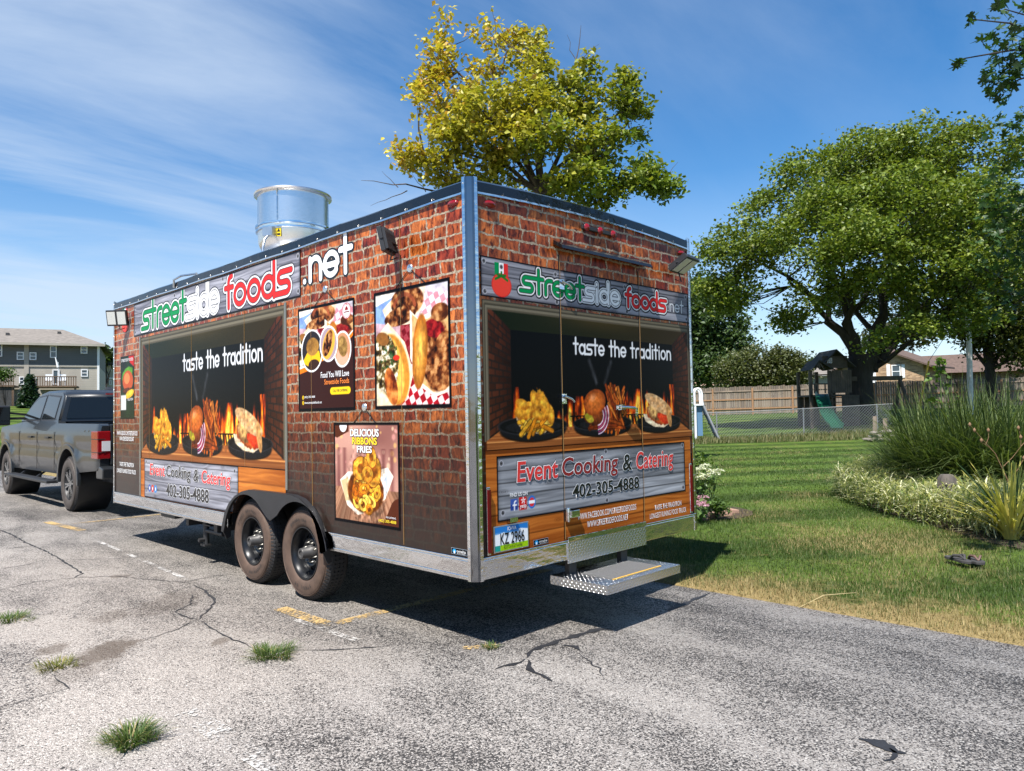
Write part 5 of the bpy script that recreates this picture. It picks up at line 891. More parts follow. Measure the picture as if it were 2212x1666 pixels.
# ---- wheels
M['tread'] = mat('tyre_tread', (0.022, 0.021, 0.021), 0.75, var=0.3, scale=30, bump=0.3, bscale=120); M['sidewall'] = mat('tyre_sidewall', (0.088, 0.054, 0.037), 0.72, var=0.25, scale=14, bump=0.15, bscale=160)
M['rim_black'] = mat('black_steel_rim', (0.010, 0.011, 0.013), 0.28, spec=0.4); M['hub_grey'] = mat('hub_grey', (0.075, 0.072, 0.07), 0.5, 0.4); M['nut'] = mat('zinc_nut', (0.30, 0.29, 0.26), 0.4, 0.9)
def wheel(c, R_, rim, wid, parent, mats, brand=None, spokes=False, nm='wheel'):
    """axle along x, outer face towards -x; c = centre of the outer sidewall plane"""
    cx_, cy_, cz_ = c; C_ = (cx_, cy_, cz_)
    side_prof = [(rim * 0.985, 0.030), (rim + 0.012, 0.012), (rim + 0.030, 0.004), (rim + (R_ - rim) * 0.45, -0.003), (rim + (R_ - rim) * 0.72, 0.004), (R_ - 0.030, 0.016), (R_ - 0.012, 0.030)]
    tr = [(R_ - 0.012, 0.030), (R_ - 0.004, 0.040)]; gw = wid - 0.08
    for i in range(4):
        a = 0.04 + gw * i / 4; b = 0.04 + gw * (i + 1) / 4; tr += [(R_, a + 0.006), (R_, b - 0.006), (R_ - 0.010, b - 0.005), (R_ - 0.010, b + 0.005)]
    tr += [(R_ - 0.012, wid - 0.03), (R_ - 0.05, wid), (rim, wid - 0.01)]
    w = MB().lathe(tr, C_, 'x', 64).build(nm, mats[0], parent, origin=C_)
    put('sidewall', MB().lathe(side_prof, C_, 'x', 64).lathe([(R_ - 0.055, 0.0055), (R_ - 0.050, 0.001), (R_ - 0.045, 0.0065)], C_, 'x', 64).lathe([(R_ - 0.042, 0.008), (R_ - 0.038, 0.004), (R_ - 0.034, 0.0115)], C_, 'x', 64).mesh('sidewall'), mats[1], w, C_)
    lug = MB()
    for k in range(72):
        a = 2 * PI * k / 72
        for x0_, dx_, rr_ in ((0.026, 0.014, R_ - 0.013),):
            ca, sa = math.cos(a), math.sin(a); tn = Vector((0, -sa, ca)); rd = Vector((0, ca, sa)); p0 = Vector(C_) + rd * (R_ - 0.028) + Vector((0.0165, 0, 0)); p1 = Vector(C_) + rd * (R_ + 0.0005) + Vector((0.044, 0, 0)); lug.bar(p0, p1, 0.018, 0.008, up=tuple(rd))
        p0 = Vector(C_) + rd * (R_ - 0.0005) + Vector((wid * 0.27, 0, 0)); lug.bar(p0, p0 + Vector((wid * 0.46, 0, 0)), 0.020, 0.004, up=tuple(rd))
    put('tread_blocks', lug.mesh('tread_blocks'), mats[0], w, C_)
    rm = put('rim', MB().lathe([(rim * 1.02, 0.028), (rim * 1.01, 0.012), (rim * 0.97, 0.012), (rim * 0.95, 0.035), (rim * 0.90, 0.045), (rim * 0.88, 0.09), (rim * 0.86, 0.115)], C_, 'x', 48).mesh('rim'), mats[2], w, C_)
    d = MB()
    if not spokes:
        nr, na = 9, 64; r0_, r1_ = rim * 0.24, rim * 0.87; vs = []; fs = []
        for i in range(nr + 1):
            q = r0_ + (r1_ - r0_) * i / nr; dep = 0.105 - 0.035 * math.exp(-((q - rim * 0.50) / (rim * 0.13)) ** 2)
            for k in range(na): a = 2 * PI * k / na; vs.append((cx_ + dep, cy_ + q * math.cos(a), cz_ + q * math.sin(a)))
        for i in range(nr):
            for k in range(na):
                if i in (5, 6) and k % 8 in (0, 1, 2) : continue
                fs.append((i * na + k, i * na + (k + 1) % na, (i + 1) * na + (k + 1) % na, (i + 1) * na + k))
        d.add(vs, fs, True)
    else:
        for k in range(12):
            a = 2 * PI * k / 12 + (0.12 if k % 2 else -0.12); ca, sa = math.cos(a), math.sin(a); p0 = Vector(C_) + Vector((0.045, rim * 0.22 * ca, rim * 0.22 * sa)); p1 = Vector(C_) + Vector((0.035, rim * 0.90 * math.cos(a + 0.05), rim * 0.90 * math.sin(a + 0.05))); d.bar(p0, p1, 0.030, 0.035, up=(1, 0, 0))
        d.lathe([(rim * 0.30, 0.06), (rim * 0.28, 0.03), (0.0, 0.025)], C_, 'x', 24)
    put('wheel_disc', d.mesh('wheel_disc'), mats[3], w, C_)
    put('brake_drum', MB().lathe([(rim * 0.80, 0.14), (rim * 0.80, 0.16), (0.02, 0.16)], C_, 'x', 24).mesh('brake_drum'), M['dark'], w, C_)
    if not spokes:
        h = MB().lathe([(0.060, 0.11), (0.058, 0.06), (0.046, 0.05), (0.044, -0.012), (0.040, -0.018), (0.026, -0.018), (0.024, -0.010), (0.0, -0.010)], C_, 'x', 24); put('hub', h.mesh('hub'), M['hub_grey'], w, C_)
        ln_ = MB()
        for k in range(8): a = 2 * PI * (k + 0.5) / 8; q = (cx_, cy_ + 0.082 * math.cos(a), cz_ + 0.082 * math.sin(a)); ln_.lathe([(0.010, 0.11), (0.010, 0.072), (0.005, 0.068), (0.005, 0.050), (0.0, 0.049)], q, 'x', 6)
        put('lug_nuts', ln_.mesh('lug_nuts'), M['nut'], w, C_)
    if brand:
        for word, a0 in brand:
            n_ = len(word); hh = 0.034
            for i, chh in enumerate(word):
                if chh == ' ': continue
                me = text_mesh(chh, 0.02); co = np.array([v.co[:] for v in me.vertices]); co[:, 0] -= co[:, 0].mean(); a = math.radians(a0) + (i - (n_ - 1) / 2) * 0.125
                rr_ = rim + (R_ - rim) * 0.30; ey = np.array([0, math.cos(a), math.sin(a)]); ex_ = np.array([0, -math.sin(a), math.cos(a)])
                # seen from -x the +y axis points left, so the reading direction runs towards -y
                V = np.array(C_)[None] + np.array([[-0.0065, 0, 0]]) + (rr_ + co[:, 1:2] * hh)[:, :] * ey[None] + co[:, :1] * 0.036 * ex_[None]; me.vertices.foreach_set('co', V.astype(np.float32).ravel()); me.update(); put('tyre_lettering', me, mats[0], w, C_)
    return w
tm = (M['tread'], M['sidewall'], M['rim_black'], M['rim_black'])
wheel((-0.005, 2.085, 0.376), 0.376, 0.212, 0.225, T, tm, [('GOODRIDE', 78), ('STEEL ST', 268)])
wheel((-0.005, 2.995, 0.376), 0.376, 0.212, 0.225, T, tm, [('GOODRIDE', 250), ('STEEL BELTED', 70)])
for y in (2.085, 2.995):
    w = [o for o in T.children if o.name.startswith('wheel') and o.type == 'MESH' and abs(o.location.y + 3.365 - y) < 0.01 and 'rim' in [ch.name.split('.')[0] for ch in o.children]][0]
    w2 = dup_tree(w, T); w2.location.x = TW + 0.005 - 1.295; w2.rotation_euler = (0, 0, PI)

# ---- rooftop exhaust fan
fc_ = (0.70, 3.46, ZT + 0.03)
fan = MB().lathe([(0.355, 0.385), (0.355, 0.39), (0.352, 0.72), (0.385, 0.728), (0.390, 0.742), (0.382, 0.754), (0.345, 0.750), (0.340, 0.40)], fc_, 'z', 56).build('exhaust_fan', M['steel'], T)
put('fan_ring', MB().lathe([(0.356, 0.395), (0.374, 0.398), (0.374, 0.416), (0.357, 0.419)], fc_, 'z', 56).lathe([(0.352, 0.352), (0.370, 0.355), (0.370, 0.372), (0.354, 0.376)], fc_, 'z', 56).lathe([(0.354, 0.372), (0.356, 0.397)], fc_, 'z', 56).mesh('fan_ring'), M['chrome'], fan)
put('fan_bowl', MB().lathe([(0.353, 0.354), (0.345, 0.25), (0.335, 0.215), (0.29, 0.14), (0.262, 0.11), (0.255, 0.0)], fc_, 'z', 56).mesh('fan_bowl'), M['steel'], fan)
put('drum_seam', MB().bar((fc_[0] - 0.358 * math.cos(0.62), fc_[1] - 0.358 * math.sin(0.62), fc_[2] + 0.42), (fc_[0] - 0.358 * math.cos(0.62), fc_[1] - 0.358 * math.sin(0.62), fc_[2] + 0.725), 0.012, 0.008).mesh('drum_seam'), M['chrome'], fan)
put('fan_lid', MB().lathe([(0.0, 0.775), (0.06, 0.77), (0.10, 0.75), (0.10, 0.42)], fc_, 'z', 24).mesh('fan_lid'), M['alum'], fan)
put('fan_curb', MB().lathe([(0.255, 0.02), (0.30, 0.03), (0.40, -0.02), (0.46, -0.06)], fc_, 'z', 20).mesh('fan_curb'), mat('foil_flashing', (0.75, 0.76, 0.78), 0.25, 1.0, bump=1.0, bscale=22), fan)
a = math.atan2(-3.39 - 3.46, -3.09 - 0.70) - 0.62; ex2 = Vector((math.cos(a), math.sin(a), 0)); ey2 = Vector((-math.sin(a), math.cos(a), 0)); bc = Vector(fc_) + ex2 * 0.385 + Vector((0, 0, 0.30))
put('junction_box', MB().bar(bc - ey2 * 0.055, bc + ey2 * 0.055, 0.08, 0.085).mesh('junction_box'), M['alum'], fan); pc = Vector(fc_) + Vector((math.cos(a + 0.22), math.sin(a + 0.22), 0)) * 0.356 + Vector((0, 0, 0.30)); tn = Vector((-math.sin(a + 0.22), math.cos(a + 0.22), 0)); ws = put('warning_sticker', MB().bar(pc - tn * 0.024, pc + tn * 0.024, 0.004, 0.085).mesh('warning_sticker'), M['yellow_print'], fan)
pf = Vector((math.cos(a + 0.22), math.sin(a + 0.22), 0)) * 0.0035
def tri(z0, w_): q = pc + pf + Vector((0, 0, z0)); return [q - tn * w_, q + tn * w_, q + Vector((0, 0, 0.032))]
put('warning_mark', MB().poly(tri(0.004, 0.018)).add([pc + pf + tn * sx_ * 0.016 + Vector((0, 0, z_)) for z_ in (-0.030, -0.012) for sx_ in (-1, 1)], [(0, 1, 3, 2)]).mesh('warning_mark'), M['ink'], ws)
q0 = bc - Vector((0, 0, 0.04)) + ex2 * 0.02; put('conduit', MB().tube([q0, q0 + ex2 * 0.055 + Vector((0, 0, -0.05)), q0 + ex2 * 0.085 + Vector((0, 0, -0.14)), q0 + ex2 * 0.085 + Vector((0, 0, -0.30))], 0.014, 8).mesh('conduit'), M['alum'], fan)
# cable clip on the roof edge
MB().tube([(-0.02, 4.72, 2.90), (-0.03, 4.70, 2.98), (0.02, 4.62, 3.02), (0.05, 4.3, 3.0)], 0.012, 6).build('roof_cable', M['alum'], T)
# ------------------------------------------------------------------ pickup truck hitched to the trailer
TX0, TX1, TR, TA, TF = 0.42, 2.45, 8.85, 10.38, 14.85          # left and right side, tailgate, rear axle, front axle
truck = empty('pickup_truck', ((TX0 + TX1) / 2, 11.9, 0), 'dark grey crew cab pickup truck hitched in front of the trailer', 'pickup truck')
Q = truck
M['paint'] = mat('grey_metallic_paint', (0.017, 0.020, 0.023), 0.36, 0.15, coat=0.4); M['glass'] = mat('tinted_glass', (0.008, 0.010, 0.011), 0.03, spec=0.5); M['alloy'] = mat('machined_alloy', (0.42, 0.43, 0.44), 0.25, 1.0)
M['truck_side'] = mat('dusty_tyre_sidewall', (0.060, 0.048, 0.040), 0.7, var=0.3, scale=14)
def arc_yz(cy, cz, r_, a0, a1, n_): return [(cy + r_ * math.cos(math.radians(a0 + (a1 - a0) * i / n_)), cz + r_ * math.sin(math.radians(a0 + (a1 - a0) * i / n_))) for i in range(n_ + 1)]
# side skins: quad strips between a lower line (with both wheel openings) and the beltline
def zlow(y):
    z = float(np.interp(y, [TR, 8.95, 9.8, 10.95, 14.3, 15.55, 15.72], [0.78, 0.72, 0.66, 0.58, 0.56, 0.58, 0.64]))
    for cy in (TA, TF):
        if abs(y - cy) < 0.54: z = max(z, 0.50 + math.sqrt(0.54 ** 2 - (y - cy) ** 2))
    return z
def zhigh(y): return float(np.interp(y, [TR, TR + 0.06, 11.2, 11.25, 13.7, 14.0, 15.4, 15.6, 15.72], [1.40, 1.43, 1.445, 1.50, 1.48, 1.455, 1.375, 1.33, 1.20]))
def bodyx(y, z):
    """side surface: shoulder roll-in, waist crease, tuck under, rounded nose and tail"""
    o_ = 0.045 * max(0.0, (z - 1.18) / 0.27) ** 2 + 0.022 * math.exp(-((z - 1.02) / 0.07) ** 2) + 0.05 * max(0.0, (0.80 - z) / 0.25) ** 1.5
    o_ += 0.10 * max(0.0, (y - 15.35) / 0.37) ** 2 + 0.03 * max(0.0, (TR + 0.12 - y) / 0.12) ** 2
    for cy in (TA, TF): o_ -= 0.030 * math.exp(-((math.hypot(y - cy, z - 0.50) - 0.60) / 0.09) ** 2)
    return o_
ysm = sorted(set(list(np.arange(TR, 15.72, 0.10)) + [TR + 0.02, TR + 0.06, 15.72, 15.66] + [cy + 0.54 * math.cos(math.radians(a)) for cy in (TA, TF) for a in range(0, 181, 10)] + [cy + s_ * 0.5405 for cy in (TA, TF) for s_ in (-1, 1)])); nzr = 14
for s_, x0 in ((1, TX0), (-1, TX1)):
    vs = []; fs = []; k_ = nzr + 3
    for y in ysm:
        z0, z1 = zlow(y), zhigh(y); vs.append((x0 + s_ * 0.16, y, z0))
        for i in range(nzr + 1): z = z0 + (z1 - z0) * i / nzr; vs.append((x0 + s_ * bodyx(y, z), y, z))
        vs.append((x0 + s_ * 0.16, y, z1))
    for i in range(len(ysm) - 1): fs += [(i * k_ + j, (i + 1) * k_ + j, (i + 1) * k_ + j + 1, i * k_ + j + 1) for j in range(k_ - 1)]
    fs += [tuple(range(k_)), tuple((len(ysm) - 1) * k_ + j for j in range(k_ - 1, -1, -1))]
    me = MB().add(vs, fs, True).mesh('body_side'); bm = bmesh.new(); bm.from_mesh(me)
    for e in bm.edges:
        if len(e.link_faces) == 2 and e.calc_face_angle(0) > 0.6: e.smooth = False
    bm.to_mesh(me); bm.free(); put('body_side', me, M['paint'], Q)
MB().box((TX0 + 0.16, 11.26, 0.60), (TX1 - 0.16, 13.9, 1.46)).build('cab_floor', M['dark'], Q); MB().box((TX0 + 0.16, TR + 0.06, 0.80), (TX1 - 0.16, 11.2, 0.98)).build('bed_floor', M['dark'], Q)
MB().prism([(TX0 + 0.15, 13.9, 1.475), (TX0 + 0.15, 15.5, 1.385), (TX0 + 0.15, 15.66, 1.22), (TX0 + 0.15, 15.66, 0.6), (TX0 + 0.15, 13.9, 0.6)], (TX1 - TX0 - 0.30, 0, 0)).build('hood', M['paint'], Q, bevel=0.03)
tg = MB().box((TX0 + 0.17, TR - 0.02, 0.80), (TX1 - 0.17, TR + 0.06, 1.42)).build('tailgate', M['paint'], Q, bevel=0.015)
bp = MB().prism([(TX0 + 0.02, TR + 0.16, 0.60), (TX0 + 0.02, TR - 0.14, 0.60), (TX0 + 0.02, TR - 0.16, 0.76), (TX0 + 0.02, TR - 0.02, 0.79), (TX0 + 0.02, TR + 0.16, 0.79)], (TX1 - TX0 - 0.04, 0, 0)).build('rear_bumper', M['paint'], Q, bevel=0.02)
MB().box((1.33, TR - 0.35, 0.42), (1.49, TR + 0.3, 0.56)).build('tow_hitch', M['dark'], Q)
# greenhouse
cab = [(11.20, 1.44), (11.30, 1.94), (11.48, 2.025), (12.6, 2.045), (13.05, 2.00), (13.30, 1.90), (14.02, 1.46)]
n_ = len(cab); ins = lambda z: 0.05 + 0.16 * max(0, (z - 1.44)) / 0.6
vs = [(TX0 + ins(z), y, z) for y, z in cab] + [(TX0 + ins(z) + (0.14 if z > 1.97 else 0.0), y, z + (0.015 if z > 1.97 else 0)) for y, z in cab] + [(TX1 - ins(z) - (0.14 if z > 1.97 else 0.0), y, z + (0.015 if z > 1.97 else 0)) for y, z in cab] + [(TX1 - ins(z), y, z) for y, z in cab]
fs = [tuple(range(n_)), tuple(range(4 * n_ - 1, 3 * n_ - 1, -1))] + [(k * n_ + i, (k + 1) * n_ + i, (k + 1) * n_ + (i + 1) % n_, k * n_ + (i + 1) % n_) for k in range(3) for i in range(n_)]
cb_ = MB().add(vs, fs).mesh('cab'); bm = bmesh.new(); bm.from_mesh(cb_); bmesh.ops.remove_doubles(bm, verts=bm.verts, dist=0.0005); bmesh.ops.recalc_face_normals(bm, faces=bm.faces); bmesh.ops.bevel(bm, geom=[e for e in bm.edges if len(e.link_faces) == 2 and e.calc_face_angle(0) > 0.45], offset=0.035, segments=3, affect='EDGES'); bm.to_mesh(cb_); bm.free()
for pl_ in cb_.polygons: pl_.use_smooth = True
cabo = put('cab', cb_, M['paint'], Q)
def side_win(pts, nm):
    for s_, x0 in ((1, TX0), (-1, TX1)):
        vs = [(x0 + s_ * (ins(z) - 0.010), y, z) for y, z in pts]; put(nm, MB().prism(vs, (s_ * 0.008, 0, 0)).mesh(nm), M['glass'], cabo)
        fr = MB(); cy, cz = sum(p_[0] for p_ in pts) / len(pts), sum(p_[1] for p_ in pts) / len(pts); big = [(y + (0.03 if y > cy else -0.03), z + (0.03 if z > cz else -0.03)) for y, z in pts]
        put('window_seal', fr.prism([(x0 + s_ * (ins(z) - 0.004), y, z) for y, z in big], (s_ * 0.004, 0, 0)).mesh('window_seal'), M['black'], cabo)
side_win([(11.50, 1.52), (11.52, 1.90), (12.32, 1.95), (12.34, 1.52)], 'rear_door_window'); side_win([(12.48, 1.52), (12.46, 1.95), (12.95, 1.93), (13.22, 1.84), (13.68, 1.54)], 'front_door_window')
xl = lambda z: TX0 + ins(z); yb = lambda z: 11.20 + 0.10 * (z - 1.44) / 0.5
put('back_window', MB().prism([(xl(1.55) + 0.10, yb(1.53) - 0.012, 1.53), (TX1 - ins(1.55) - 0.10, yb(1.53) - 0.012, 1.53), (TX1 - ins(1.9) - 0.10, yb(1.90) - 0.012, 1.90), (xl(1.9) + 0.10, yb(1.90) - 0.012, 1.90)], (0, 0.008, 0)).mesh('back_window'), M['glass'], cabo)
put('windscreen', MB().prism([(xl(1.5) + 0.08, 13.98, 1.50), (TX1 - ins(1.5) - 0.08, 13.98, 1.50), (TX1 - ins(1.88) - 0.08, 13.36, 1.885), (xl(1.88) + 0.08, 13.36, 1.885)], (0, 0.01, 0.008)).mesh('windscreen'), M['glass'], cabo)
put('brake_light', MB().box((1.25, 11.255, 1.945), (1.62, 11.30, 1.975)).mesh('brake_light'), M['red_lens'], cabo); put('roof_antenna', MB().prism([(1.38, 11.6, 2.05), (1.38, 11.85, 2.05), (1.38, 11.70, 2.10)], (0.10, 0, 0)).mesh('roof_antenna'), M['black'], cabo)
# door gaps, handles, cladding
for y in (11.24, 12.40, 13.75): MB().bar((TX0 - 0.001, y, 0.62), (TX0 - 0.001, y, 1.30), 0.010, 0.006, up=(1, 0, 0)).build('door_gap', M['ink'], Q)
for y in (11.62, 12.82): MB().box((TX0 - 0.035, y - 0.12, 1.18), (TX0 - 0.010, y + 0.12, 1.215)).box((TX0 - 0.012, y - 0.10, 1.185), (TX0 + 0.004, y - 0.08, 1.21)).box((TX0 - 0.012, y + 0.08, 1.185), (TX0 + 0.004, y + 0.10, 1.21)).build('door_handle', M['black'], Q, bevel=0.004)
for cy in (TA, TF):
    a_o = arc_yz(cy, 0.50, 0.60, -5, 185, 20); a_i = arc_yz(cy, 0.50, 0.525, 185, -5, 20); MB().prism([(TX0 - 0.03, y, z) for y, z in a_o + a_i], (0.06, 0, 0)).build('fender_flare', M['paint'], Q, bevel=0.01)
    MB().lathe([(0.52, 0.0), (0.52, 0.5)], (TX0 + 0.02, cy, 0.50), 'x', 24).build('wheel_housing', M['black'], Q)
rb_ = MB().box((TX0 - 0.16, 11.05, 0.425), (TX0 + 0.02, 14.15, 0.475)).build('running_board', M['black'], Q, bevel=0.012)
for y in (11.4, 12.5, 13.7): put('board_bracket', MB().bar((TX0 - 0.02, y, 0.43), (TX0 + 0.25, y, 0.62), 0.05, 0.03).mesh('board_bracket'), M['black'], rb_)
MB().box((0.75, TR + 0.2, 0.50), (0.87, 15.3, 0.64)).box((2.0, TR + 0.2, 0.50), (2.12, 15.3, 0.64)).build('frame_rail', M['dark'], Q)
# tail lamp wraps the corner
tl = MB().prism([(TX0 - 0.008, TR + 0.30, 0.90), (TX0 - 0.008, TR - 0.012, 0.90), (TX0 + 0.17, TR - 0.028, 0.90), (TX0 + 0.17, TR + 0.02, 0.90), (TX0 + 0.03, TR + 0.30, 0.90)], (0, 0, 0.42)).build('tail_light', M['red_lens'], Q, bevel=0.012)
put('reverse_lens', MB().box((TX0 + 0.05, TR - 0.034, 1.02), (TX0 + 0.165, TR - 0.020, 1.17)).mesh('reverse_lens'), mat('white_lens', (0.6, 0.6, 0.6), 0.15), tl); put('lens_bezel', MB().box((TX0 - 0.010, TR - 0.022, 1.195), (TX0 + 0.17, TR + 0.29, 1.205)).box((TX0 - 0.010, TR - 0.022, 0.995), (TX0 + 0.17, TR + 0.29, 1.005)).mesh('lens_bezel'), M['dark'], tl)
tl2 = MB().prism([(TX1 + 0.008, TR + 0.30, 0.90), (TX1 + 0.008, TR - 0.012, 0.90), (TX1 - 0.17, TR - 0.028, 0.90), (TX1 - 0.17, TR + 0.02, 0.90), (TX1 - 0.03, TR + 0.30, 0.90)], (0, 0, 0.42)).build('tail_light', M['red_lens'], Q, bevel=0.012)
def truck_text():
    me = text_mesh('4x4', 0.01, 0.2); co = np.array([v.co[:] for v in me.vertices]); V = np.c_[np.full(len(co), TX0 - 0.002 + 0.012), 9.62 - co[:, 0] * 0.20, 1.245 + co[:, 1] * 0.13]; me.vertices.foreach_set('co', V.astype(np.float32).ravel()); put('badge', me, M['ink'], Q)
truck_text()
mr = MB().box((TX0 - 0.42, 13.62, 1.42), (TX0 - 0.17, 13.74, 1.80)).build('side_mirror', M['black'], Q, bevel=0.03); put('mirror_glass', MB().box((TX0 - 0.40, 13.612, 1.45), (TX0 - 0.19, 13.619, 1.77)).mesh('mirror_glass'), M['glass'], mr); put('mirror_arm', MB().bar((TX0 - 0.20, 13.68, 1.55), (TX0 + 0.08, 13.70, 1.55), 0.05, 0.05).bar((TX0 - 0.20, 13.68, 1.66), (TX0 + 0.12, 13.70, 1.62), 0.05, 0.04).mesh('mirror_arm'), M['black'], mr)
MB().tube([(TX0 + 0.30, TR + 0.14, 1.0), (TX0 + 0.29, TR + 0.10, 1.95)], 0.028, 8).build('marker_pole', mat('pole_grey', (0.42, 0.42, 0.40), 0.5), Q)
tmt = (M['tread'], M['truck_side'], M['dark'], M['alloy'])
for cy in (TA, TF): wheel((TX0 - 0.01, cy, 0.448), 0.448, 0.255, 0.29, Q, tmt, None, True)
for cy in (TA, TF):
    w = [o for o in Q.children if o.name.split('.')[0] == 'wheel' and abs(o.location.y + 11.9 - cy) < 0.01][0]; w2 = dup_tree(w, Q); w2.location.x = TX1 + 0.01 - (TX0 + TX1) / 2; w2.rotation_euler = (0, 0, PI)
# ------------------------------------------------------------------ trees
def leaf_cloud(cent, n_per, spread, size, pal, seed, flat=0.7, up=0.55):
    """leaf-sized folded faces round every spray centre; pal(centre positions, rng) gives the leaf colours"""
    r_ = np.random.default_rng(seed); C_ = np.repeat(cent, n_per, axis=0); n_ = len(C_)
    P_ = C_ + r_.normal(0, 1, (n_, 3)) * spread * np.array([1, 1, flat]); nr = r_.normal(0, 1, (n_, 3)); nr[:, 2] = np.abs(nr[:, 2]) + up; nr /= np.linalg.norm(nr, axis=1)[:, None]
    a = r_.normal(0, 1, (n_, 3)); a -= nr * (a * nr).sum(1)[:, None]; a /= np.linalg.norm(a, axis=1)[:, None]; b = np.cross(nr, a); s = (size * (0.6 + 0.8 * r_.random(n_)))[:, None]
    tip = P_ + a * s * 0.62 - nr * s * 0.12; base_ = P_ - a * s * 0.45; l_ = P_ + b * s * 0.36 + nr * s * 0.10; r2_ = P_ - b * s * 0.36 + nr * s * 0.10
    V = np.stack([base_, r2_, tip, l_], 1).reshape(-1, 3); i = np.arange(n_) * 4; F = np.concatenate([np.stack([i, i + 1, i + 2], 1), np.stack([i, i + 2, i + 3], 1)]); c = np.repeat(pal(P_, r_), 4, axis=0); return V, F, c
def in_blobs(blobs, n_, seed, shell=0.5):
    r_ = np.random.default_rng(seed); vol = np.array([b[1][0] * b[1][1] * b[1][2] for b in blobs]) ** 0.75; k = r_.choice(len(blobs), n_, p=vol / vol.sum()); d = r_.normal(0, 1, (n_, 3)); d /= np.linalg.norm(d, axis=1)[:, None]; q = r_.random(n_) ** (1 / 3.0); q = shell + (1 - shell) * q
    return np.array([b[0] for b in blobs])[k] + d * q[:, None] * np.array([b[1] for b in blobs])[k], k
M['bark'] = mat('bark', (0.075, 0.058, 0.045), 0.9, var=0.45, scale=6, bump=0.9, bscale=14, stretch=(1, 1, 0.25)); M['bark_dark'] = mat('dark_bark', (0.030, 0.025, 0.021), 0.9, var=0.4, scale=6, bump=0.9, bscale=12, stretch=(1, 1, 0.25))
def tree(name, label, base_, trunk, limbs, blobs, n_spray, n_leaf, spread, size, pal, seed, bark='bark', group=None, shell=0.45, twigs=1, bare=()):
    """trunk: [(pt, r)]; limbs: [[(pt, r)...]]; blobs: [(centre, radii)]"""
    t_ = empty(name, tuple(base_), label, 'tree', group); mb = MB(); mb.tube([q[0] for q in trunk], [q[1] for q in trunk], 12)
    for l_ in limbs: mb.tube([q[0] for q in l_], [q[1] for q in l_], 8)
    mb.build('trunk', M[bark], t_)
    cent, k = in_blobs(blobs, n_spray, seed, shell)
    # branches reach from the nearest limb point out to the sprays
    anchors = np.array([np.array(q[0]) for l_ in limbs for q in l_[1:]] + [np.array(trunk[-1][0])]); tw = MB(); r_ = random.Random(seed)
    if twigs:
        for j in range(0, n_spray, twigs):
            c_ = cent[j]; d = np.linalg.norm(anchors - c_, axis=1) + np.maximum(0, anchors[:, 2] - c_[2]) * 0.8; a_ = anchors[np.argmin(d)]; L = np.linalg.norm(c_ - a_)
            if L < 0.3: continue
            m_ = a_ * 0.5 + c_ * 0.5 + np.array([r_.gauss(0, 0.08), r_.gauss(0, 0.08), r_.gauss(-0.05, 0.06)]) * L; rr_ = 0.006 + 0.007 * L; tw.tube([a_, m_, c_], [rr_, rr_ * 0.7, rr_ * 0.25], 4, cap=False)
    for l_ in bare: tw.tube([q[0] for q in l_], [q[1] for q in l_], 5)
    if tw.v: tw.build('branches', M[bark], t_)
    V, F, c = leaf_cloud(cent, n_leaf, spread, size, pal, seed + 1); put('crown', np_mesh('crown', V, F, c), M['leaf'], t_); return t_
def limb(a, b, r0_, r1_, seed, n_=5, sag=0.08):
    r_ = random.Random(seed); a, b = np.array(a), np.array(b); L = np.linalg.norm(b - a); out_ = []
    for i in range(n_ + 1):
        f_ = i / n_; q = a + (b - a) * f_ + np.array([r_.gauss(0, 0.04), r_.gauss(0, 0.04), 0]) * L * math.sin(PI * f_) + np.array([0, 0, L * sag * math.sin(PI * f_)]); out_.append((tuple(q), r0_ + (r1_ - r0_) * f_ ** 0.8))
    return out_
def blob(u, v, d, rpx, rz=None, depth=None): 
    k = d / FPX; return (at(u, v, d), (rpx * k, (depth or rpx) * k, (rz or rpx) * k))
# --- young maple turning yellow, right behind the trailer
D0 = 18.0
def pal_maple(P_, r_):
    n_ = len(P_); q = (P_ - CAM_P) @ CAM_R; u = 1106 + FPX * q[:, 0] / -q[:, 2]; v = 833 - FPX * q[:, 1] / -q[:, 2]
    yel = np.clip((1230 - u) / 520 + (300 - v) / 1000 + 0.30 + 0.9 * (fbm(P_[:, 0] * 0.9 + 40, P_[:, 2] * 0.9 + P_[:, 1] * 0.6 + 40, 5) - 0.5) + r_.normal(0, 0.14, n_), 0, 1)[:, None]
    g_ = np.array([0.135, 0.190, 0.026]) * (0.65 + 0.7 * r_.random((n_, 1))); y_ = np.array([0.46, 0.385, 0.045]) * (0.75 + 0.5 * r_.random((n_, 1))); o_ = np.array([0.46, 0.28, 0.06]); c = g_ * (1 - yel) + y_ * yel; k = (yel > 0.85) & (r_.random((n_, 1)) < 0.2); return np.where(k, o_, c)
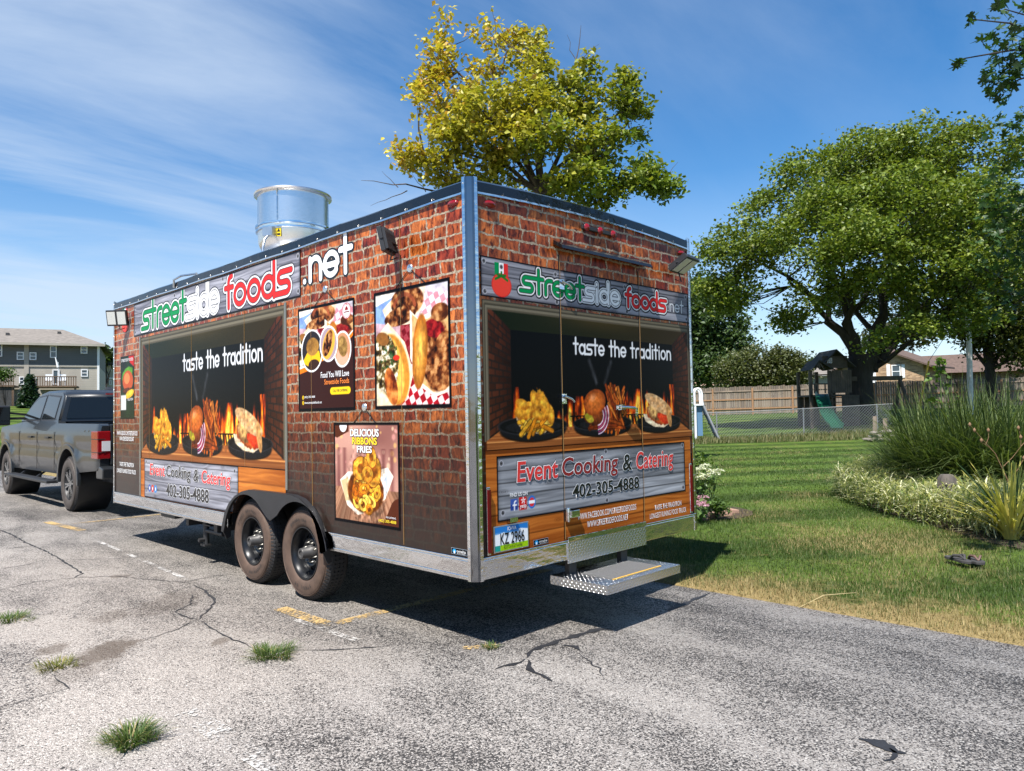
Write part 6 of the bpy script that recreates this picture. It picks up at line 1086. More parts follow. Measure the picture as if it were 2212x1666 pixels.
bb = [blob(975, 200, D0, 48, 55), blob(945, 130, D0, 30, 45), blob(950, 60, D0, 14, 40), blob(915, 180, D0, 24, 28), blob(1055, 150, D0 + 0.5, 34, 42), blob(1050, 85, D0 + 0.5, 24, 34), blob(1118, 110, D0 + 1, 34, 45), blob(1125, 65, D0 + 1, 12, 20), blob(918, 225, D0 - 0.5, 28, 32), blob(890, 340, D0 - 0.7, 40, 20), blob(935, 350, D0 - 0.7, 45, 26), blob(865, 345, D0 - 0.7, 16, 14), blob(985, 285, D0 - 0.8, 62, 40), blob(1060, 250, D0 - 1, 72, 62), blob(1165, 170, D0 - 0.2, 34, 55), blob(1165, 100, D0, 14, 26), blob(1145, 230, D0 - 0.8, 70, 55),
      blob(1165, 300, D0 - 1.2, 70, 42), blob(1250, 215, D0, 46, 60), blob(1262, 145, D0, 18, 24), blob(1300, 320, D0 - 0.5, 66, 48), blob(1350, 205, D0 + 0.4, 36, 48), blob(1352, 160, D0 + 0.4, 14, 22), blob(1378, 265, D0 + 0.6, 26, 40), blob(1255, 385, D0 - 1, 70, 30), blob(1390, 395, D0 - 0.3, 58, 26), blob(1310, 430, D0, 55, 22), blob(985, 375, D0 - 0.5, 55, 26), blob(1065, 385, D0, 50, 22), blob(1205, 430, D0 + 1, 60, 24), blob(1440, 405, D0, 25, 16), blob(1400, 355, D0 + 0.4, 30, 18), blob(1060, 330, D0 - 0.6, 50, 26)]
tb = at(1150, 520, D0 + 0.3); base_ = np.array([tb[0], tb[1], float(height(tb[0], tb[1]))]); tk = [((base_[0], base_[1], base_[2] - 0.1), 0.24), (tuple(at(1155, 700, D0 + 0.3)), 0.20), (tuple(at(1160, 480, D0 + 0.3)), 0.17), (tuple(at(1165, 415, D0 + 0.2)), 0.15)]
fk = tk[-1][0]; lm = [limb(fk, at(u, v, d), r0_, 0.02, i) for i, (u, v, d, r0_) in enumerate([(1115, 300, D0, 0.10), (1180, 290, D0, 0.08), (985, 330, D0 - 0.5, 0.07), (950, 110, D0, 0.06), (1060, 160, D0, 0.06), (1250, 250, D0, 0.07), (1350, 240, D0 + 0.3, 0.06), (1380, 395, D0, 0.06), (1290, 360, D0 - 0.5, 0.06), (1150, 130, D0 + 0.6, 0.06), (920, 350, D0 - 0.5, 0.05), (1240, 420, D0 + 0.8, 0.05), (1060, 260, D0 - 0.8, 0.05)])]
bare = [limb(at(1085, 160, D0), at(1062, 20, D0), 0.03, 0.004, 71, 6, 0), limb(at(1070, 90, D0), at(1045, 40, D0), 0.012, 0.003, 72, 4, 0), limb(at(1240, 200, D0), at(1255, 55, D0), 0.03, 0.004, 73, 6, 0), limb(at(1247, 140, D0), at(1225, 75, D0), 0.014, 0.003, 74, 4, 0), limb(at(1250, 130, D0), at(1295, 95, D0), 0.012, 0.003, 75, 4, 0), limb(at(1430, 400, D0), at(1465, 350, D0), 0.016, 0.003, 76, 4, 0),
        limb(at(985, 420, D0), at(780, 390, D0), 0.035, 0.004, 77, 6, 0.02), limb(at(880, 412, D0), at(800, 445, D0), 0.015, 0.003, 78, 5, 0), limb(at(860, 405, D0), at(825, 370, D0), 0.012, 0.003, 79, 4, 0), limb(at(920, 415, D0), at(890, 375, D0), 0.012, 0.003, 80, 4, 0), limb(at(1035, 400, D0), at(930, 425, D0), 0.02, 0.004, 81, 4, 0)]
tree('maple_tree', 'young maple turning yellow, rising behind the trailer roof', base_, tk, lm, bb, 440, 50, 0.160, 0.124, pal_maple, 100, shell=0.30, bare=bare)
# --- broad old tree over the play set
def pal_green(g_, v_=0.5, y_=0.0):
    def f_(P_, r_):
        n_ = len(P_); k = fbm(P_[:, 0] * 0.5 + 90, P_[:, 2] * 0.6 + 0.4 * P_[:, 1] + 90, 9)[:, None]; c = np.array(g_) * (0.75 + v_ * r_.random((n_, 1))) * (0.7 + 0.6 * k)
        return c + np.array([0.06, 0.045, 0.0]) * y_ * (r_.random((n_, 1)) < 0.25)
    return f_
D1 = 34.0
bb = [blob(1960, 340, D1, 130, 75), blob(2090, 350, D1, 110, 75), blob(1850, 360, D1, 110, 65), blob(1740, 400, D1, 90, 60), blob(1650, 480, D1, 80, 58), blob(1570, 560, D1, 62, 66), blob(1530, 640, D1, 30, 36), blob(1600, 520, D1 - 2, 55, 45), blob(1550, 640, D1, 45, 40), blob(1800, 460, D1 - 2.5, 120, 75), blob(1950, 450, D1 - 3.5, 140, 85), blob(2090, 470, D1 - 3, 120, 90), blob(1700, 545, D1 - 2, 70, 42), blob(1600, 625, D1 - 1, 50, 36), blob(1860, 560, D1 - 4, 110, 65), blob(2000, 580, D1 - 4, 120, 60), blob(2120, 590, D1 - 3, 90, 60), blob(1760, 640, D1 - 3, 60, 32), blob(1900, 640, D1 + 3, 120, 50), blob(2060, 680, D1 - 3, 90, 42), blob(1960, 720, D1 - 4, 60, 28), blob(2180, 480, D1, 80, 90), blob(1900, 400, D1 + 3, 150, 90), blob(1720, 690, D1 - 1, 45, 25), blob(1880, 735, D1 - 4, 28, 22), blob(1960, 480, D1 + 6, 110, 60), blob(2080, 520, D1 + 7, 110, 70), blob(2150, 600, D1 + 6, 80, 50), blob(1760, 525, D1 - 5, 60, 32), blob(1840, 505, D1 - 5.5, 80, 40), blob(1700, 500, D1 - 4, 50, 30)]  # front and rear crown blobs added to shade the play set and fence
b0 = at(1860, 925, D1); base_ = np.array([b0[0], b0[1], float(height(b0[0], b0[1]))]); tk = [(tuple(base_ + np.array([0, 0, -0.2])), 0.80), (tuple(at(1859, 880, D1)), 0.60), (tuple(at(1857, 820, D1)), 0.54), (tuple(at(1862, 765, D1)), 0.56)]
fk = tk[-1][0]; lm = [limb(at(1850, 770, D1), at(u, v, d), r0_, 0.04, 20 + i, 6, sg) for i, (u, v, d, r0_, sg) in enumerate([(1700, 600, D1, 0.30, 0.10), (1815, 560, D1 - 1, 0.30, 0.02), (1620, 560, D1, 0.18, 0.12), (1760, 430, D1, 0.2, 0)])] + [limb(at(1880, 800, D1), at(u, v, d), r0_, 0.04, 30 + i, 6, sg) for i, (u, v, d, r0_, sg) in enumerate([(1915, 620, D1, 0.36, 0), (1980, 450, D1, 0.3, 0), (2080, 560, D1, 0.24, 0.02), (2150, 450, D1, 0.2, 0), (2050, 690, D1 - 2.5, 0.14, 0.04), (1900, 420, D1 + 1, 0.2, 0)])]
bare = [limb(at(1740, 690, D1), at(1640, 660, D1), 0.05, 0.01, 50, 6, -0.05), limb(at(1690, 665, D1), at(1700, 715, D1), 0.025, 0.006, 51, 5, 0), limb(at(1660, 640, D1), at(1600, 660, D1), 0.04, 0.008, 52, 5, 0), limb(at(1760, 665, D1), at(1730, 700, D1), 0.03, 0.006, 53, 4, 0)]
tree('broad_tree', 'broad old tree with dark forked trunk shading the play set', base_, tk, lm, bb, 1350, 74, 0.30, 0.165, pal_green((0.108, 0.150, 0.026), 0.7, 0.9), 200, 'bark_dark', shell=0.35, twigs=2, bare=bare)
# --- trees farther back
def far_tree(name, label, u, vb, d, crown, pal, seed, n_spray, n_leaf, spread, size, bark='bark_dark', group=None, tr=0.25):
    b_ = at(u, vb, d); z = float(height(b_[0], b_[1])); base_ = np.array([b_[0], b_[1], z]); top = crown[0][0]
    bb = [blob(*q) for q in crown]; cz = np.mean([q[0] for q in bb], axis=0); tk = [(tuple(base_ + np.array([0, 0, -0.2])), tr), (tuple(base_ * 0.6 + np.array([base_[0], base_[1], cz[2]]) * 0.4), tr * 0.8), ((base_[0], base_[1], cz[2]), tr * 0.5)]
    lm = [limb(tk[1][0], q[0], tr * 0.4, 0.03, seed + i, 4, 0) for i, q in enumerate(bb[:6])]
    return tree(name, label, base_, tk, lm, bb, n_spray, n_leaf, spread, size, pal, seed, bark, group, shell=0.4, twigs=3)
far_tree('tall_tree', 'tall dark green tree behind the wooden fence beside the trailer edge', 1530, 860, 70, [(1520, 690, 70, 60, 75), (1560, 700, 70, 45, 55), (1500, 640, 71, 45, 60), (1585, 760, 69, 40, 45), (1530, 790, 69, 60, 45), (1490, 760, 70, 50, 70), (1600, 735, 70, 18, 22)], pal_green((0.060, 0.100, 0.035), 0.5), 301, 420, 46, 0.62, 0.34)
far_tree('crab_apple_tree', 'rounded crab apple tree left of the power pole, over the fence', 1605, 860, 58, [(1610, 800, 58, 55, 42), (1640, 785, 58, 40, 36), (1585, 815, 58, 38, 30), (1660, 805, 58, 30, 32)], pal_green((0.080, 0.095, 0.036), 0.6, 0.3), 311, 210, 50, 0.34, 0.19)
far_tree('crab_apple_tree', 'rounded crab apple tree nearest to the play set roof, over the fence', 1700, 860, 57, [(1695, 795, 57, 42, 38), (1720, 810, 57, 32, 30), (1675, 815, 57, 32, 30), (1680, 775, 57, 22, 25), (1715, 785, 57, 20, 24)], pal_green((0.078, 0.092, 0.036), 0.6, 0.3), 321, 190, 50, 0.32, 0.19)
far_tree('small_tree', 'small distant tree seen between crab apple and play set', 1752, 850, 90, [(1750, 790, 90, 18, 16), (1745, 810, 90, 16, 16)], pal_green((0.05, 0.08, 0.03)), 331, 40, 30, 0.5, 0.4)
far_tree('locust_tree', 'thin brownish tree standing behind the brick house gable', 1935, 850, 72, [(1930, 725, 72, 60, 28), (1985, 715, 72, 45, 30), (1890, 735, 72, 40, 22), (1960, 690, 72, 50, 25), (1860, 760, 72, 25, 14)], pal_green((0.060, 0.066, 0.030), 0.6), 341, 120, 28, 0.65, 0.36)
far_tree('dark_tree', 'dense dark tree at the right behind the pale pole', 2140, 840, 40, [(2110, 700, 40, 45, 40), (2165, 720, 40, 70, 65), (2205, 640, 40, 85, 95), (2120, 640, 41, 60, 60), (2225, 755, 39, 55, 50), (2060, 680, 41, 30, 24), (2175, 550, 41, 70, 80)], pal_green((0.070, 0.085, 0.024), 0.5, 0.3), 351, 420, 44, 0.38, 0.21, tr=0.3)
far_tree('hill_tree', 'dark green tree between the two apartment buildings', 228, 790, 95, [(225, 766, 95, 14, 9), (240, 772, 95, 12, 8), (213, 770, 95, 10, 8)], pal_green((0.045, 0.075, 0.025)), 361, 50, 30, 0.5, 0.4)
# --- the tree whose boughs hang in at the right edge, close to the camera; its trunk stands outside the picture
def lobed_leaves(P_, nrm, size, col, seed):
    r_ = np.random.default_rng(seed); n_ = len(P_); ang = np.array([-90, -60, -38, -25, 0, 18, 35, 58, 75, 90, 105, 122, 145, 162, 180, 205, 218, 240]); rad = np.array([0.30, 0.30, 0.22, 0.42, 0.52, 0.25, 0.62, 0.62, 0.30, 0.95, 0.30, 0.62, 0.62, 0.25, 0.52, 0.42, 0.22, 0.30])
    sh = np.stack([rad * np.cos(np.radians(ang)), rad * np.sin(np.radians(ang))], 1); m_ = len(sh); a = r_.normal(0, 1, (n_, 3)); a[:, 2] -= 1.0; a -= nrm * (a * nrm).sum(1)[:, None]; a /= np.linalg.norm(a, axis=1)[:, None]; b = np.cross(nrm, a); s = (size * (0.7 + 0.6 * r_.random(n_)))[:, None]
    ring = P_[:, None] + (b[:, None] * sh[None, :, :1] + a[:, None] * sh[None, :, 1:] + nrm[:, None] * (np.abs(sh[None, :, :1]) * 0.35 - 0.2 * np.abs(sh[None, :, 1:]))) * s[:, None]
    V = np.concatenate([P_[:, None], ring], 1).reshape(-1, 3); k = m_ + 1; f_ = np.array([(0, 1 + j, 1 + (j + 1) % m_) for j in range(m_)]); F = (np.arange(n_)[:, None, None] * k + f_[None]).reshape(-1, 3); return V, F, np.repeat(col, k, axis=0)
pr0 = at(2900, 900, 6.5); base_ = np.array([pr0[0], pr0[1], float(height(pr0[0], pr0[1]))])
ov = empty('overhanging_maple', tuple(base_), 'maple whose dark lobed leaves hang in at the right edge', 'tree')
top = base_ + np.array([0, 0, 4.6]); mb = MB().tube([tuple(base_ - np.array([0, 0, 0.2])), tuple(base_ + np.array([0.03, 0.05, 2.2])), tuple(top)], [0.30, 0.24, 0.18], 12); mb.build('trunk', M['bark_dark'], ov)
br = MB(); cl = []
def bough(a, b, r0_, seed, n_=6, sag=0.02):
    l_ = limb(a, b, r0_, 0.004, seed, n_, sag); br.tube([q[0] for q in l_], [q[1] for q in l_], 6); return [np.array(q[0]) for q in l_]
r_ = np.random.default_rng(77)
hub = at(2420, 120, 5.8); bough(top, hub, 0.09, 1); hub2 = at(2400, 520, 7.0); bough(top - np.array([0, 0, 0.9]), hub2, 0.09, 2); hub3 = at(2380, 330, 6.4); bough(top - np.array([0, 0, 0.4]), hub3, 0.07, 3)
for i, (h_, u, v, d, nlv, sp_) in enumerate([(hub, 2100, 42, 5.2, 4, 0.02), (hub, 2075, 128, 5.3, 5, 0.03), (hub, 2170, 20, 5.4, 8, 0.05), (hub, 2195, 110, 5.4, 50, 0.14), (hub, 2180, 150, 5.5, 40, 0.09), (hub, 2165, 190, 5.5, 22, 0.07), (hub, 2230, 60, 5.5, 60, 0.18), (hub3, 2215, 265, 6.2, 25, 0.10), (hub3, 2240, 330, 6.3, 70, 0.20), (hub3, 2260, 200, 6.0, 90, 0.22), (hub2, 2195, 400, 6.8, 60, 0.16), (hub2, 2200, 500, 7.0, 110, 0.22), (hub2, 2170, 470, 7.2, 50, 0.12), (hub2, 2215, 600, 7.0, 100, 0.22), (hub2, 2250, 430, 6.6, 110, 0.25), (hub2, 2160, 560, 7.2, 40, 0.12), (hub2, 2190, 660, 7.3, 60, 0.15)]):
    pts = bough(h_, at(u, v, d), 0.018, 40 + i, 5, 0.03); e = pts[-1]; cl.append(e + np.clip(r_.normal(0, 1, (nlv, 3)), -1.6, 1.6) * sp_ * np.array([1, 1, 0.8]))
for h_ in (hub, hub2, hub3, top):
    for j in range(14):
        dv = r_.normal(0, 1, 3); dv *= 0.38 / np.linalg.norm(dv); tip_ = h_ + dv * np.array([1, 1, 0.8]) + (np.array([0.30, -0.30, 0.15])); bough(h_, tip_, 0.012, 200 + j, 3, 0.02); cl.append(tip_ + np.clip(r_.normal(0, 1, (22, 3)), -1.4, 1.4) * 0.13)
P_ = np.concatenate(cl); n_ = len(P_); nr = r_.normal(0, 1, (n_, 3)); nr[:, 2] = np.abs(nr[:, 2]) + 0.5; nr /= np.linalg.norm(nr, axis=1)[:, None]
br.build('branches', M['bark_dark'], ov); V, F, c = lobed_leaves(P_, nr, 0.068, np.array([0.030, 0.070, 0.018]) * (0.6 + 0.7 * r_.random((n_, 1))), 5); put('leaves', np_mesh('leaves', V, F, c), M['leaf'], ov)
# ------------------------------------------------------------------ buildings
def frame_from(P0, P1):
    """local frame of a facade: origin at P0 on plan, ex along the facade, ey into the building"""
    P0, P1 = np.array(P0[:2]), np.array(P1[:2]); e = (P1 - P0) / np.linalg.norm(P1 - P0); nrm = np.array([-e[1], e[0]])
    if np.dot(nrm, P0 - CAM_P[:2]) < 0: nrm = -nrm
    return P0, e, nrm
class Fac:
    def __init__(s, P0, P1): s.o, s.e, s.n = frame_from(P0, P1)
    def w(s, x, d, z): q = s.o + s.e * x + s.n * d; return (q[0], q[1], z)
    def pix(s, u, v):
        """pixel on the facade plane -> (along, z)"""
        r_ = ray(u, v); t_ = np.dot(s.o - CAM_P[:2], s.n) / np.dot(r_[:2], s.n); p_ = CAM_P + r_ * t_; return float(np.dot(p_[:2] - s.o, s.e)), float(p_[2])
    def box(s, mb, x0, x1, d0, d1, z0, z1):
        vs = [s.w(x, d, z) for z in (z0, z1) for x, d in ((x0, d0), (x1, d0), (x1, d1), (x0, d1))]; return mb.add(vs, [(0, 3, 2, 1), (4, 5, 6, 7), (0, 1, 5, 4), (1, 2, 6, 5), (2, 3, 7, 6), (3, 0, 4, 7)])
def siding(name, col, pitch):
    m, t, p = new_mat(name); g = N(t, 'ShaderNodeNewGeometry'); s = N(t, 'ShaderNodeSeparateXYZ'); LK(t, g.outputs['Position'], s.inputs[0]); f_ = math_(t, 'FRACT', math_(t, 'MULTIPLY', s.outputs[2], 1 / pitch))
    c = mixc(t, 1.0, ramp(t, noise(t, 0.8, g.outputs['Position'], 4), [(0.3, tuple(0.9 * q for q in col)), (0.7, tuple(min(1, 1.08 * q) for q in col))]), ramp(t, f_, [(0.0, (0.55, 0.55, 0.55)), (0.12, (1, 1, 1)), (1.0, (1, 1, 1))]), 'MULTIPLY'); LK(t, c, p.inputs['Base Color']); p.inputs['Roughness'].default_value = 0.7; return m
M['siding_dark'] = siding('dark_siding', (0.105, 0.110, 0.108), 0.15); M['siding_tan'] = siding('tan_siding', (0.36, 0.33, 0.28), 0.15); M['trim'] = mat('white_trim', (0.72, 0.73, 0.74), 0.5, var=0.05); M['shingle'] = mat('grey_shingle', (0.175, 0.155, 0.135), 0.9, var=0.25, scale=3, bump=0.4, bscale=12); M['shingle_br'] = mat('brown_shingle', (0.105, 0.070, 0.055), 0.9, var=0.3, scale=4, bump=0.4, bscale=12)
M['pane'] = mat('window_pane', (0.035, 0.055, 0.075), 0.05, spec=0.9); M['cedar'] = mat('cedar_boards', (0.135, 0.085, 0.055), 0.8, var=0.3, scale=5, stretch=(1, 1, 0.2)); M['conc'] = mat('dark_block', (0.045, 0.045, 0.047), 0.85, var=0.3)
def win(Fc, par, u0, u1, v0, v1, mullion=True, nm='window'):
    """window given by its pixel box on the facade"""
    x0, z1 = Fc.pix(u0, v0); x1, z0 = Fc.pix(u1, v1); x0, x1 = min(x0, x1), max(x0, x1); t_ = 0.07; mb = MB()
    for a in ((x0, x1, z0, z0 + t_), (x0, x1, z1 - t_, z1), (x0, x0 + t_, z0 + t_, z1 - t_), (x1 - t_, x1, z0 + t_, z1 - t_)): Fc.box(mb, a[0], a[1], -0.06, 0.0, a[2], a[3])
    if mullion: Fc.box(mb, x0 + t_, x1 - t_, -0.05, 0.0, (z0 + z1) / 2 - 0.03, (z0 + z1) / 2 + 0.03)
    f_ = mb.build(nm, M['trim'], par); put('pane', Fc.box(MB(), x0 + t_, x1 - t_, -0.02, 0.02, z0 + t_, z1 - t_).mesh('pane'), M['pane'], f_); return f_
Z6 = lambda x, y: (x / 3.571, 674 + y / 3.571)
# apartment block on the slope
Pl, Pr = at(0, 742, 58), at(213, 745, 61); Fa = Fac(Pr, Pl); gz = float(height(Pr[0], Pr[1]))
ap = empty('apartment_building', (Pr[0], Pr[1], gz), 'long apartment block with dark upper siding, nearest on the left', 'building'); zE = float(Pr[2]); zB = Fa.pix(*Z6(400, 416))[1]; Lw = 26.0
Fa.box(MB(), 0, Lw, 0, 11, zB, zE).build('upper_wall', M['siding_dark'], ap); Fa.box(MB(), 0.002, Lw, 0.003, 11, gz - 1.5, zB).build('lower_wall', M['siding_tan'], ap)
Fa.box(MB(), -0.05, Lw, -0.06, 0.003, zB - 0.08, zB + 0.08).build('belt_trim', M['siding_tan'], ap)
x0, _ = Fa.pix(*Z6(205, 300)); Fa.box(MB(), x0 - 0.16, x0 + 0.16, -0.07, 0.003, gz - 0.5, zE).build('corner_trim', M['siding_tan'], ap); Fa.box(MB(), -0.06, 0.10, -0.07, 0.2, gz - 0.5, zE).build('corner_trim', M['trim'], ap)
rf = MB(); R0 = [Fa.w(-0.5, -0.6, zE - 0.02), Fa.w(Lw, -0.6, zE - 0.02), Fa.w(Lw, 5.5, zE + 1.75), Fa.w(3.0, 5.5, zE + 1.75), Fa.w(-0.5, 11.6, zE - 0.02), Fa.w(Lw, 11.6, zE - 0.02)]
rf.add(R0, [(0, 1, 2, 3), (0, 3, 4), (3, 2, 5, 4)]); roof = rf.build('roof', M['shingle'], ap); Fa.box(MB(), -0.5, Lw, -0.64, -0.60, zE - 0.18, zE + 0.0).build('fascia', M['siding_tan'], ap); Fa.box(MB(), -0.5, Lw, -0.6, 0.0, zE - 0.06, zE - 0.03).build('soffit', M['trim'], ap)
for (x, y) in ((3.0, 3.5), (6.5, 2.3), (9.0, 4.4), (12.5, 4.4)): put('roof_vent', Fa.box(MB(), x, x + 0.25, y, y + 0.25, zE + 0.22 * y, zE + 0.28 * y + 0.40).mesh('roof_vent'), M['conc'], roof)
for (a, b, c_, d_) in ((130, 185, 308, 370), (228, 282, 312, 372), (386, 438, 260, 355), (622, 675, 265, 322), (-40, 18, 245, 345), (625, 678, 443, 500), (148, 188, 500, 560), (245, 280, 505, 555)): win(Fa, ap, *[q for q in (a / 3.571, b / 3.571, 674 + c_ / 3.571, 674 + d_ / 3.571)])
win(Fa, ap, 405 / 3.571, 460 / 3.571, 674 + 445 / 3.571, 674 + 560 / 3.571, False, 'patio_door')
def deck(u0, u1, v_top, v_floor, v_bot, label):
    a, zt = Fa.pix(u0, v_top); b, zf = Fa.pix(u1, v_floor); a, b = min(a, b), max(a, b); zf = Fa.pix(u1, v_floor)[1]; D_ = 2.6; q = Fa.w((a + b) / 2, -D_ / 2, gz)
    d = empty('deck', (q[0], q[1], gz), label, 'deck', 'decks on the apartment block'); Fa.box(MB(), a, b, -D_, -0.08, zf - 0.12, zf).build('floor', M['cedar'], d); Fa.box(MB(), a, b, -D_, -D_ + 0.08, zt - 0.07, zt).build('top_rail', M['cedar'], d)
    n_ = int((b - a) / 0.16); pk = None
    for i in range(n_ + 1):
        x = a + 0.05 + (b - a - 0.1) * i / n_
        if pk is None: pk = Fa.box(MB(), x - 0.03, x + 0.03, -D_ + 0.02, -D_ + 0.07, zf, zt - 0.07).build('baluster', M['cedar'], d)
        else: c_ = dup(pk, d); dv = Fa.e * (b - a - 0.1) * i / n_; c_.location = pk.location + Vector((dv[0], dv[1], 0))
    for x in (a + 0.1, b - 0.1): Fa.box(MB(), x - 0.07, x + 0.07, -D_ + 0.1, -D_ + 0.24, gz - 1.2, zf - 0.12).build('post', M['cedar'], d)
    return a, b, zf, zt
dk1 = deck(300 / 3.571, 612 / 3.571, 674 + 508 / 3.571, 674 + 578 / 3.571, 0, 'wooden deck with patio furniture in front of the glass door'); dk0 = deck(-160 / 3.571, 150 / 3.571, 674 + 500 / 3.571, 674 + 575 / 3.571, 0, 'wooden deck at the left edge above the dark skirting')
a, b, zf, zt = dk0; o = Fa.box(MB(), a, b + 0.5, -2.5, -2.4, gz - 1.3, zf - 0.14).build('deck_skirting', M['conc']); tag(o, 'dark skirting wall below the leftmost deck', 'wall')
a, b, zf, zt = dk1
for i, (f_, nm, lab) in enumerate([(0.30, 'patio_chair', 'left of the two white patio chairs on the deck'), (0.62, 'patio_chair', 'right of the two white patio chairs on the deck')]):
    x = b + (a - b) * f_; q = Fa.w(x, -1.6, zf); ch = empty(nm, q, lab, 'chair', 'patio chairs on the deck'); Fa.box(MB(), x - 0.25, x + 0.25, -1.85, -1.35, zf + 0.40, zf + 0.45).build('seat', M['trim'], ch); Fa.box(MB(), x - 0.25, x + 0.25, -1.38, -1.33, zf + 0.45, zf + 0.95).build('backrest', M['trim'], ch)
    for sx_, sd in ((-0.22, -1.82), (0.2, -1.82), (-0.22, -1.38), (0.2, -1.38)): Fa.box(MB(), x + sx_, x + sx_ + 0.03, sd, sd + 0.03, zf, zf + 0.40).build('leg', M['trim'], ch)
um = Fa.w(b + (a - b) * 0.52, -1.5, zf); ue = empty('patio_umbrella', um, 'closed white patio umbrella leaning over the deck', 'umbrella'); MB().tube([um, (um[0], um[1], um[2] + 1.9)], 0.03, 6).build('pole', M['trim'], ue); tip = Fa.w(b + (a - b) * 0.45, -1.5, zf + 2.3); MB().tube([(um[0], um[1], um[2] + 1.5), tip], [0.10, 0.03], 8).build('canopy', M['trim'], ue)
# second block
Pl2, Pr2 = at(205, 790, 95), at(300, 790, 98); Fb = Fac(Pl2, Pr2); g2 = float(height(Pl2[0], Pl2[1])); a2 = empty('apartment_building', (Pl2[0], Pl2[1], g2), 'pale apartment block farther back, half hidden by the trailer front', 'building'); z2 = float(Pl2[2])
Fb.box(MB(), 0, 14, 0, 9, g2 - 2, z2).build('wall', M['siding_tan'], a2); MB().add([Fb.w(-0.5, -0.6, z2), Fb.w(14, -0.6, z2), Fb.w(14, 4.5, z2 + 2.3), Fb.w(4, 4.5, z2 + 2.3), Fb.w(-0.5, 9.6, z2)], [(0, 1, 2, 3), (0, 3, 4)]).build('roof', M['shingle'], a2); zb2 = Fb.pix(220, 674 + 512 / 3.571)[1]; Fb.box(MB(), 0, 14, -0.06, 0, zb2 - 0.1, zb2 + 0.1).build('belt_trim', M['trim'], a2)
for (u0, u1, v0, v1) in ((225, 229.5, 790, 800), (237, 241, 790, 802), (226, 232, 822, 832), (236, 241, 822, 832)): win(Fb, a2, u0, u1, v0, v1, False)
# conifer and shrub by the block
def conifer(u, vb, vt, d, w, label):
    b_, t_ = at(u, vb, d), at(u, vt, d); e = empty('conifer', (b_[0], b_[1], float(height(b_[0], b_[1]))), label, 'tree'); zb_, zt_ = float(height(b_[0], b_[1])), float(t_[2]); MB().tube([(b_[0], b_[1], zb_ - 0.1), (b_[0], b_[1], zt_)], [0.10, 0.02], 6).build('trunk', M['bark_dark'], e)
    r_ = np.random.default_rng(3); n_ = 340; f_ = r_.random(n_) ** 1.4; an = r_.uniform(0, 6.28, n_); rr_ = w * (1 - f_) * (0.6 + 0.4 * r_.random(n_)); cent = np.c_[b_[0] + rr_ * np.cos(an), b_[1] + rr_ * np.sin(an), zb_ + (zt_ - zb_) * (0.05 + 0.93 * f_)]; V, F, c = leaf_cloud(cent, 16, 0.10, 0.20, pal_green((0.020, 0.045, 0.022), 0.5), 8); put('crown', np_mesh('crown', V, F, c), M['leaf'], e)
conifer(64, 862, 811, 52, 0.75, 'small dark conifer in front of the apartment block')
def shrub(name, u, v, d, crown, pal, seed, label, ns=60, nl=26, sp=0.2, sz=0.14, z=None):
    b_ = at(u, v, d); zb_ = float(height(b_[0], b_[1])) if z is None else z; e = empty(name, (b_[0], b_[1], zb_), label, 'shrub'); bb = [blob(*q) for q in crown]; cent, _ = in_blobs(bb, ns, seed, 0.3); V, F, c = leaf_cloud(cent, nl, sp, sz, pal, seed); put('foliage', np_mesh('foliage', V, F, c), M['leaf'], e); mb = MB()
    for j in range(0, ns, 4): mb.tube([(b_[0], b_[1], zb_ - 0.05), tuple((np.array([b_[0], b_[1], zb_]) + cent[j]) / 2 + np.array([0, 0, 0.05])), tuple(cent[j])], [0.02, 0.012, 0.005], 4, cap=False)
    mb.build('stems', M['bark_dark'], e); return e
shrub('leafy_shrub', 12, 835, 54, [(10, 808, 54, 16, 9), (-5, 812, 54, 14, 9)], pal_green((0.06, 0.11, 0.02)), 401, 'bright green shrub rising above the leftmost deck', 40, 24, 0.25, 0.16)

# ------------------------------------------------------------------ brick houses on the right
def brick_wall(name, c1, c2):
    m, t, p = new_mat(name); g = N(t, 'ShaderNodeNewGeometry'); s = N(t, 'ShaderNodeSeparateXYZ'); LK(t, g.outputs['Position'], s.inputs[0]); cb = N(t, 'ShaderNodeCombineXYZ'); LK(t, math_(t, 'ADD', s.outputs[0], s.outputs[1]), cb.inputs[0]); LK(t, s.outputs[2], cb.inputs[1])
    b = N(t, 'ShaderNodeTexBrick'); LK(t, cb.outputs[0], b.inputs['Vector']); b.inputs['Scale'].default_value = 1; b.inputs['Brick Width'].default_value = 0.28; b.inputs['Row Height'].default_value = 0.10; b.inputs['Mortar Size'].default_value = 0.006; b.inputs['Color1'].default_value = (*c1, 1); b.inputs['Color2'].default_value = (*c2, 1); b.inputs['Mortar'].default_value = (0.36, 0.31, 0.25, 1); LK(t, b.outputs[0], p.inputs['Base Color']); p.inputs['Roughness'].default_value = 0.85; return m
M['house_brick'] = brick_wall('tan_house_brick', (0.20, 0.115, 0.06), (0.46, 0.30, 0.17)); Z7 = lambda x, y: (1486.2 + x / 3.0475, 639.4 + y / 3.0475)
HB = at(*Z7(1548, 585), 58); HA = HB - (CAM_R[:, 0] + CAM_R[:, 2]) * 3.0; Fh = Fac(HA, HB); gh = float(height(HB[0], HB[1])); hs = empty('brick_house', (HB[0], HB[1], gh), 'tan brick house with brown gable roof and white shutters', 'house')
xa, za = Fh.pix(*Z7(1268, 352)); xr, ze = Fh.pix(*Z7(1548, 448)); xl_ = 2 * xa - xr; Dp = 6
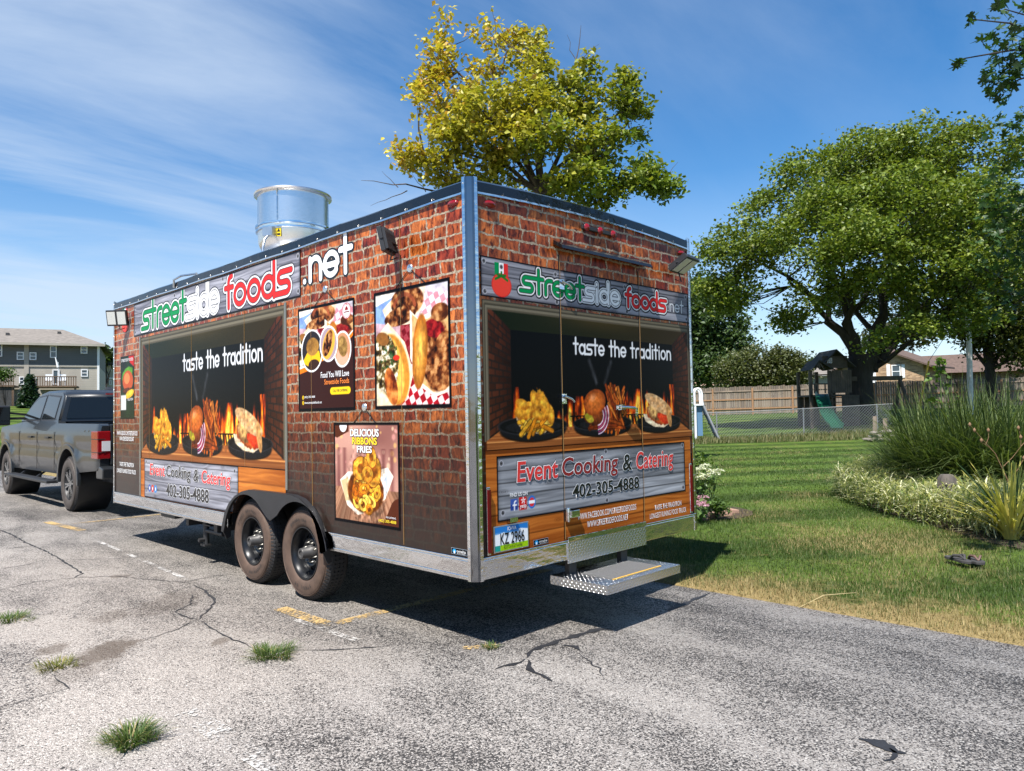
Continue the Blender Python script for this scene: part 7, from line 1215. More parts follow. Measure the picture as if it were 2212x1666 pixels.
MB().add([Fh.w(xl_, 0, gh - 1), Fh.w(xr, 0, gh - 1), Fh.w(xr, 0, ze), Fh.w(xa, 0, za), Fh.w(xl_, 0, ze), Fh.w(xl_, Dp, gh - 1), Fh.w(xr, Dp, gh - 1), Fh.w(xr, Dp, ze), Fh.w(xa, Dp, za), Fh.w(xl_, Dp, ze)], [(0, 1, 2, 3, 4), (9, 8, 7, 6, 5), (1, 6, 7, 2), (0, 4, 9, 5)]).build('wall', M['house_brick'], hs)
sl = (za - ze) / (xr - xa)
for sg, x1 in ((1, xr), (-1, xl_)):
    xe = x1 + sg * 0.7; z_e = ze - sl * 0.7; MB().add([Fh.w(xa, -0.5, za + 0.03), Fh.w(xe, -0.5, z_e + 0.03), Fh.w(xe, Dp, z_e + 0.03), Fh.w(xa, Dp, za + 0.03), Fh.w(xa, -0.5, za + 0.17), Fh.w(xe, -0.5, z_e + 0.17), Fh.w(xe, Dp, z_e + 0.17), Fh.w(xa, Dp, za + 0.17)], [(0, 3, 2, 1), (4, 5, 6, 7), (0, 1, 5, 4), (1, 2, 6, 5), (2, 3, 7, 6), (3, 0, 4, 7)]).build('roof', M['shingle_br'], hs)
wd = win(Fh, hs, *[q for q in (Z7(1340, 0)[0], Z7(1402, 0)[0], Z7(0, 455)[1], Z7(0, 540)[1])])
for a, b in ((1307, 1334), (1405, 1430)):
    x0, z1 = Fh.pix(*Z7(a, 452)); x1, z0 = Fh.pix(*Z7(b, 538)); Fh.box(MB(), min(x0, x1), max(x0, x1), -0.05, 0, z0, z1).build('shutter', M['trim'], hs)
x0, z1 = Fh.pix(*Z7(1190, 452)); Fh.box(MB(), x0, x0 + 0.55, -0.05, 0, z1 - 1.9, z1).build('shutter', M['trim'], hs)
# low wing and neighbour
WA, WB = at(*Z7(1560, 560), 64), at(*Z7(1900, 560), 62); Fw = Fac(WA, WB); gw_ = float(height(WA[0], WA[1])); wg = empty('ranch_house', (WA[0], WA[1], gw_), 'low brown ranch house wing right of the brick gable', 'house'); zw = Fw.pix(*Z7(1700, 505))[1]; zr = Fw.pix(*Z7(1700, 402))[1] + 0.4
M['brown_brick'] = brick_wall('brown_house_brick', (0.10, 0.055, 0.035), (0.20, 0.11, 0.07)); Fw.box(MB(), -1, 12.5, 0, 8, gw_ - 1, zw).build('wall', M['brown_brick'], wg); MB().add([Fw.w(-1.5, -0.6, zw - 0.05), Fw.w(13, -0.6, zw - 0.05), Fw.w(13, 4, zr), Fw.w(-1.5, 4, zr), Fw.w(13, 8.6, zw), Fw.w(-1.5, 8.6, zw)], [(0, 1, 2, 3), (3, 2, 4, 5)]).build('roof', M['shingle_br'], wg)
win(Fw, wg, *[q for q in (Z7(1632, 0)[0], Z7(1685, 0)[0], Z7(0, 522)[1], Z7(0, 578)[1])])
NA, NB = at(*Z7(2060, 560), 52), at(*Z7(2400, 560), 49); Fn = Fac(NA, NB); gn = float(height(NA[0], NA[1])); ng = empty('brown_house', (NA[0], NA[1], gn), 'brown roofed house at the right edge behind the fence', 'house'); zn = Fn.pix(*Z7(2100, 492))[1]; Fn.box(MB(), 0, 12, 0, 8, gn - 1, zn).build('wall', M['brown_brick'], ng); MB().add([Fn.w(-0.6, -0.6, zn - 0.05), Fn.w(12, -0.6, zn - 0.05), Fn.w(12, 4, zn + 2.0), Fn.w(-0.6, 4, zn + 2.0), Fn.w(12, 8.6, zn), Fn.w(-0.6, 8.6, zn)], [(0, 1, 2, 3), (3, 2, 4, 5)]).build('roof', M['shingle_br'], ng)
LA, LB = at(*Z7(60, 600), 82), at(*Z7(380, 600), 80); Fl = Fac(LA, LB); gl_ = float(height(LA[0], LA[1])); lg = empty('far_house', (LA[0], LA[1], gl_), 'distant low house with tan roof left of the crab apples', 'house'); zl = Fl.pix(*Z7(200, 588))[1]; Fl.box(MB(), 0, 9, 0, 7, gl_ - 2, zl).build('wall', M['siding_tan'], lg); MB().add([Fl.w(-0.5, -0.5, zl), Fl.w(9.5, -0.5, zl), Fl.w(9.5, 3.5, zl + 1.5), Fl.w(-0.5, 3.5, zl + 1.5)], [(0, 1, 2, 3)]).build('roof', mat('tan_shingle', (0.30, 0.20, 0.13), 0.9, var=0.2), lg)
LA, LB = at(*Z7(560, 600), 84), at(*Z7(880, 600), 84); Fl = Fac(LA, LB); lg = empty('far_house', (LA[0], LA[1], gl_), 'distant low cream house glimpsed beside the play set', 'house'); zl = Fl.pix(*Z7(700, 530))[1]; Fl.box(MB(), 0, 9, 0, 7, gl_ - 2, zl).build('wall', M['siding_tan'], lg); MB().add([Fl.w(-0.5, -0.5, zl), Fl.w(9.5, -0.5, zl), Fl.w(9.5, 3.5, zl + 1.2), Fl.w(-0.5, 3.5, zl + 1.2)], [(0, 1, 2, 3)]).build('roof', M['shingle'], lg)

# ------------------------------------------------------------------ fences
M['fence'] = mat('weathered_fence', (0.235, 0.185, 0.145), 0.85, var=0.35, scale=3, stretch=(1, 1, 0.3)); M['fence_post'] = mat('fence_post', (0.30, 0.17, 0.09), 0.85, var=0.2)
FA, FB = at(1440, 870, 48.5), at(2270, 860, 45.5); Ff = Fac(FA, FB); Lf = float(np.linalg.norm(FB[:2] - FA[:2])); zf0 = lambda x: float(height(*(Ff.o + Ff.e * x)))
fe = empty('wooden_fence', (FA[0], FA[1], zf0(0)), 'weathered wooden privacy fence along the back of the yard', 'fence'); n_ = int(Lf / 0.145); pk = None; r_ = random.Random(4)
me_pk = [Ff.box(MB(), 0, 0.128, 0, 0.02, 0, 1.74 + 0.03 * i).mesh('picket') for i in range(3)]
for j_, m_ in enumerate(me_pk): m_.transform(Matrix.Translation(Vector((-Ff.o[0], -Ff.o[1], 0)))); m_.materials.append(mat('weathered_picket', [(0.235, 0.19, 0.15), (0.165, 0.135, 0.112), (0.20, 0.155, 0.118)][j_], 0.85, var=0.35, scale=3, stretch=(1, 1, 0.3)))
for i in range(n_):
    x = i * 0.145; q = Ff.o + Ff.e * x; o = bpy.data.objects.new('picket', me_pk[r_.randrange(3)]); link(o); o.parent = fe; o.location = (q[0] - FA[0], q[1] - FA[1], zf0(x) + 0.05 + r_.uniform(-0.015, 0.015) - zf0(0))
for i in range(int(Lf / 2.5) + 1):
    x = 0.45 + i * 2.5; Ff.box(MB(), x - 0.05, x + 0.05, -0.14, -0.045, zf0(x) - 0.2, zf0(x) + 1.72).build('fence_post', M['fence_post'], fe)
for h_ in (0.35, 0.95, 1.50):
    vs = []; fs = []
    for i in range(0, int(Lf) + 1): z = zf0(i); vs += [Ff.w(i, -0.04, z + h_), Ff.w(i, -0.04, z + h_ + 0.085), Ff.w(i, -0.005, z + h_ + 0.085), Ff.w(i, -0.005, z + h_)]
    for i in range(int(Lf)): fs += [(4 * i + k, 4 * i + (k + 1) % 4, 4 * i + 4 + (k + 1) % 4, 4 * i + 4 + k) for k in range(4)]
    MB().add(vs, fs).build('fence_rail', M['fence_post'] if h_ != 1.5 else M['fence'], fe)
M['galv'] = mat('galvanised_wire', (0.24, 0.25, 0.26), 0.5, 0.3)
CA, CB = at(1440, 920, 30.5), at(1930, 915, 29.5); Fk = Fac(CA, CB); Lk = float(np.linalg.norm(CB[:2] - CA[:2])); zk = lambda x: float(height(*(Fk.o + Fk.e * x))); ck = empty('chain_link_fence', (CA[0], CA[1], zk(0)), 'low galvanised chain link fence across the lawn', 'fence'); Hk = 1.10
for u in (1548, 1735.6, 1445, 1895): x = Fk.pix(u, 900)[0]; MB().tube([Fk.w(x, 0, zk(x) - 0.1), Fk.w(x, 0, zk(x) + Hk + 0.04)], 0.026, 8).build('fence_post', M['galv'], ck)
MB().tube([Fk.w(x, 0, zk(x) + Hk) for x in np.linspace(0, Lk, 8)], 0.018, 6).build('top_rail', M['galv'], ck)
vs = []; fs = []; pit = 0.115
for s_ in (-1, 1):
    for i in range(-int(Hk / pit) - 1, int(Lk / pit) + int(Hk / pit) + 1):
        x0 = i * pit; pts = []
        for k in range(7):
            z = Hk * k / 6; x = x0 + s_ * z + (Hk if s_ < 0 else 0) - (Hk if s_ > 0 else 0) * 0
            pts.append((x, z))
        pts = [(x, z) for x, z in pts if 0 <= x <= Lk]
        if len(pts) < 2: continue
        (xa_, z0_), (xb_, z1_) = pts[0], pts[-1]; b_ = len(vs); w_ = 0.0065
        for x, z in ((xa_, z0_), (xb_, z1_)): vs += [Fk.w(x - w_, 0.003 * s_, zk(x) + z + w_), Fk.w(x + w_, 0.003 * s_, zk(x) + z - w_ * 0), Fk.w(x, 0.003 * s_ + w_, zk(x) + z)]
        fs += [(b_, b_ + 1, b_ + 4, b_ + 3), (b_ + 1, b_ + 2, b_ + 5, b_ + 4), (b_ + 2, b_, b_ + 3, b_ + 5)]
o = MB().add(vs, fs).build('wire_mesh', M['galv'], ck); o['kind'] = 'stuff'

# ------------------------------------------------------------------ play set under the tree
M['play_wood'] = mat('dark_stained_wood', (0.075, 0.058, 0.044), 0.8, var=0.35, scale=4); M['play_roof'] = mat('play_roof', (0.030, 0.029, 0.028), 0.8, var=0.3); M['slide'] = mat('green_plastic', (0.006, 0.075, 0.042), 0.35, var=0.1)
PA, PB = at(*Z7(805, 855), 33), at(*Z7(1060, 855), 33); Fp = Fac(PA, PB); gp = float(height(PA[0], PA[1])); ps = empty('play_set', (PA[0], PA[1], gp), 'dark wooden play set with gabled roof, slide and swing beam', 'play set'); k7 = 33 / FPX / 3.0475; zz7 = lambda y: Fp.pix(*Z7(930, y))[1]; xx7 = lambda x: Fp.pix(*Z7(x, 700))[0]
def post(x, d, z0, z1, w_=0.13, nm='post'): return Fp.box(MB(), x - w_ / 2, x + w_ / 2, d, d + w_, z0, z1).build(nm, M['play_wood'], ps)
for x in (815, 940, 1055):
    for d in (0.0, 1.4): post(xx7(x), d, gp - 0.1, zz7(490))
zfl = zz7(650); Fp.box(MB(), xx7(805), xx7(1065), 0, 1.5, zfl - 0.08, zfl).build('platform', M['play_wood'], ps)
for i in range(9): x = xx7(950) + i * 0.10; Fp.box(MB(), x, x + 0.09, -0.03, -0.005, zz7(640), zz7(490)).build('wall_board', M['play_wood'], ps)
for y in (515, 575): Fp.box(MB(), xx7(805), xx7(940), -0.03, 0.0, zz7(y + 8), zz7(y)).build('guard_rail', M['play_wood'], ps)
for x in (835, 855, 905): Fp.box(MB(), xx7(x) - 0.03, xx7(x) + 0.03, -0.025, -0.003, zz7(640), zz7(575)).build('baluster', M['play_wood'], ps)
def gable(x0, x1, xa_, ze_, za_, d0, d1, nm):
    a_, b_, c_ = xx7(x0), xx7(x1), xx7(xa_); e_, t_ = zz7(ze_), zz7(za_); MB().add([Fp.w(a_, d0, e_), Fp.w(c_, d0, t_), Fp.w(c_, d1, t_), Fp.w(a_, d1, e_), Fp.w(b_, d0, e_), Fp.w(b_, d1, e_), Fp.w(a_, d0, e_ - 0.06), Fp.w(c_, d0, t_ - 0.08), Fp.w(b_, d0, e_ - 0.06)], [(0, 1, 2, 3), (1, 4, 5, 2), (0, 6, 7, 1), (1, 7, 8, 4)]).build(nm, M['play_roof'], ps)
gable(800, 955, 855, 487, 420, -0.35, 1.0, 'porch_roof'); gable(870, 1110, 985, 470, 352, -0.1, 1.8, 'roof')
Fp.box(MB(), xx7(900), xx7(1065), 0.1, 0.13, zz7(475), zz7(395)).build('gable_board', M['play_wood'], ps); wdw = Fp.box(MB(), xx7(930), xx7(962), 0.06, 0.095, zz7(442), zz7(408)).build('window', M['trim'], ps)
for i, x in enumerate((934, 948)):
    for y in (425, 439): put('pane', Fp.box(MB(), xx7(x), xx7(x + 11), 0.05, 0.058, zz7(y), zz7(y - 13)).mesh('pane'), M['pane'], wdw)
for a, b in (((825, 487), (855, 440)), ((885, 487), (855, 440)), ((855, 487), (855, 440))): MB().bar(Fp.w(xx7(a[0]), -0.3, zz7(a[1])), Fp.w(xx7(b[0]), -0.3, zz7(b[1])), 0.05, 0.05).build('truss', M['play_wood'], ps)
for i in range(8): x = xx7(1012) + i * 0.10; Fp.box(MB(), x, x + 0.09, -0.03, -0.005, gp, zz7(655)).build('lower_board', M['play_wood'], ps)
for x in (805, 850, 895): Fp.box(MB(), xx7(x), xx7(x + 42), 1.42, 1.45, gp, zz7(655)).build('lower_board', M['play_wood'], ps)
for i in range(6): z = gp + 0.25 + i * 0.22; Fp.box(MB(), xx7(935), xx7(1010), -0.6 + i * 0.09, -0.45 + i * 0.09, z, z + 0.04).build('step', M['play_wood'], ps)
sl_ = MB(); path = [(890, 645, -0.05), (850, 665, -0.5), (815, 715, -1.2), (790, 790, -2.0), (785, 840, -2.6), (782, 858, -3.0)]; prev = None; vs = []
for x, y, d in path:
    xx_, z_ = xx7(x), max(zz7(y), gp + 0.1)
    vs += [Fp.w(xx_ - 0.30, d, z_ + 0.17), Fp.w(xx_ - 0.24, d, z_), Fp.w(xx_ + 0.24, d, z_), Fp.w(xx_ + 0.30, d, z_ + 0.17)]
sl_.add(vs, [(4 * i + k, 4 * i + k + 1, 4 * i + 5 + k, 4 * i + 4 + k) for i in range(len(path) - 1) for k in range(3)], True); sl_.build('slide', M['slide'], ps)
xs0, xs1 = xx7(1060), xx7(1458); zb_ = zz7(552); Fp.box(MB(), xs0, xs1, 0.5, 0.60, zb_ - 0.06, zb_ + 0.14).build('swing_beam', M['play_wood'], ps); MB().bar(Fp.w(xs1 - 0.1, 0.55, zb_), Fp.w(xs1, -0.4, gp), 0.10, 0.10).build('swing_leg', M['play_wood'], ps); MB().bar(Fp.w(xs1 - 0.1, 0.55, zb_), Fp.w(xs1, 1.5, gp), 0.10, 0.10).build('swing_leg', M['play_wood'], ps)
for i, x in enumerate((1245, 1345)):
    mb = MB()
    for dx_ in (-0.22, 0.22): mb.tube([Fp.w(xx7(x) + dx_, 0.55, zb_ - 0.02), Fp.w(xx7(x) + dx_, 0.55, gp + 0.55)], 0.012, 5)
    Fp.box(mb, xx7(x) - 0.24, xx7(x) + 0.24, 0.46, 0.64, gp + 0.52, gp + 0.55); mb.build('swing', M['galv'], ps)
# pool ladder at the trailer's edge
LP_ = at(*Z7(70, 880), 29.5); gl2 = float(height(LP_[0], LP_[1])); kk = 29.5 / FPX / 3.0475; pool = empty('pool_ladder', (LP_[0], LP_[1], gl2), 'white and grey pool ladder standing beside the trailer edge', 'ladder'); Fq = Fac(at(*Z7(20, 880), 29.5), at(*Z7(220, 880), 29.4)); qx = lambda x: Fq.pix(*Z7(x, 800))[0]; qz = lambda y: Fq.pix(*Z7(70, y))[1]
for d in (0.0, 0.5):
    MB().tube([Fq.w(qx(45), d, qz(715))] + [Fq.w(qx(71) + (qx(97) - qx(71)) * math.cos(math.radians(a)), d, qz(660) + (qz(610) - qz(660)) * math.sin(math.radians(a))) for a in range(200, -30, -20)] + [Fq.w(qx(100), d, qz(715))], 0.045, 8).build('hand_rail', M['trim'], pool)
    MB().tube([Fq.w(qx(100), d, qz(715)), Fq.w(qx(205), d, gl2)], 0.045, 8).build('ladder_leg', mat('grey_leg', (0.25, 0.26, 0.28), 0.5), pool); MB().tube([Fq.w(qx(50), d, qz(715)), Fq.w(qx(50), d, gl2)], 0.045, 8).build('ladder_leg', M['trim'], pool)
for i in range(4): f_ = i / 3.6; z = qz(720) + (gl2 + 0.1 - qz(720)) * f_; x = qx(105) + (qx(200) - qx(105)) * f_; Fq.box(MB(), x - 0.09, x + 0.09, 0, 0.5, z - 0.03, z).build('tread', M['conc'], pool)
Fq.box(MB(), qx(42), qx(103), -0.05, 0.55, qz(722), qz(712)).build('platform', M['trim'], pool); Fq.box(MB(), qx(55), qx(98), 0.1, 0.4, gl2 + 0.2, qz(722)).build('barrier_panel', mat('pool_blue', (0.10, 0.20, 0.32), 0.4), pool)
# poles
pb_ = at(2095, 850, 36); gz_ = float(height(pb_[0], pb_[1])); pt = at(2092, 650, 36); o = MB().tube([(pb_[0], pb_[1], gz_ - 0.2), (pt[0], pt[1], pt[2] + 1.5)], [0.14, 0.11], 10).build('utility_pole', mat('pale_pole', (0.60, 0.58, 0.55), 0.7, var=0.15), None, (pb_[0], pb_[1], gz_)); tag(o, 'pale grey pole standing behind the tall ornamental grass', 'pole')
a_, b_ = at(*Z7(1585, 430), 34), at(*Z7(1500, 640), 34); b_[2] = float(height(b_[0], b_[1])); gw2 = empty('guy_wire', tuple(b_), 'slanting guy wire with yellow guard right of the brick house', 'cable'); MB().tube([a_, b_], 0.045, 8).build('guard', mat('yellow_guard', (0.62, 0.40, 0.03), 0.5), gw2); MB().tube([a_, pt], 0.012, 5).build('wire', M['galv'], gw2)
p_ = at(*Z7(228, 600), 80); t_ = at(*Z7(228, 365), 80); o = MB().tube([(p_[0], p_[1], float(height(p_[0], p_[1])) - 0.2), tuple(t_)], 0.13, 8).build('power_pole', M['bark'], None, (p_[0], p_[1], float(height(p_[0], p_[1])))); tag(o, 'thin brown power pole beside the crab apple trees', 'pole')
o = MB().tube([t_, at(1640, 768, 100), at(1760, 772, 110), at(1860, 770, 120)], 0.02, 4).build('power_line', M['dark'], None, tuple(t_)); tag(o, 'thin power line strung from the brown power pole', 'cable')
# ------------------------------------------------------------------ planting bed on the right
r_ = np.random.default_rng(21)
def gz(x, y): return float(height(x, y))
def put_blades(name, b, az, L, w, bend, segs, col, parent, droop=0.5, matn='blade', wprof=None, twist=None):
    V, F, c = blades(b, az, L, w, bend, segs, col, droop, wprof, twist); return put(name, np_mesh(name, V, F, c), M[matn], parent)
def clump(cx, cy, n_, rad, hmin, hmax, wid, cols, parent, name='blades', segs=5, bmin=0.15, bmax=0.9):
    a = r_.uniform(0, 6.28, n_); q = rad * np.sqrt(r_.random(n_)); x, y = cx + q * np.cos(a), cy + q * np.sin(a); z = height(x, y); az = a + r_.normal(0, 0.7, n_); k = r_.random((n_, 1)); col = np.array(cols[0]) * (1 - k) + np.array(cols[1]) * k
    return put_blades(name, np.c_[x, y, z], az, r_.uniform(hmin, hmax, n_), wid * r_.uniform(0.7, 1.3, n_), r_.uniform(bmin, bmax, n_), segs, col, parent)
for i, (u, v, d, n_, rad, hh, lab) in enumerate([(2075, 1010, 11.2, 2400, 0.75, 1.95, 'tall arching ornamental grass clump in the middle of the bed'), (2200, 1010, 10.6, 2000, 0.75, 1.95, 'tall arching ornamental grass clump at the right edge of the bed'), (1985, 990, 12.6, 700, 0.55, 1.25, 'shorter dark ornamental grass clump at the left of the bed')]):
    b_ = at(u, v, d); e = empty('ornamental_grass', (b_[0], b_[1], gz(b_[0], b_[1])), lab, 'ornamental grass', 'ornamental grasses in the bed'); clump(b_[0], b_[1], n_, rad, hh * 0.55, hh * 1.12, 0.020, ((0.028, 0.058, 0.014), (0.14, 0.18, 0.055)), e, 'blades', 8, 0.10, 1.35); clump(b_[0], b_[1], int(n_ * 0.8), rad * 1.15, hh * 0.25, hh * 0.65, 0.034, ((0.022, 0.045, 0.012), (0.060, 0.095, 0.028)), e, 'undergrowth', 5, 0.3, 1.3)
# variegated ground cover: pale arching leaves
def inpoly(x, y, P_):
    ins_ = np.zeros(len(x), bool); n_ = len(P_)
    for i in range(n_):
        (x1, y1), (x2, y2) = P_[i], P_[(i + 1) % n_]
        if y1 == y2: continue
        c = (y1 > y) != (y2 > y); ins_ ^= c & (x < (x2 - x1) * (y - y1) / (y2 - y1) + x1)
    return ins_
bed = [gpt(u, v, 0.06)[:2] for u, v in ((1800, 1062), (1830, 1090), (1900, 1112), (1980, 1132), (2060, 1150), (2130, 1165), (2230, 1175), (2260, 1110), (2200, 1075), (2080, 1065), (1960, 1050), (1860, 1045))]
bx0, bx1 = min(p_[0] for p_ in bed), max(p_[0] for p_ in bed); by0, by1 = min(p_[1] for p_ in bed), max(p_[1] for p_ in bed)
x, y = r_.uniform(bx0, bx1, 90000), r_.uniform(by0, by1, 90000); k = inpoly(x, y, bed); x, y = x[k][:17000], y[k][:17000]; n_ = len(x); kk_ = r_.random((n_, 1)); col = np.where(kk_ < 0.70, np.array([0.60, 0.59, 0.37]) * (0.75 + 0.5 * r_.random((n_, 1))), np.array([0.16, 0.22, 0.08]) * (0.7 + 0.6 * r_.random((n_, 1))))
hgt = 0.30 + 0.36 * fbm(x * 1.2, y * 1.2, 3); V, F, c = blades(np.c_[x, y, height(x, y) + hgt * r_.uniform(0.0, 0.75, n_)], r_.normal(3.6, 1.1, n_), r_.uniform(0.14, 0.28, n_), r_.uniform(0.011, 0.019, n_), r_.uniform(0.5, 1.1, n_), 4, col, 0.55, lambda t_: np.sin(PI * np.clip(t_ * 0.9 + 0.1, 0, 1)) ** 0.7)
o = put('variegated_grass', np_mesh('variegated_grass', V, F, c), M['blade']); tag(o, 'pale variegated ribbon grass spilling over the bed edge', 'ground cover', kind='stuff')
M['mulch'] = mat('mulch', (0.055, 0.035, 0.024), 0.95, var=0.6, scale=30, bump=1.0, bscale=45)
def mulch_bed(poly, label, zo=0.02):
    c_ = np.mean(poly, axis=0); ring = [np.array(p_) for p_ in poly]; vs = [(c_[0], c_[1], gz(*c_) + zo + 0.03)] + [(p_[0], p_[1], gz(*p_) + zo) for p_ in ring] + [(p_[0], p_[1], gz(*p_) - 0.05) for p_ in ring]; n_ = len(ring); fs = [(0, 1 + i, 1 + (i + 1) % n_) for i in range(n_)] + [(1 + i, 1 + n_ + i, 1 + n_ + (i + 1) % n_, 1 + (i + 1) % n_) for i in range(n_)]; o = MB().add(vs, fs, True).build('mulch_bed', M['mulch']); tag(o, label, 'mulch', kind='structure')
mulch_bed([gpt(u, v, 0.06)[:2] for u, v in ((1815, 1065), (1900, 1105), (2060, 1148), (2140, 1172), (2260, 1195), (2420, 1120), (2300, 1020), (2050, 985), (1930, 1000))], 'dark mulch under the ornamental grasses', 0.012)
# yucca: every sword leaf its own piece
yb = gpt(2190, 1172, 0.06); yx, yy = yb[0] + 0.15, yb[1] + 0.05; yu = empty('yucca', (yx, yy, gz(yx, yy)), 'yellow edged yucca with stiff sword leaves at the right edge', 'yucca'); rr_ = random.Random(9)
for i in range(90):
    a = rr_.uniform(0, 6.28); el = rr_.random(); L = rr_.uniform(0.58, 0.92); bend = 0.15 + 0.95 * el; w_ = rr_.uniform(0.038, 0.052); wp = lambda t_: np.clip(1.15 - t_, 0.0, 1) ** 0.6 * (0.55 + 0.45 * np.sin(PI * np.clip(t_ * 1.2, 0, 1)))
    yel = np.array([[0.80, 0.70, 0.17]]) * rr_.uniform(0.7, 1.1); grn = np.array([[0.055, 0.105, 0.030]]) * rr_.uniform(0.7, 1.2)
    b_ = np.array([[yx + 0.07 * math.cos(a), yy + 0.07 * math.sin(a), gz(yx, yy) + 0.02]]); A_ = lambda w2, c2, off: blades(b_ + np.array([[0, 0, off]]), np.array([a]), np.array([L]), np.array([w2]), np.array([bend]), 6, c2, 0.35 if el > 0.6 else 0.1, wp)
    V1, F1, c1 = A_(w_, yel if rr_.random() < 0.9 else grn, 0.0); V2, F2, c2 = A_(w_ * 0.24, grn, 0.004); put('leaf', np_mesh('leaf', np.concatenate([V1, V2]), np.concatenate([F1, F2 + len(V1)]), np.concatenate([c1, c2])), M['blade'], yu)
# stump, dry stalks, leafy weed, rock heap
sp = at(2047, 1075, 9.0); sz = gz(sp[0], sp[1]); o = MB().lathe([(0.14, -0.05), (0.115, 0.10), (0.105, 0.52), (0.07, 0.57), (0.0, 0.56)], (sp[0], sp[1], sz), 'z', 14).build('tree_stump', mat('grey_stump', (0.10, 0.085, 0.072), 0.9, var=0.4, scale=9, bump=0.8, bscale=20, stretch=(1, 1, 0.2)), None, (sp[0], sp[1], sz)); tag(o, 'grey weathered stump among the pale ribbon grass', 'stump')
dk = at(2190, 1120, 9.0); ds = empty('dry_flower_stalk', (dk[0], dk[1], gz(dk[0], dk[1])), 'dry brown branching flower stalk above the yucca', 'plant'); mb = MB(); pod = MB(); M['dry'] = mat('dry_stalk', (0.20, 0.115, 0.06), 0.8, var=0.3); main = [at(2185, 1150, 9.0), at(2178, 1040, 9.0), at(2150, 980, 9.0), at(2095, 918, 9.0)]; main[0][2] = gz(dk[0], dk[1]); mb.tube(main, [0.007, 0.006, 0.004, 0.002], 6)
for (a, b) in (((2165, 1010), (2205, 965)), ((2150, 980), (2120, 955)), ((2205, 965), (2200, 925)), ((2178, 1040), (2212, 990)), ((2130, 960), (2135, 930)), ((2205, 965), (2225, 935))): mb.tube([at(*a, 9.0), at((a[0] + b[0]) / 2 + 3, (a[1] + b[1]) / 2, 9.0), at(*b, 9.0)], [0.004, 0.003, 0.002], 5)
for (u, v) in ((2095, 918), (2105, 930), (2120, 952), (2200, 925), (2205, 945), (2225, 935), (2135, 930), (2212, 990)): q = at(u, v, 9.0); pod.lathe([(0.0, -0.03), (0.016, -0.01), (0.018, 0.01), (0.0, 0.035)], tuple(q), 'z', 7)
mb.build('stem', M['dry'], ds); pod.build('seed_pods', M['dry'], ds)
sf = at(2035, 900, 11.6); e = empty('tall_weed', (sf[0], sf[1], gz(sf[0], sf[1])), 'leafy weed with broad leaves poking above the grasses', 'plant'); top = at(2030, 775, 11.6); MB().tube([(sf[0], sf[1], gz(sf[0], sf[1])), tuple(sf), tuple(top)], [0.012, 0.010, 0.004], 5).build('stem', M['blade'] if False else mat('green_stem', (0.07, 0.12, 0.03), 0.6), e); n_ = 60; f_ = r_.random(n_) ** 0.7; pts = sf + (top - sf) * f_[:, None] * 1.02 + r_.normal(0, 0.16, (n_, 3)) * np.array([1, 1, 0.5]) * (1.1 - f_[:, None]); nr = r_.normal(0, 0.6, (n_, 3)); nr[:, 2] = 1; nr /= np.linalg.norm(nr, axis=1)[:, None]
V, F, c = leaf_cloud(pts, 1, 0.02, 0.11, pal_green((0.10, 0.17, 0.03)), 44); put('leaves', np_mesh('leaves', V, F, c), M['leaf'], e)
M['rock'] = mat('field_stone', (0.19, 0.165, 0.14), 0.9, var=0.35, scale=6, bump=0.6, bscale=14)
def rock(c_, s_, seed, mt='rock', flat=0.6):
    bm = bmesh.new(); bmesh.ops.create_icosphere(bm, subdivisions=2, radius=1.0); q = random.Random(seed); ax = [Vector((q.gauss(0, 1), q.gauss(0, 1), q.gauss(0, 1))).normalized() for _ in range(7)]
    for v in bm.verts:
        for a in ax: v.co -= a * max(0, v.co.dot(a) - 0.72) * 0.9
        v.co = Vector((v.co.x * s_ * 1.2, v.co.y * s_, v.co.z * s_ * flat)) + Vector(c_)
    me = bpy.data.meshes.new('stone'); bm.to_mesh(me); bm.free(); return me
qs = random.Random(2); NTH = ('first', 'second', 'third', 'fourth', 'fifth', 'sixth')
for lay, (cnt, lname) in enumerate(((6, 'bottom'), (4, 'middle'), (3, 'top'))):
    for i in range(cnt):
        p_ = at(1905 + (i - (cnt - 1) / 2) * 15 + qs.uniform(-3, 3), 935, 26 + qs.uniform(-0.4, 0.4)); s_ = qs.uniform(0.13, 0.20); z0 = gz(p_[0], p_[1]) + lay * 0.13; o = put('heaped_stone', rock((p_[0], p_[1], z0 + 0.07), s_, i + 7 * lay, flat=0.45), M['rock'], None, (p_[0], p_[1], z0)); tag(o, NTH[i] + ' stone from the left in the %s layer of the stone heap' % lname, 'stone', 'stones heaped at the end of the chain link fence')
for i, (u, dx_) in enumerate(((1890, 0), (1912, 0.02))):
    p_ = at(u, 930, 27); z0 = gz(p_[0], p_[1]); o = MB().bar((p_[0], p_[1], z0 - 0.1), (p_[0] + 0.05, p_[1], z0 + 0.85 - 0.1 * i), 0.14, 0.05).build('leaning_board', M['fence'], None, (p_[0], p_[1], z0)); tag(o, ('left of the two weathered boards standing by the stone heap', 'right of the two weathered boards standing by the stone heap')[i], 'board')
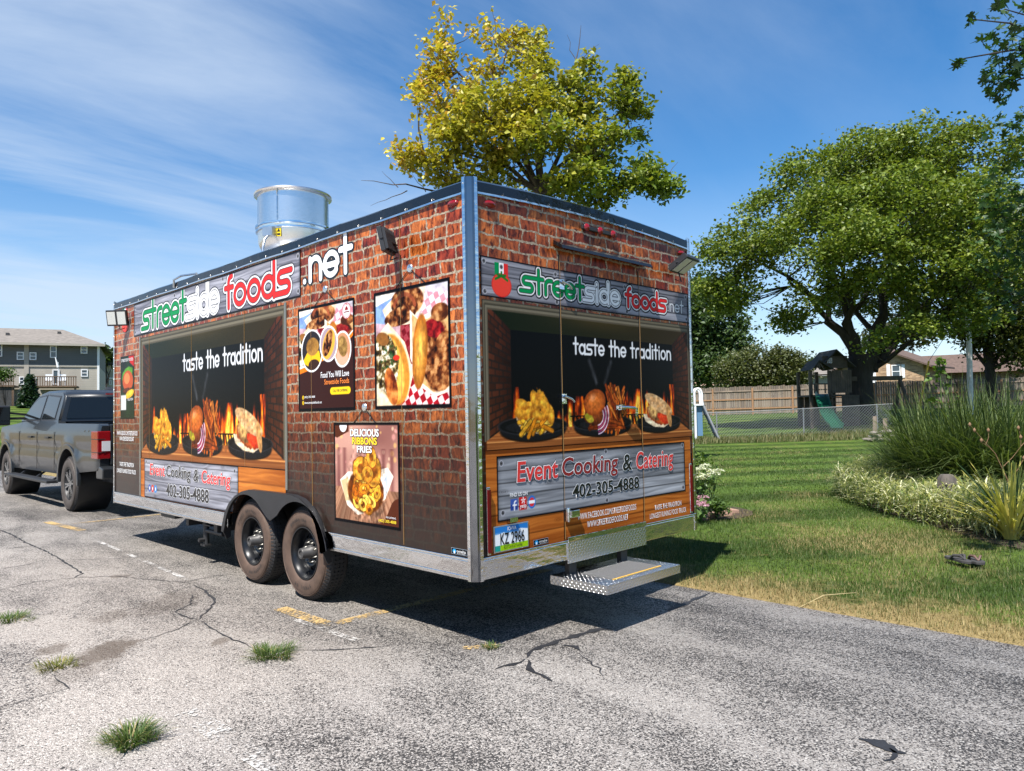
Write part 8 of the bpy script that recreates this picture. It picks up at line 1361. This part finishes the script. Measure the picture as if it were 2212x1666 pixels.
# ------------------------------------------------------------------ sedum bed beside the trailer's rear corner
sb = gpt(1535, 1112, 0.05); sx_, sy_ = sb[0] + 0.1, sb[1] + 0.35
mulch_bed([(sx_ + 0.75 * math.cos(a) , sy_ + 0.85 * math.sin(a)) for a in np.linspace(0, 6.28, 15)[:-1]], 'small mulch bed at the trailer corner', 0.012)
def sedum(u, v, d, hgt_, nst, fcol, label, spread=0.16):
    b_ = at(u, v, d); z0 = gz(b_[0], b_[1]); e = empty('sedum_plant', (b_[0], b_[1], z0), label, 'plant', 'sedum plants beside the trailer'); st_ = MB(); lv = []; fl = []
    for i in range(nst):
        a = r_.uniform(0, 6.28); q = spread * math.sqrt(r_.random()); t_ = np.array([b_[0] + 1.6 * q * math.cos(a), b_[1] + 1.6 * q * math.sin(a), z0 + hgt_ * r_.uniform(0.75, 1.05)]); b0 = np.array([b_[0] + 0.5 * q * math.cos(a), b_[1] + 0.5 * q * math.sin(a), z0]); st_.tube([b0, t_], 0.006, 4); lv.append(b0 + (t_ - b0) * r_.uniform(0.2, 0.95, (12, 1)) + r_.normal(0, 0.035, (12, 3))); n2 = 70; d_ = r_.normal(0, 1, (n2, 3)); d_ /= np.linalg.norm(d_, axis=1)[:, None]; d_[:, 2] = np.abs(d_[:, 2]); fl.append(t_ + d_ * np.array([0.07, 0.07, 0.035]))
    st_.build('stems', mat('sedum_stem', (0.10, 0.16, 0.05), 0.6), e); V, F, c = leaf_cloud(np.concatenate(lv), 1, 0.01, 0.075, pal_green((0.10, 0.17, 0.05)), 61); put('leaves', np_mesh('leaves', V, F, c), M['leaf'], e); V, F, c = leaf_cloud(np.concatenate(fl), 1, 0.006, 0.022, lambda P_, q: np.array(fcol) * (0.75 + 0.4 * q.random((len(P_), 1))), 62); put('flower_heads', np_mesh('flower_heads', V, F, c), M['leaf'], e)
dd = 9.3
sedum(1522, 1095, dd + 0.9, 0.62, 16, (0.60, 0.62, 0.48), 'sedum plant with creamy white flower heads beside the trailer', 0.20); sedum(1512, 1105, dd, 0.30, 6, (0.55, 0.30, 0.40), 'low sedum plant with pink flower heads beside the trailer', 0.09); 
shrub('leafy_shrub', 1515, 1060, dd + 1.8, [(1512, 1010, dd + 1.8, 28, 30), (1500, 1030, dd + 1.8, 25, 25)], pal_green((0.10, 0.16, 0.03)), 402, 'yellow green shrub behind the white sedum', 40, 16, 0.07, 0.06); shrub('low_shrub', 1545, 1105, dd + 0.2, [(1545, 1095, dd + 0.2, 20, 12), (1556, 1100, dd + 0.2, 14, 9)], pal_green((0.07, 0.12, 0.03)), 403, 'low green plant between the sedum and the edging stones', 24, 14, 0.05, 0.05)
M['edging'] = mat('pink_edging_stone', (0.36, 0.22, 0.16), 0.85, var=0.2, scale=12)
for i, (u, v) in enumerate(((1520, 1120), (1542, 1117), (1565, 1113), (1577, 1108))):
    p_ = gpt(u, v, 0.06); z0 = gz(p_[0], p_[1]); c_, s_ = math.cos(0.5 + i * 0.2), math.sin(0.5 + i * 0.2); mb = MB().box((-0.13, -0.06, -0.03), (0.13, 0.06, 0.07)); mb.v = [(p_[0] + vx * c_ - vy * s_, p_[1] + vx * s_ + vy * c_, z0 + vz + 0.15 * vy) for vx, vy, vz in mb.v]; o = mb.build('edging_stone', M['edging'], None, (p_[0], p_[1], z0), bevel=0.012); tag(o, ('first', 'second', 'third', 'fourth')[i] + ' pinkish edging stone counted from the trailer corner', 'stone', 'edging stones of the small bed')
# ------------------------------------------------------------------ weeds in the asphalt
def weed(u, v, n_, rad, h, label, cols, flat=False):
    p_ = gpt(u, v); e = empty('grass_tuft', (p_[0], p_[1], 0), label, 'weed', 'weeds in the asphalt'); a = r_.uniform(0, 6.28, n_); q = rad * np.sqrt(r_.random(n_)) * 0.75 * (0.6 + 0.5 * np.sin(2 * a + rad * 40) ** 2); k = r_.random((n_, 1)); col = np.array(cols[0]) * (1 - k) + np.array(cols[1]) * k
    dryb = r_.random((n_, 1)) < 0.10; col = np.where(dryb, np.array([0.34, 0.27, 0.12]), col)
    put_blades('blades', np.c_[p_[0] + q * np.cos(a), p_[1] + q * np.sin(a), np.zeros(n_)], a + r_.normal(0, 0.5, n_), r_.uniform(0.25, 1.0, n_) * h, r_.uniform(0.003, 0.006, n_), r_.uniform(0.45, 1.25 if flat else 1.1, n_), 4, col, e, 0.5)
GC = ((0.040, 0.085, 0.018), (0.11, 0.155, 0.040))
weed(588, 1416, 520, 0.19, 0.11, 'dense green grass tuft in front of the trailer wheels', GC, True); weed(285, 1602, 560, 0.15, 0.13, 'largest grass tuft, nearest to the camera on the asphalt', GC); weed(18, 1340, 420, 0.24, 0.09, 'green weed patch cut by the left edge on asphalt', GC, True); weed(122, 1440, 260, 0.16, 0.08, 'small yellowish weed patch beside the brown stain', ((0.07, 0.10, 0.02), (0.24, 0.22, 0.06)), True); weed(1062, 1400, 90, 0.08, 0.06, 'tiny green weed at the tip of the trailer shadow', GC, True)
# ------------------------------------------------------------------ flip flops on the lawn
M['foam'] = mat('dark_foam', (0.045, 0.042, 0.042), 0.8, var=0.2); M['strap'] = mat('brown_strap', (0.10, 0.055, 0.04), 0.6)
def flipflop(u, v, ang, label, strapm):
    p_ = gpt(u, v, 0.07); x0, y0 = p_[0], p_[1]; z0 = gz(x0, y0) + 0.045; e = empty('flip_flop', (x0, y0, z0), label, 'sandal', 'flip flops left on the lawn'); out_ = [(0.0, -0.145), (0.03, -0.135), (0.042, -0.09), (0.036, -0.02), (0.048, 0.06), (0.050, 0.10), (0.032, 0.14), (0.0, 0.150), (-0.035, 0.135), (-0.050, 0.09), (-0.044, 0.02), (-0.036, -0.05), (-0.040, -0.11), (-0.022, -0.138)]
    c_, s_ = math.cos(ang), math.sin(ang); W_ = lambda x, y, z: (x0 + x * c_ - y * s_, y0 + x * s_ + y * c_, z0 + z); MB().prism([W_(x, y, 0) for x, y in out_], (0, 0, 0.024)).build('sole', M['foam'], e, bevel=0.004)
    mb = MB()
    for s2 in (-1, 1): mb.tube([W_(0, 0.085, 0.026), W_(s2 * 0.022, 0.05, 0.058), W_(s2 * 0.042, -0.01, 0.050), W_(s2 * 0.042, -0.045, 0.018)], [0.006, 0.013, 0.012, 0.010], 7)
    mb.build('strap', strapm, e)
flipflop(2070, 1214, 2.5, 'dark flip flop with black strap, left of the pair', M['foam']); flipflop(2108, 1216, 2.05, 'dark flip flop with brown strap, right of the pair', M['strap'])
# fallen dry stick at the lawn edge
p_ = [gpt(u, v, 0.05) for u, v in ((1725, 1300), (1780, 1290), (1850, 1285))]; o = MB().tube([(q[0], q[1], gz(q[0], q[1]) + 0.05) for q in p_], [0.002, 0.003, 0.0015], 5).build('dry_stick', mat('straw', (0.42, 0.34, 0.17), 0.8), None, tuple(p_[1])); tag(o, 'thin dry stick lying on the lawn near the asphalt edge', 'stick')
